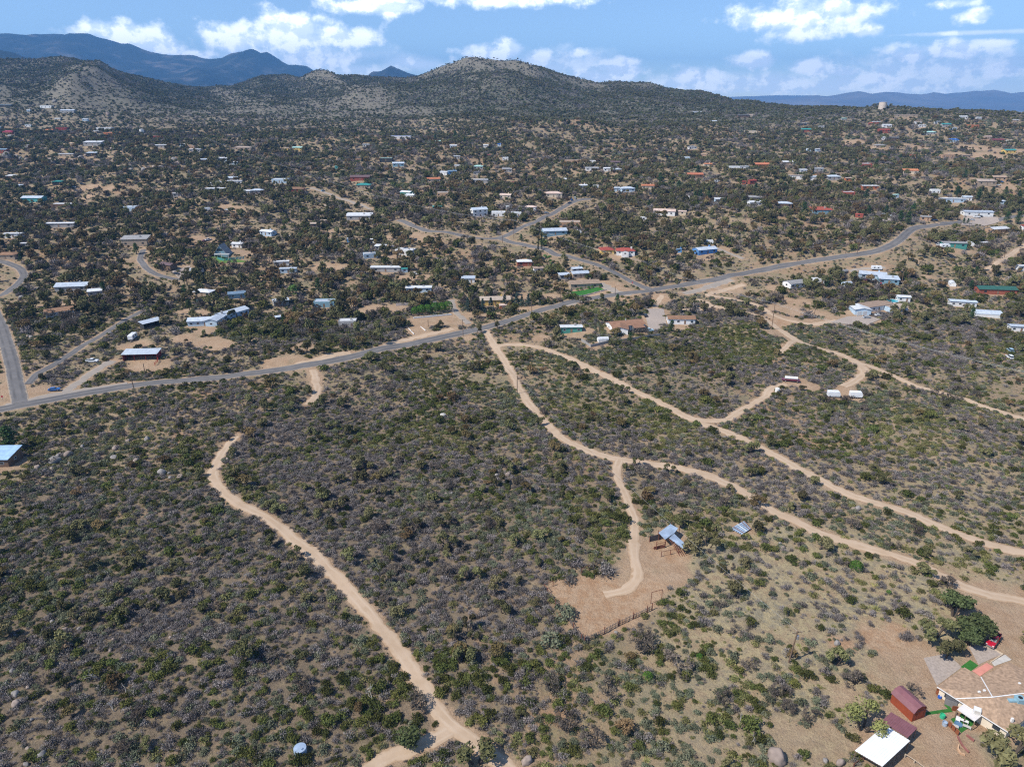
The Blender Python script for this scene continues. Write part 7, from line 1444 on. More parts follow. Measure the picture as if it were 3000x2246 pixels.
tank('water_tank', 'dark round tank beside the slate blue house', (-186.04, 410.48), 1.8, 2.4, pmat('dark_tank', (0.03, 0.05, 0.045), 0.6, 0.1, 1))
tank('water_tank', 'white upright tank left of the junk heap', (114.53, 283.14), 0.9, 1.9, MATS['white_trim'])

# ---------------------------------------------------------------- vehicles
PAINT = {'red': (0.42, 0.01, 0.03), 'white': (0.72, 0.73, 0.74), 'silver': (0.42, 0.44, 0.46), 'dark': (0.03, 0.035, 0.045), 'blue': (0.03, 0.12, 0.35), 'lblue': (0.33, 0.47, 0.56), 'tan': (0.45, 0.36, 0.25), 'maroon': (0.14, 0.03, 0.05), 'yellow': (0.55, 0.38, 0.08)}
TYRE = pmat('tyre_rubber', (0.02, 0.02, 0.02), 0.9, 0.1, 3); RIM = pmat('wheel_rim', (0.4, 0.4, 0.42), 0.4, 0.1, 3, 0.6)
def paint(c): return pmat('paint_' + c, PAINT[c], 0.3, 0.05, 1, 0, 0, 0.5)
def extrude(prof, y0, y1, inset=0.0):
    n = len(prof); zmin = min(z for _, z in prof); zmax = max(z for _, z in prof)
    f = lambda z: inset * (z - zmin) / max(zmax - zmin, 1e-6)
    V = [(x, y0 + f(z), z) for x, z in prof] + [(x, y1 - f(z), z) for x, z in prof]
    return MB().add(V, [tuple(range(n)), tuple(range(2 * n - 1, n - 1, -1))] + [(i, i + n, (i + 1) % n + n, (i + 1) % n) for i in range(n)])
WHEEL = MB().tube((0, -0.12, 0), (0, 0.12, 0), 0.36, 0.36, 14).mesh('wheel', TYRE); HUB = MB().tube((0, -0.125, 0), (0, 0.125, 0), 0.2, 0.2, 10).mesh('rim', RIM)
def wheels(t, xs, yw, s=1.0):
    for x in xs:
        for y in (-yw, yw):
            w = link('wheel', WHEEL, t, (x, y, 0.36 * s)); w.scale = (s, 1, s); link('rim', HUB, w)
def vehicle(kind, p, hd, col, label, nm=None, s=1.0):
    t = thing(nm or {'sedan': 'parked_car', 'suv': 'parked_car', 'pickup': 'pickup_truck', 'camper': 'camper_trailer', 'rv': 'motorhome', 'box': 'box_trailer'}[kind], label, {'sedan': 'car', 'suv': 'car', 'pickup': 'truck', 'camper': 'trailer', 'rv': 'motorhome', 'box': 'trailer'}[kind], (*p, gz(*p) + 0.12), R(hd))
    t.scale = (s, s, s); m = paint(col)
    if kind in ('sedan', 'suv'):
        h = 1.42 if kind == 'sedan' else 1.75
        extrude([(-2.25, .35), (2.2, .35), (2.3, .6), (2.2, .85), (1.1, .98), (-1.9, 1.0), (-2.3, .9)], -.88, .88, .06).build('body', m, t)
        extrude([(1.0, .99), (0.35, h - .06), (-1.3 if kind == 'sedan' else -1.9, h - .06), (-1.9 if kind == 'sedan' else -2.2, .99)], -.8, .8, .14).build('cabin_glass', GLASS, t)
        extrude([(0.4, h - .058), (0.3, h), (-1.25 if kind == 'sedan' else -1.85, h), (-1.4 if kind == 'sedan' else -1.95, h - .058)], -.68, .68, .02).build('roof', m, t)
    elif kind == 'pickup':
        extrude([(-2.7, .5), (2.65, .45), (2.75, .75), (2.65, 1.05), (1.35, 1.15), (-2.75, 1.12)], -.95, .95, .05).build('body', m, t)
        extrude([(1.35, 1.152), (0.75, 1.72), (-0.75, 1.74), (-0.95, 1.152)], -.86, .86, .16).build('cabin_glass', GLASS, t)
        extrude([(0.74, 1.722), (0.62, 1.82), (-0.66, 1.83), (-0.78, 1.722)], -.71, .71, .02).build('roof', m, t)
        MB().box(-2.62, -1.02, -.78, .78, 1.122, 1.14).build('bed_liner', MATS['tyre_rubber'], t)
        for y0, y1 in ((-.93, -.82), (.82, .93)): MB().box(-2.74, -1.0, y0, y1, 1.123, 1.32).build('bed_side', m, t)
        MB().box(-2.76, -2.66, -.815, .815, 1.141, 1.32).build('tailgate', m, t)
        for y in (-.7, .7): MB().box(2.68, 2.78, y - .18, y + .18, .78, .98).build('headlight', TRIM, t)
        MB().box(2.62, 2.85, -.93, .93, .42, .6).build('bumper', RIM, t)
    else:
        L_ = {'camper': 6.5, 'rv': 9.0, 'box': 5.0}[kind]; a = L_ / 2; h = {'camper': 2.7, 'rv': 3.2, 'box': 2.7}[kind]
        extrude([(-a, .55), (a - .3, .55), (a, 1.1), (a, h * .62), (a - .5, h), (-a + .15, h), (-a, h - .3)], -1.2, 1.2, .05).build('body', m, t)
        if kind != 'box':
            for x in (-a * .5, a * .25): 
                for y in (-1.23, 1.19): MB().box(x - .5, x + .5, y, y + .04, 1.4, 2.0).build('window', GLASS, t)
        for y in (-1.215, 1.185): MB().box(-a + .3, a - .6, y, y + .03, .95, 1.1).build('stripe', paint('lblue'), t)
        MB().box(-.5, .5, -.4, .4, h + .002, h + .28).build('roof_cooler', TRIM, t)
        MB().bar((a, 0, .5), (a + 1.0, 0, .45), .12).build('drawbar', TYRE, t)
        wheels(t, (-.45, .45) if kind != 'rv' else (-a * .5, a * .6), 1.08); return t
    wheels(t, (-1.45, 1.45) if kind != 'pickup' else (-1.75, 1.75), .84 if kind != 'pickup' else .9, 1.0 if kind == 'sedan' else 1.1)
    return t
for a_ in [
    ('pickup', (113.82, 133.07), 222, 'red', 'bright red pickup parked under the large oak'),
    ('box', (146.63, 278.96), -8, 'white', 'white box trailer standing in a clearing on the right'), ('box', (137.58, 279.93), -5, 'white', 'small white box trailer left of the larger one'),
    ('sedan', (199.95, 385.31), 10, 'silver', 'silver car before the blue double garage'), ('sedan', (209.04, 389.97), 14, 'white', 'white car right of the silver one'), ('sedan', (211.68, 392.0), 14, 'dark', 'dark car before the big awning'),
    ('suv', (244.11, 328.71), 80, 'lblue', 'pale blue van parked in the right scrub'), ('suv', (238.37, 320.17), 85, 'white', 'white van parked below the pale blue one'),
    ('suv', (275.11, 446.32), 165, 'dark', 'dark car beside the small arched shed'), ('pickup', (73.21, 363.4), 10, 'lblue', 'pale green-blue pickup at the ranch house door'), ('sedan', (75.25, 386.56), 100, 'dark', 'dark car on the ranch house gravel drive'),
    ('rv', (-210.11, 467.23), 8, 'white', 'white motorhome beside the purple-roofed house'), ('rv', (-270.73, 638.28), 20, 'white', 'white motorhome on the bare lot'), ('rv', (147.92, 539.01), -8, 'white', 'white motorhome behind the bright blue house'), ('camper', (-195.02, 347.52), 95, 'white', 'white camper beside the dark open barn'),
    ('sedan', (-222.01, 462.68), -15, 'dark', 'dark car on the paved lane by the motorhome'), ('suv', (-456.57, 762.79), 5, 'silver', 'silver car on the far left lot'), ('suv', (-452.28, 772.04), 10, 'dark', 'dark car behind the silver one on the lot'), ('sedan', (-254.01, 645.45), 0, 'white', 'white car on the bare lot right of the motorhome'), ('suv', (-250.59, 648.89), 0, 'dark', 'dark car on the bare lot'), ('pickup', (-237.41, 556.55), 60, 'white', 'white truck on the bare ground above the A-frame'), ('sedan', (-239.41, 554.62), 70, 'maroon', 'maroon car beside the white truck'), ('camper', (-221.44, 522.29), 10, 'white', 'small white camper left of the A-frame'),
    ('sedan', (-196.13, 281.25), 15, 'blue', 'dark blue car beside the gravel entrance at left'), ('pickup', (-199.55, 317.08), 5, 'white', 'white boat-like truck under the grey tree'), ('sedan', (-263.05, 384.9), 30, 'lblue', 'teal car beside the white gabled house'),
    ('suv', (-177.75, 563.77), 10, 'white', 'left white car parked by the pale trailer'), ('suv', (-173.72, 563.16), 10, 'white', 'right white car parked by the pale trailer'), ('pickup', (-65.16, 467.42), 10, 'white', 'white pickup right of the teal-roofed shed'), ('suv', (-57.89, 843.04), 0, 'dark', 'dark car before the white and blue gables'), ('suv', (-190.65, 737.12), 60, 'lblue', 'pale car at the top of the gravel lane'),
    ('camper', (51.0, 557.35), -5, 'white', 'white camper right of the pale metal-roofed house'), ('suv', (55.55, 677.44), 80, 'blue', 'blue truck at the end of the street'), ('suv', (59.26, 683.42), 80, 'white', 'white car at the end of the street'), ('camper', (215.4, 770.44), 10, 'white', 'white and blue camper among far oaks'), ('suv', (139.05, 726.78), 0, 'dark', 'dark truck on the dirt lot'), ('suv', (30.58, 635.92), 30, 'silver', 'silver car beside the street'),
    ('suv', (308.11, 514.08), 75, 'white', 'white car left of the green trailer home'), ('pickup', (405.01, 628.39), 170, 'white', 'white pickup before the silver motel roof'), ('sedan', (398.21, 623.2), 175, 'silver', 'silver car before the silver motel roof'), ('sedan', (409.1, 630.2), 170, 'dark', 'dark car right of the white pickup'), ('sedan', (315.54, 612.42), 0, 'silver', 'silver car on the gravel lot by the bend'), ('sedan', (318.21, 608.63), 0, 'white', 'white car on the gravel lot by the bend'), ('suv', (354.41, 603.18), 10, 'blue', 'blue truck right of the road bend'), ('suv', (233.1, 458.36), -25, 'maroon', 'maroon truck under the pale blue porch'), ('camper', (246.23, 473.88), -10, 'white', 'white trailer at the end of the gravel drive'), ('suv', (491.02, 739.61), 0, 'white', 'white truck before the porch house'), ('suv', (501.22, 751.61), 0, 'blue', 'blue truck by the porch house'), ('suv', (237.83, 448.92), 60, 'red', 'red car under the silver carport'), ('camper', (310.66, 509.39), 0, 'white', 'white trailer before the green trailer home')]:
    vehicle(*a_)
# flat trailer with white tank, junk
p_ = (124.86, 295.53); t_ = thing('flatbed_trailer', 'maroon flatbed carrying a long white tank', 'trailer', (*p_, gz(*p_) + .1), R(-12))
MB().box(-3.8, 3.8, -1.2, 1.2, .7, .95).build('bed', paint('maroon'), t_); MB().tube((-2.6, 0, 1.65), (2.8, 0, 1.65), .68, .68, 14).build('tank', TRIM, t_); wheels(t_, (-2.4, 2.6), 1.1, 1.2)

# ---------------------------------------------------------------- boulders
ROCKM = [pmat('granite_grey', (0.235, 0.215, 0.20), 0.95, 0.3, 0.9, 0, 0.15, 0.1, 0.5), pmat('granite_pink', (0.29, 0.232, 0.195), 0.95, 0.25, 0.9, 0, 0.15, 0.1, 0.5)]
ROCKS = []
for k_ in range(6):
    bm = bmesh.new(); bmesh.ops.create_icosphere(bm, subdivisions=3, radius=1.0); rg = random.Random(k_)
    ph = [(Vector((rg.gauss(0, 1), rg.gauss(0, 1), rg.gauss(0, 1))).normalized(), rg.uniform(.72, .95)) for _ in range(9)]
    for v in bm.verts:
        d = v.co.normalized(); r = 1.0
        for n_, c_ in ph:
            dt = d.dot(n_)
            if dt > c_ * .8: r = min(r, c_ / max(dt, .1) * 1.0)
        r *= 1 + .09 * math.sin(5 * d.x + k_) * math.sin(4 * d.y + 2 * d.z) + .05 * math.sin(11 * d.y + 3 * k_) * math.sin(9 * d.z + d.x * 7)
        v.co = Vector((d.x * r, d.y * r * .85, d.z * r * (.8 + .1 * (k_ % 3))))
    me = bpy.data.meshes.new('boulder'); bm.to_mesh(me); bm.free(); me.shade_smooth(); me.materials.append(ROCKM[k_ % 2]); ROCKS.append(me)
BOULDERS = [(-159.3, 218.9, 2.2), (-157.4, 224.4, 1.64), (-160.6, 223.4, 1.02), (-161.3, 225.3, 0.93), (-153.0, 217.7, 1.0), (-162.1, 214.2, 1.18), (-158.3, 212.1, 1.08), (-156.6, 213.2, 0.98), (-156.7, 231.8, 1.05), (-144.1, 230.5, 1.26), (-140.4, 222.8, 1.43), (-142.3, 236.0, 0.96), (-135.7, 237.2, 1.29), (-131.2, 219.9, 1.41), (-118.3, 211.1, 1.56), (-119.8, 212.4, 0.98), (-114.2, 208.5, 0.77), (-110.8, 208.2, 1.54), (-116.0, 211.4, 0.78), (-99.7, 223.8, 0.82), (-99.6, 225.6, 0.72), (-100.3, 222.0, 0.81), (-99.0, 226.1, 0.62), (-67.8, 188.7, 0.5), (-72.9, 173.1, 0.58), (-53.9, 216.2, 1.19), (-5.2, 212.5, 0.79), (-1.5, 212.5, 1.18), (-19.6, 200.5, 0.75), (-21.5, 200.4, 0.75), (-112.3, 139.1, 0.63), (-110.8, 138.8, 0.63), (-110.1, 141.8, 0.5), (-107.7, 136.4, 0.7), (-104.5, 136.8, 0.56), (-94.0, 132.8, 0.55), (-93.4, 131.4, 0.54), (-92.8, 129.2, 0.6), (-90.1, 130.1, 0.5), (-80.8, 133.4, 0.5), (-111.3, 122.8, 0.64), (-104.8, 118.1, 0.56), (-106.4, 116.2, 0.99), (-104.7, 113.7, 1.09), (-104.4, 114.5, 0.61), (-102.5, 113.1, 0.5), (-98.9, 109.7, 0.5), (-94.7, 109.2, 0.5), (-91.5, 101.1, 1.12), (-95.3, 102.8, 0.51), (-91.0, 101.0, 0.56), (-99.6, 101.6, 0.5), (-93.4, 99.3, 0.67), (51.7, 101.3, 2.02), (61.2, 101.1, 0.68), (63.9, 100.6, 1.01), (76.6, 132.5, 0.82), (2.9, 100.8, 1.23), (25.2, 137.1, 0.5), (107.6, 193.0, 0.73), (109.1, 192.9, 1.09), (110.2, 192.9, 0.5), (77.2, 172.6, 0.67), (77.2, 170.5, 0.82), (77.0, 171.3, 0.5), (-570.7, 916.7, 4.71), (-565.1, 915.0, 4.7), (-564.7, 918.4, 2.63), (-635.9, 937.1, 5.87), (-556.9, 885.0, 3.04), (-541.7, 846.3, 2.92), (-556.0, 874.2, 2.51), (-523.4, 836.4, 3.37), (-549.0, 926.2, 3.18), (-541.6, 933.4, 4.26), (-544.1, 948.5, 2.7), (-522.8, 981.7, 3.34), (-517.2, 963.6, 2.74), (-426.6, 826.8, 2.85), (-440.3, 852.9, 2.44), (-413.6, 828.6, 3.8), (-412.2, 834.5, 2.87), (-402.3, 831.7, 2.86), (-410.2, 847.2, 2.91), (-401.0, 844.9, 3.87), (-615.3, 963.4, 2.74), (-633.5, 996.7, 1.41), (-494.6, 1004.1, 3.41), (-638.3, 985.0, 4.47), (-738.7, 1387.3, 4.65), (-877.4, 1465.3, 4.88), (-628.1, 941.6, 3.22), (-619.0, 935.5, 3.2), (-610.3, 932.0, 2.66), (-406.1, 893.2, 3.99), (-397.2, 891.4, 3.98), (-382.6, 864.0, 3.87), (-391.4, 868.0, 3.45), (-338.7, 848.3, 3.38), (-347.6, 772.2, 2.72), (-357.7, 817.1, 2.04), (-296.0, 431.1, 1.79), (-294.0, 431.3, 1.8), (-260.3, 432.1, 2.16), (-295.9, 416.7, 1.74), (-224.0, 343.5, 1.18), (-246.2, 346.1, 1.04), (-249.2, 348.0, 0.89), (-228.6, 336.0, 1.15), (-249.4, 407.6, 2.05), (-247.9, 409.8, 2.06), (-255.6, 413.4, 1.73), (-209.2, 352.9, 1.35), (-244.3, 409.2, 1.71), (-89.5, 532.5, 2.17), (-92.1, 532.0, 1.73), (-20.3, 525.3, 1.71), (-175.0, 681.0, 2.17), (-168.8, 672.7, 2.15), (-170.4, 689.1, 2.2), (-120.2, 551.0, 1.34), (-10.6, 488.1, 1.61)]     # x, y, radius
for i, (x, y, r) in enumerate(BOULDERS):
    o = link('boulder', ROCKS[i % 6], None, (x, y, gz(x, y) + r * .28), random.random() * 6.28); o.scale = (r, r * random.uniform(.8, 1.1), r * random.uniform(.75, 1.05))
    o.rotation_euler = (random.uniform(-.3, .3), random.uniform(-.3, .3), random.random() * 6.28)
    tag(o, ('huge' if r > 3.5 else 'big' if r > 2 else 'mid-sized' if r > 1.2 else 'small') + (' rounded pink' if i % 2 else ' rounded grey') + ' granite boulder ' + near_words(x, y), 'boulder', 'granite boulders')

# ---------------------------------------------------------------- utility poles and wires
POLEW = pmat('pole_wood', (0.16, 0.105, 0.07), 0.9, 0.2, 2); WIREM = pmat('wire_aluminium', (0.42, 0.42, 0.42), 0.4, 0.05, 1, 0.3)
POLES = [(-413.7, 1007.0, 11, 1, 0.0, 'high in the far left scrub'),
 (-223.9, 785.5, 11, 1, 0.0, 'above the gravel lane'),
 (-94.0, 635.0, 12.0, 1, 0.0, 'between the oaks left of the teal roof'),
 (1.4, 554.2, 14.5, 1, 0.0, 'left of the pale metal-roofed house'),
 (88.5, 467.9, 11.0, 1, 0.0, 'on the slope below the red-roofed house'),
 (139.6, 365.2, 14.5, 1, 0.0, 'tall above the right dirt track'),
 (223.1, 262.1, 12.0, 1, 0.0, 'beyond the right edge'),
 (2.2, 281.5, 8.3, 0, 0.0, 'beside the middle dirt road'),
 (63.1, 126.6, 8.9, 2, 0.09, 'leaning on the open slope with a transformer'),
 (169.3, 384.2, 9.3, 0, 0.1, 'leaning left of the gravel lot'),
 (252.4, 450.9, 7.6, 0, 0.0, 'above the silver carport'),
 (297.5, 463.5, 7.4, 0, 0.12, 'leaning above the bare lot at right'),
 (181.7, 495.9, 9.0, 1, 0.0, 'on the main road verge'),
 (244.7, 501.9, 10.6, 1, 0.08, 'leaning pair by the main road'),
 (237.6, 503.7, 3.7, 0, 0.0, 'short by the main road'),
 (350.7, 502.8, 6.2, 0, 0.0, 'beside the right dirt track'),
 (368.2, 589.3, 5.6, 0, 0.0, 'below the silver motel roof'),
 (375.6, 614.2, 7.3, 0, 0.0, 'left of the silver motel roof'),
 (29.4, 416.9, 11.1, 0, 0.0, 'at the tan house corner'),
 (63.9, 429.0, 5.1, 0, 0.0, 'at the street junction'),
 (11.4, 396.1, 7.2, 0, 0.0, 'beside the blue spruces'),
 (-66.0, 458.7, 12.7, 0, 0.0, 'right of the teal-roofed shed'),
 (-7.2, 542.8, 5.7, 0, 0.0, 'at the bend of the street'),
 (-24.3, 572.3, 12.7, 0, 0.0, 'before the white two-storey house'),
 (-26.0, 359.4, 9.3, 1, 0.0, 'on the near verge below the spruces'),
 (-72.0, 393.7, 4.8, 0, 0.0, 'left of the pale garden wall'),
 (-45.9, 372.5, 3.9, 0, 0.0, 'below the clipped hedge'),
 (-164.2, 285.4, 8.9, 2, -0.08, 'on the main road verge below the red barn'),
 (-166.5, 300.6, 6.7, 0, 0.0, 'between the red barn and the road'),
 (-173.4, 263.7, 3.8, 0, 0.0, 'stub on the near road verge'),
 (141.5, 496.0, 7.0, 0, 0.0, 'right of the bright blue house'),
 (115.0, 521.5, 6.8, 0, 0.0, 'left of the tiny blue shed'),
 (24.6, 870.4, 10, 0, 0.0, 'in the far oaks'),
 (309.7, 612.5, 6.7, 0, 0.0, 'left of the gravel lot by the bend'),
 (323.3, 612.9, 6.3, 0, 0.0, 'right of the gravel lot by the bend')]      # x, y, height, crossarm, lean, label
TOPS = []
for x, y, h, arm, lean, lab in POLES:
    t = thing('utility_pole', 'wooden utility pole ' + lab, 'utility pole', (x, y, gz(x, y)), 0, 'wooden utility poles'); tp = (lean * h, 0, h)
    MB().tube((0, 0, -1), tp, .21, .14, 8).build('pole', POLEW, t)
    if arm:
        c_ = Vector(tp) * .955; ca = MB().bar(c_ + Vector((-1.15, -.2, 0)), c_ + Vector((1.15, .2, 0)), .12).build('crossarm', POLEW, t)
        for k_ in (-1.05, -.4, 1.05): MB().tube(c_ + Vector((k_, k_ * .174, .06)), c_ + Vector((k_, k_ * .174, .3)), .06, .04, 6).build('insulator', BLOCK, ca)
    if arm == 2: MB().tube(Vector(tp) * .8 + Vector((.4, 0, -.5)), Vector(tp) * .8 + Vector((.4, 0, .5)), .28, .28, 10).build('transformer', RIM, t)
    TOPS.append(Vector((x + tp[0], y, gz(x, y) + h * .985)))
def wires(i, j, offs, label, sag=1.6, r=0.022):
    for o_ in offs:
        a, b = (TOPS[i] if not isinstance(i, tuple) else Vector(i)) + Vector((o_, o_ * .17, .15)), (TOPS[j] if not isinstance(j, tuple) else Vector(j)) + Vector((o_, o_ * .17, .15))
        n = 14; mb = MB(); pr = None
        for k in range(n + 1):
            u = k / n; p = a.lerp(b, u); p.z -= sag * 4 * u * (1 - u)
            if pr is not None: mb.tube(pr, p, r, r, 4, False)
            pr = p
        tag(mb.build('power_line', WIREM), label, 'power line', 'overhead power lines')
for i_, j_ in ((0, 1), (1, 2), (2, 3), (3, 4), (4, 5), (5, 6)): wires(i_, j_, (-1.05, -.4, 1.05), 'thin power line in the ' + ('far left', 'gravel lane', 'teal roof', 'red roof', 'road crossing', 'long right-hand')[i_] + ' span of the pole line', 2.2)
wires(7, 8, (0.0,), 'single service wire across the middle scrub to the leaning pole', 3.0, .02)
wires(23, 3, (0.0, .5), 'wires from the street bend to the pole line', 1.5, .02)
wires(24, 7, (0.0,), 'wire from the main road to the middle dirt road pole', 1.5, .02)
wires(12, 13, (-.5, .5), 'wires along the main road at right', 1.2, .02)
wires(12, 4, (-.5, .5), 'wires along the main road to the pole line', 1.8, .02)

# ---------------------------------------------------------------- corral: pickets, rails, gate frame
RUSTW = pmat('weathered_picket', (0.17, 0.14, 0.125), 0.95, 0.35, 3); REDW = pmat('rusty_post', (0.17, 0.065, 0.04), 0.9, 0.25, 2)
def pickets(label, pts, sp, h, mat, lean=0.12):
    t = thing('corral_fence', label, 'fence', (*pts[0], gz(*pts[0]))); ox, oy, oz = pts[0][0], pts[0][1], gz(*pts[0])
    ms = [MB().tube((0, 0, -.2), (.03 * k, 0, h * (.88 + .07 * k)), .075, .06, 5).mesh('picket', mat) for k in range(3)]
    for a, b in zip(pts[:-1], pts[1:]):
        L_ = math.hypot(b[0] - a[0], b[1] - a[1]); n = max(2, int(L_ / sp))
        for i in range(n):
            u = (i + .5) / n; x, y = a[0] + (b[0] - a[0]) * u, a[1] + (b[1] - a[1]) * u
            o = link('picket', ms[(i * 7) % 3], t, (x - ox, y - oy, gz(x, y) - oz)); o.rotation_euler = (random.uniform(-lean, lean), random.uniform(-lean, lean), random.random() * 6)
        for f_ in (.35, .8):
            mb = MB(); pr = None
            for i in range(9):
                u = i / 8; x, y = a[0] + (b[0] - a[0]) * u, a[1] + (b[1] - a[1]) * u; q = (x - ox, y - oy, gz(x, y) - oz + h * f_)
                if pr: mb.bar(pr, q, .05, .09)
                pr = q
            mb.build('rail', mat, t)
    for p in pts: MB().tube((p[0] - ox, p[1] - oy, gz(*p) - oz - .2), (p[0] - ox, p[1] - oy, gz(*p) - oz + h * 1.3), .13, .12, 8).build('post', REDW, t)
    return t
pickets('weathered picket fence along the front of the corral', [(17.27, 133.6), (22.34, 136.64), (26.19, 139.51), (30.14, 141.87), (34.0, 144.2), (35.38, 145.07)], .42, 1.6, RUSTW)
pickets('weathered picket fence down the left side of the corral', [(9.24, 151.17), (11.09, 146.95), (13.87, 141.48), (14.98, 138.04), (16.59, 134.38)], .5, 1.4, RUSTW)
def rails(label, pts, h, nr, mat, name='rail_fence', w=.12):
    t = thing(name, label, 'fence', (*pts[0], gz(*pts[0]))); o = Vector((*pts[0], gz(*pts[0])))
    Q = [Vector((*p, gz(*p))) - o for p in pts]
    for q in Q: MB().box(q.x - w * .7, q.x + w * .7, q.y - w * .7, q.y + w * .7, q.z - .4, q.z + h).build('post', mat, t)
    for a, b in zip(Q[:-1], Q[1:]):
        for k in range(nr): z = Vector((0, 0, h * (.95 - k * .8 / max(nr, 1)))); MB().bar(a + z, b + z, w * .6, w).build('rail', mat, t)
    return t
rails('rusty rail pen at the upper left corner of the corral', [(10.84, 154.03), (8.49, 152.75), (9.24, 151.17)], 1.7, 1, REDW)
rails('two dark posts with a rail among the grey bushes', [(18.89, 159.19), (21.05, 160.67)], 1.8, 1, REDW)
a_, b_ = (35.49, 147.43), (38.38, 148.37)
t_ = thing('gate_frame', 'tall rusty goalpost gate frame at the corral corner', 'gate', (*a_, gz(*a_))); d_ = Vector((b_[0] - a_[0], b_[1] - a_[1], gz(*b_) - gz(*a_)))
MB().tube((0, 0, -.3), (0, 0, 3.6), .08, .08, 8).build('post', REDW, t_); MB().tube(d_ + Vector((0, 0, -.3)), d_ + Vector((0, 0, 3.6)), .08, .08, 8).build('post', REDW, t_); MB().tube((0, 0, 3.602), d_ + Vector((0, 0, 3.602)), .07, .07, 8).build('crossbar', REDW, t_)

# ---------------------------------------------------------------- open loafing shed with fallen sheets
o_ = (46.08, 173.63); t_ = thing('loafing_shed', 'open loafing shed with buckled silver roof and rusty pens', 'shed', (*o_, gz(*o_)))
def lp(q, z): return (q[0] - o_[0], q[1] - o_[1], gz(*q) - gz(*o_) + z)
A_ = [(42.43, 174.46), (46.61, 178.39), (48.45, 176.4), (47.04, 174.32), (43.68, 171.28)]
MB().slab([lp(A_[0], 3.0), lp(A_[4], 2.9), lp(A_[3], 3.1), lp(A_[2], 3.2), lp(A_[1], 3.2)], .08).build('roof_sheet', GALV, t_)
B_ = [(44.99, 172.07), (46.82, 174.09), (49.3, 169.49), (48.36, 167.77)]
MB().slab([lp(B_[0], 2.85), lp(B_[3], 1.9), lp(B_[2], 2.4), lp(B_[1], 2.95)], .06).build('roof_sheet', GALV, t_)
C_ = [(46.55, 170.22), (47.67, 171.4), (49.1, 169.08), (47.98, 167.53)]
MB().slab([lp(C_[0], 2.72), lp(C_[3], 2.5), lp(C_[2], 2.75), lp(C_[1], 3.02)], .05).build('roof_sheet', GALV, t_)
for q in ((44.03, 171.84), (42.77, 175.99), (47.36, 179.86), (49.35, 178.01), (49.53, 169.92)): MB().tube(lp(q, -.3), lp(q, 2.8), .11, .1, 8).build('post', REDW, t_)
for a, b in (((44.97, 171.88), (47.35, 167.14)), ((45.43, 171.57), (48.06, 167.25)), ((46.14, 170.65), (48.6, 167.31)), ((47.1, 169.29), (49.19, 167.62))): MB().bar(lp(a, 2.6), lp(b, .05), .13, .09).build('fallen_rafter', REDW, t_)
w0, w1 = (39.94, 174.13), (44.35, 175.72); m_ = MB(); m_.bar(lp(w0, 1.0), lp(w1, 1.0), .06, 1.9); m_.build('side_panel', pmat('dark_mesh_panel', (0.10, 0.085, 0.08), .9, .3, 2), t_)
for q in (w0, (42.79, 175.11), w1): MB().tube(lp(q, -.3), lp(q, 2.2), .1, .1, 8).build('post', REDW, t_)
rails('rusty pen rails in front of the loafing shed', [(43.91, 171.69), (41.2, 170.47), (41.52, 171.82)], 1.9, 2, REDW)
rails('low rusty pen outline below the loafing shed', [(41.96, 167.14), (44.76, 168.08), (47.2, 168.87)], 1.7, 1, REDW)
o_ = (43.85, 171.39); t_ = thing('feed_trough', 'rusty red feed panel under the loafing shed', 'panel', (*o_, gz(*o_)), R(14)); MB().box(-3.4, 0, -.06, .06, .1, .95).build('panel', REDW, t_); MB().box(-3.4, 0, .07, .5, .1, .2).build('tray', REDW, t_)
# fallen roof panel of many sheets
a, b, c, d = (64.96, 179.77), (70.37, 183.71), (71.04, 179.31), (67.42, 176.39)
t_ = thing('fallen_roof_panel', 'fallen silver roof frame with dark slats lying in the scrub', 'panel', (*a, gz(*a)))
def bl(u, v, z): x = a[0] * (1 - u) * (1 - v) + b[0] * u * (1 - v) + c[0] * u * v + d[0] * (1 - u) * v; y = a[1] * (1 - u) * (1 - v) + b[1] * u * (1 - v) + c[1] * u * v + d[1] * (1 - u) * v; return (x - a[0], y - a[1], gz(x, y) - gz(*a) + z)
for i in range(6): MB().slab([bl(0, i / 6, .5), bl(0, (i + .78) / 6, .5), bl(1, (i + .78) / 6, .55), bl(1, i / 6, .55)], .06).build('sheet', GALV, t_)
for u in (.2, .5, .8, .97): MB().bar(bl(u, 0, .6), bl(u, 1, .6), .14, .1).build('batten', TRIM if u == .5 else REDW, t_)

# ---------------------------------------------------------------- the yard at the lower right
SHING = pmat('tan_shingle', (0.34, 0.235, 0.16), 0.95, 0.3, 1.6, 0, 0, 0.1, 0.4); STUC = pmat('cream_stucco', (0.66, 0.57, 0.45), 0.9, 0.08, 1)
def ez(reg_pts, h): return [Vector((p[0], p[1], GY + h)) for p in reg_pts]
hp = (100.15, 114.53); GY = gz(*hp)
eave = [(91.65, 117.59), (100.91, 123.24), (102.78, 120.38), (111.88, 124.74), (117.05, 119.13), (112.72, 113.58), (99.35, 105.76)]
ridge = [(100.42, 113.14), (108.03, 114.15)]
t_ = thing('shingled_house', 'large tan-shingled house with rooftop cooler at the lower right', 'house', (*hp, GY)); o_ = Vector((*hp, GY))
E_ = [v - o_ for v in ez(eave, 2.7)]; K_ = [v - o_ for v in (*ez(ridge[:1], 4.3), *ez(ridge[1:], 4.4))]
mb = MB(); V_ = [tuple(v) for v in E_ + K_]; B_ = [(v.x, v.y, v.z - .2) for v in E_]; n = len(E_)
mb.add(V_ + B_, [(0, 7, 2, 1), (2, 7, 8, 3), (3, 8, 4), (4, 8, 5), (5, 8, 6), (6, 8, 7, 0)] + [(i, (i + 1) % n, (i + 1) % n + n + 2, i + n + 2) for i in range(n)] + [tuple(range(n + 2, 2 * n + 2))])
rf_ = mb.build('roof', SHING, t_)
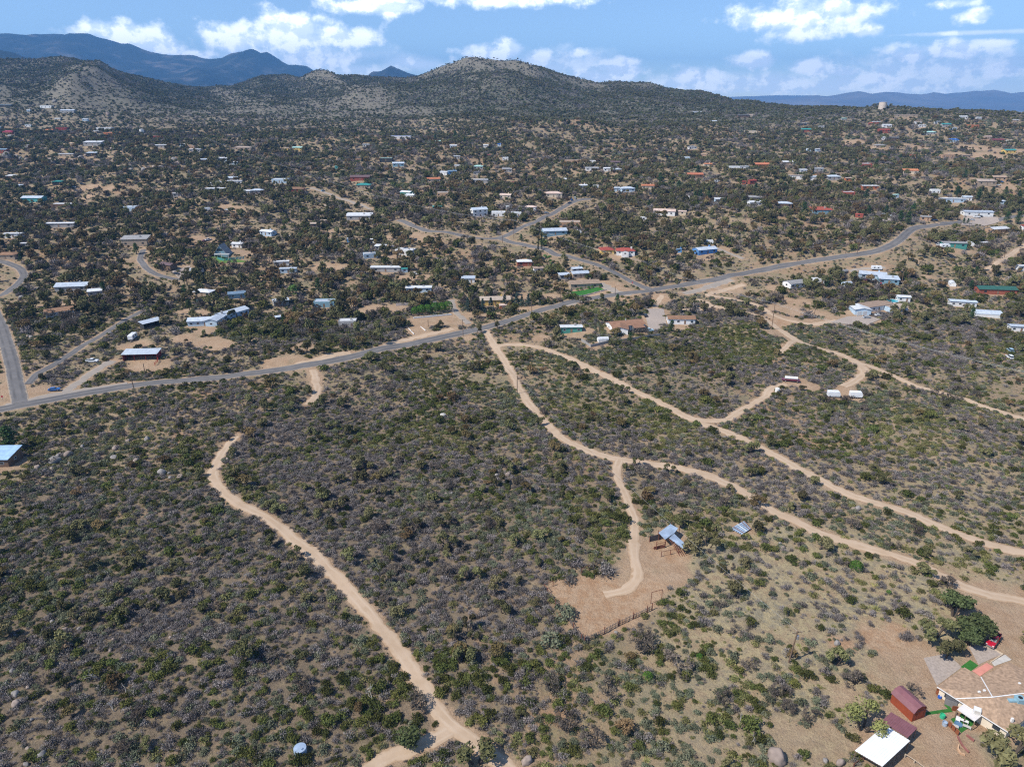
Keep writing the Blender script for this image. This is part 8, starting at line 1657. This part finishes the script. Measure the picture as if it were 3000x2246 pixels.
for a, b in ((K_[0], E_[2]), (K_[0], E_[0].lerp(E_[6], .28)), (K_[0], K_[1])): MB().bar(a + Vector((0, 0, .06)), b + Vector((0, 0, .06)), .22, .05).build('ridge_cap', TRIM if True else SHING, rf_)
c_ = sum(E_, Vector()) / n; In = [v + (c_ - v).normalized() * .75 for v in E_]
mb = MB(); mb.add([(v.x, v.y, -1) for v in In] + [(v.x, v.y, 2.52) for v in In], [(i, i + n, (i + 1) % n + n, (i + 1) % n) for i in range(n)] + [tuple(range(n, 2 * n))]); mb.build('wall', STUC, t_)
MB().bar(E_[6] + Vector((0, 0, -.06)), E_[0] + Vector((0, 0, -.06)), .12, .16).build('gutter', TRIM, t_)
def onroof(p, z): return (p[0] - o_.x, p[1] - o_.y, z)
SLB = pmat('cooler_blue', (0.22, 0.36, 0.42), 0.6, 0.15, 1)
q = (105.67, 112.47); x, y, z = onroof(q, 4.15)
u_ = MB().box(x - .8, x + .8, y - .75, y + .75, z - .4, z + .75).build('rooftop_cooler', SLB, t_); MB().lathe((x, y, z + .751), [(.42, 0), (.42, .06), (.1, .07)], 14).build('fan', TYRE, u_)
MB().box(x - 2.4, x - .82, y - .45, y + .35, z - .45, z + .2).build('duct', SLB, u_)
for i, q in enumerate(((100.19, 115.35), (108.92, 117.29), (101.67, 113.02), (98.85, 114.97), (101.95, 114.1), (101.3, 107.95))):
    x, y, z = onroof(q, 3.75); MB().box(x - .22, x + .22, y - .2, y + .2, z - .6, z + .32).build('roof_vent', TRIM if i != 2 else SLB, t_)
for i, (f0, w) in enumerate(((.14, 1.4), (.5, 1.8), (.86, 1.4))):
    p = In[0].lerp(In[6], f0); d = (In[6] - In[0]).normalized(); nn = Vector((d.y, -d.x, 0)); nn = nn if nn.dot(p - c_) > 0 else -nn
    MB().bar(p - d * w / 2 + nn * .03 + Vector((0, 0, -1.2)), p + d * w / 2 + nn * .03 + Vector((0, 0, -1.2)), .08, 1.1).build('window', GLASS, t_)
# patio awning
A_ = [(92.73, 111.83), (95.41, 113.56), (97.67, 110.63), (94.52, 108.76)]; o2 = (95.93, 111.96)
t2 = thing('patio_awning', 'white flat patio awning against the shingled house', 'awning', (*o2, gz(*o2)))
def l2(q, z): return (q[0] - o2[0], q[1] - o2[1], z)
MB().slab([l2(A_[0], 2.45), l2(A_[3], 2.45), l2(A_[2], 2.6), l2(A_[1], 2.6)], .12).build('roof', pmat('awning_white', (0.62, 0.58, 0.55), .7, .08, 1), t2)
for q in (A_[0], A_[3], ((A_[0][0] + A_[3][0]) / 2, (A_[0][1] + A_[3][1]) / 2)): MB().bar(l2(q, -.2), l2(q, 2.32), .12).build('post', DOORM, t2)
q = (96.12, 110.83); o = thing('evaporative_cooler', 'white cooler box on the patio awning', 'cooler', (q[0], q[1], gz(*o2) + 2.6), R(-32)); MB().box(-.65, .65, -.6, .6, 0, 1.05).build('cabinet', TRIM, o); MB().box(-.5, .5, -.64, -.61, .15, .9).build('grille', CONC, o)
poly_sheet('turf_patch', ((91.59, 111.37), (95.88, 113.5), (96.82, 110.82), (91.83, 107.98)), .05, TURF, 'bright artificial turf on the patio')
poly_sheet('turf_path', ((87.14, 112.88), (86.82, 112.14), (93.19, 113.3), (93.05, 114.18)), .05, TURF, 'narrow artificial turf path to the red shed', 8)
poly_sheet('turf_patch', ((92.29, 115.13), (92.64, 113.76), (93.59, 113.72), (93.14, 115.48)), .06, TURF, 'turf strip beside the storage cabinets', 6)
poly_sheet('turf_patch', ((102.03, 125.78), (103.68, 124.53), (106.33, 126.13), (105.44, 127.82)), .05, TURF, 'turf square behind the shingled house', 6)
poly_sheet('paved_path', ((104.02, 124.52), (104.79, 122.98), (109.45, 125.63), (108.67, 126.88)), .06, pmat('pink_paving', (0.55, 0.23, 0.18), .9, .1, 1), 'pink concrete path behind the shingled house', 6)
poly_sheet('paved_path', ((109.77, 126.99), (109.76, 125.86), (115.04, 127.88), (114.47, 129.46)), .07, CONC, 'white concrete path beside the gravel', 6)
poly_sheet('driveway', ((102.14, 108.4), (103.79, 106.25), (107.48, 109.0), (107.21, 111.62)), .08, pmat('white_slab', (0.62, 0.60, 0.57), .9, .1, .8), 'white concrete slab right of the shingled house', 6)
GRAV = pmat('fine_gravel', (0.33, 0.275, 0.235), .95, .2, 2)
poly_sheet('gravel_bed', ((95.07, 128.51), (93.73, 120.36), (102.37, 125.77), (101.21, 129.85)), .04, GRAV, 'grey gravel bed left of the shingled house')
poly_sheet('gravel_bed', ((107.38, 131.76), (106.46, 126.35), (114.01, 129.56), (112.16, 132.03)), .045, GRAV, 'grey gravel bed below the red pickup')
low_wall('low timber edging around the gravel bed', [(110.91, 131.73), (112.53, 131.46), (113.93, 129.44), (109.53, 126.87)], .3, .2, pmat('pale_timber', (0.5, 0.40, 0.29), .9, .1, 1), 'timber_edging')
RUST = pmat('rust_panel', (0.23, 0.075, 0.03), .9, .25, 1.5)
plank_fence('rust_fence', 'rusty metal panel fence along the patio', (90.05, 109.79), (90.8, 107.22), 1.3, RUST, .75, .02)
plank_fence('rust_fence', 'short rusty fence at the patio entrance', (93.09, 113.69), (94.31, 113.56), 1.3, RUST, .6, .02)
low_wall('dark brick planter edge below the patio', [(90.51, 107.03), (90.25, 105.01), (90.6, 103.29)], .4, .25, pmat('brick_edge', (0.25, 0.10, 0.085), .9, .2, 2), 'planter_edging')
low_wall('pale brick ring around the yard bed', [(89.55, 104.99), (88.88, 104.1), (88.81, 103.07), (89.53, 102.75)], .35, .25, pmat('sand_brick', (0.52, 0.33, 0.2), .9, .15, 2), 'planter_edging')
low_wall('brown raised bed beside the house wall', [(92.57, 107.38), (93.28, 105.98)], .5, .3, MATS['brick_edge'], 'raised_bed')
q = (93.66, 115.11); t3 = thing('storage_cabinet', 'grey plastic storage cabinet against the house wall', 'cabinet', (*q, gz(*q)), R(-32)); MB().box(-1.1, 1.1, -.5, .5, 0, 1.9).build('body', pmat('grey_plastic', (0.20, 0.19, 0.19), .7, .1, 1), t3); MB().slab([(-1.2, -.6, 1.95), (1.2, -.6, 1.95), (1.2, .6, 2.1), (-1.2, .6, 2.1)], .08).build('lid', pmat('dark_plastic', (0.09, 0.09, 0.095), .7, .1, 1), t3)
for k_ in (-.56, .02): MB().box(k_, k_ + .52, -.53, -.502, .1, 1.8).build('door', MATS['grey_plastic'], t3)
def barrel(label, p, r, h, mat, name='barrel'):
    t = thing(name, label, 'barrel', (*p, gz(*p))); MB().lathe((0, 0, 0), [(r, -.1), (r, h), (r * .88, h), (r * .88, h * .25)], 14).build('drum', mat, t); MB().lathe((0, 0, h * .5), [(r + .01, 0), (r + .03, .02), (r + .01, .06)], 14).build('hoop', mat, t)
barrel('rusty burn barrel at the corner of the shingled house', (92.71, 118.14), .45, 1.0, RUST); barrel('blue plastic tub beside the storage cabinet', (92.43, 117.03), .38, .5, pmat('blue_plastic', (0.02, 0.10, 0.42), .5, .1, 1)); barrel('green bin at the patio fence corner', (89.94, 111.65), .5, .9, pmat('green_plastic', (0.04, 0.40, 0.22), .5, .1, 1)); barrel('grey steel drum outside the patio fence', (89.35, 109.76), .48, .9, GALV); barrel('blue ring planter on the patio turf', (92.43, 110.02), .75, .35, pmat('ring_blue', (0.10, 0.19, 0.30), .6, .1, 1))
for q, w, lab, mm in (((93.77, 110.47), 1.6, 'white patio table on the turf', TRIM), ((93.68, 109.25), 1.5, 'grey patio bench on the turf', CONC), ((93.15, 111.85), .8, 'tan patio chair under the awning', DOORM), ((92.74, 110.88), .8, 'white patio chair on the turf', TRIM), ((91.3, 109.22), 1.1, 'pale bench by the rusty fence', CONC)):
    t = thing('patio_table' if 'table' in lab else 'patio_chair' if 'chair' in lab else 'patio_bench', lab, 'table' if 'table' in lab else 'chair' if 'chair' in lab else 'bench', (*q, gz(*q) + .05), R(-35)); hh = .7 if 'table' in lab else .45
    MB().box(-w / 2, w / 2, -.35, .35, hh, hh + .06).build('top', mm, t)
    for ax in (-1, 1):
        for ay in (-1, 1): MB().box(ax * (w / 2 - .08) - .03, ax * (w / 2 - .08) + .03, ay * .28 - .03, ay * .28 + .03, 0, hh - .002).build('leg', mm, t)
    if 'chair' in lab: MB().box(-w / 2, w / 2, .3, .36, hh + .061, hh + .6).build('backrest', mm, t)
# red gambrel shed
q = (83.51, 113.55); t4 = thing('gambrel_shed', 'rust red shed with barn-shaped maroon roof', 'shed', (*q, gz(*q) + .25), R(110)); a, b = 2.75, 1.75
prof = [(-b, 2.0), (-b * .62, 3.0), (0, 3.4), (b * .62, 3.0), (b, 2.0)]
RW = pmat('barn_red', (0.26, 0.055, 0.022), .8, .12, 1); MAR = pmat('maroon_metal', (0.20, 0.085, 0.095), .5, .12, 1, 0, 0, .35, .3, 3.0)
mb = MB(); V_ = [(sx, y, z) for sx in (-a, a) for y, z in ([(-b, -.4)] + prof + [(b, -.4)])]; mb.add(V_, [tuple(range(6, -1, -1)), tuple(range(7, 14)), (0, 1, 8, 7), (5, 6, 13, 12)]); mb.build('wall', RW, t4)
mb = MB(); V_ = [(sx, y * 1.06, z + dz) for dz in (.10, .02) for sx in (-a - .2, a + .2) for y, z in prof]
mb.add(V_, [(i, i + 1, i + 6, i + 5) for i in range(4)] + [(i + 10, i + 15, i + 16, i + 11) for i in range(4)] + [(i, i + 10, i + 11, i + 1) for i in range(4)] + [(i + 5, i + 6, i + 16, i + 15) for i in range(4)]); mb.build('roof', MAR, t4)
for k_ in (-1, 1): MB().box(-a - .04, -a - .005, k_ * .55 - .52, k_ * .55 + .52, .05, 1.95).build('door', RW, t4)
MB().box(-a - .06, -a - .01, -b, b, 2.02, 2.12).build('trim', MAR, t4)
for sx in (-2.4, -.8, .8, 2.4):
    for sy in (-1.4, 1.4): MB().box(sx - .2, sx + .2, sy - .2, sy + .2, -.6, -.38).build('pier', CONC, t4)
# carports: ribbed sheets on posts
def carport(label, quad, h0, h1, mat, nrib):
    o = ((quad[0][0] + quad[2][0]) / 2, (quad[0][1] + quad[2][1]) / 2); g = gz(*o); t = thing('carport', label, 'carport', (*o, g))
    a, b, c, d = [np.array((p[0] - o[0], p[1] - o[1], h)) for p, h in zip(quad, (h0, h0, h1, h1))]
    V = []; F = []; n = nrib * 4
    for i in range(n + 1):
        u = i / n; z = .07 if i % 4 in (0, 1) else 0
        for e0, e1 in ((a, b), (d, c)): p = e0 + (e1 - e0) * u; V.append((p[0], p[1], p[2] + z))
    F = [(2 * i, 2 * i + 2, 2 * i + 3, 2 * i + 1) for i in range(n)]; me = mesh_from('roof', V, F, mat); ob = link('roof', me, t); md = ob.modifiers.new('thick', 'SOLIDIFY'); md.thickness = .04
    for p, h in ((a, h0), (b, h0), (c, h1), (d, h1), ((a + d) / 2, (h0 + h1) / 2), ((b + c) / 2, (h0 + h1) / 2)):
        p = p * .95; MB().bar((p[0], p[1], -.5), (p[0], p[1], h - .12), .14).build('post', DOORM, t)
    for e0, e1 in ((a, b), (d, c)): MB().bar(Vector(e0) * .96 - Vector((0, 0, .12)), Vector(e1) * .96 - Vector((0, 0, .12)), .1, .16).build('beam', DOORM, t)
carport('white ribbed carport roof at the lower right', [(66.5, 101.16), (70.11, 97.62), (78.28, 103.27), (75.18, 107.03)], 2.8, 3.0, pmat('white_ribbed', (0.74, 0.74, 0.74), .4, .08, .4, 0, 0, .4), 11)
carport('maroon ribbed lean-to between the white carport and the red shed', [(75.2, 108.23), (78.33, 104.23), (81.5, 106.51), (78.15, 110.46)], 2.6, 2.7, MAR, 12)
rails('broken timber rail below the white carport', [(77.21, 102.07), (78.38, 100.82), (79.42, 99.35)], .9, 1, MATS['pale_timber'])
rails('short timber rail left of the white carport', [(66.26, 99.99), (68.96, 101.49)], .9, 1, REDW)
rails('wire fence with wooden posts above the bottom lane', [(-36.24, 100.39), (-34.19, 101.24), (-33.39, 101.69)], 1.2, 2, RUSTW)
rails('pipe fence around the grassy pen below the grey house', [(-161.54, 332.72), (-157.22, 334.74), (-153.79, 337.77)], 1.3, 2, BLOCK)
rails('red pipe rails beside the red barn', [(-168.92, 314.8), (-169.16, 318.45), (-170.8, 323.1)], 1.6, 3, pmat('red_pipe', (.35, .04, .02), .6, .1, 1))
poly_sheet('gravel_lot', ((76.55, 398.24), (88.51, 400.68), (83.71, 364.69), (74.05, 368.15)), .16, GRAV, 'grey gravel drive beside the brown-roofed ranch house', 16)
poly_sheet('gravel_lot', ((176.63, 377.86), (190.89, 388.49), (211.44, 387.33), (192.36, 371.34)), .2, GRAV, 'grey gravel lot before the blue garage', 16)
poly_sheet('gravel_lot', ((374.69, 598.47), (396.02, 632.14), (424.49, 630.51), (420.97, 620.83)), .25, GRAV, 'gravel lot before the silver motel roof', 16)
poly_sheet('gravel_lot', ((295.5, 577.64), (305.37, 605.17), (321.97, 607.14), (307.4, 582.87)), .25, GRAV, 'gravel lot left of the road bend', 12)
poly_sheet('gravel_lot', ((-215.21, 452.74), (-227.23, 467.05), (-220.06, 479.78), (-209.3, 460.4)), .25, GRAV, 'gravel yard by the white motorhome', 12)
# road signs
def sign(label, p, hd, col, sides, word=None):
    t = thing('road_sign', label, 'sign', (*p, gz(*p)), R(hd)); MB().bar((0, 0, -.3), (0, 0, 2.6), .07).build('post', RIM, t); mb = MB(); r = .42
    V = [(r * math.cos(2 * math.pi * (i + .5) / sides), y, 2.35 + r * math.sin(2 * math.pi * (i + .5) / sides)) for y in (-.09, -.06) for i in range(sides)]
    mb.add(V, [tuple(range(sides)), tuple(range(2 * sides - 1, sides - 1, -1))] + [(i, i + sides, (i + 1) % sides + sides, (i + 1) % sides) for i in range(sides)]); mb.build('panel', pmat('sign_' + col, PAINT[col], .5, .03, 1), t)
sign('yellow warning sign on the road bend', (300.62, 532.38), 15, 'yellow', 4); sign('yellow sign on the near verge of the main road', (183.82, 484.07), 20, 'yellow', 4); sign('red stop sign at the street corner', (77.38, 447.62), -20, 'red', 8); sign('red stop sign at the left street corner', (-209.64, 268.69), 10, 'red', 8)
# bleached snags and fallen limbs on the left slope
for i, (x, y) in enumerate([(-91.1, 121.2), (-80.0, 123.2), (-83.8, 139.9), (-75.8, 115.8), (-82.2, 115.6), (-82.5, 111.9), (-87.2, 111.2), (-124.3, 142.8), (-71.4, 130.9), (-99.8, 174.2), (-106.1, 192.5), (-113.8, 174.7), (-138.4, 217.3), (-122.8, 207.5), (-48.7, 199.1), (-45.4, 219.6), (-55.8, 213.6), (-33.1, 189.4), (7.8, 186.5), (6.0, 199.6), (47.7, 105.6), (47.7, 108.8), (-57.1, 130.8), (-32.2, 117.7), (-58.2, 126.6), (-130.2, 229.0)]):
    plant('snag', x, y, random.uniform(1.4, 2.6), 'bleached dead snag ' + near_words(x, y), 1.0, sink=.1)
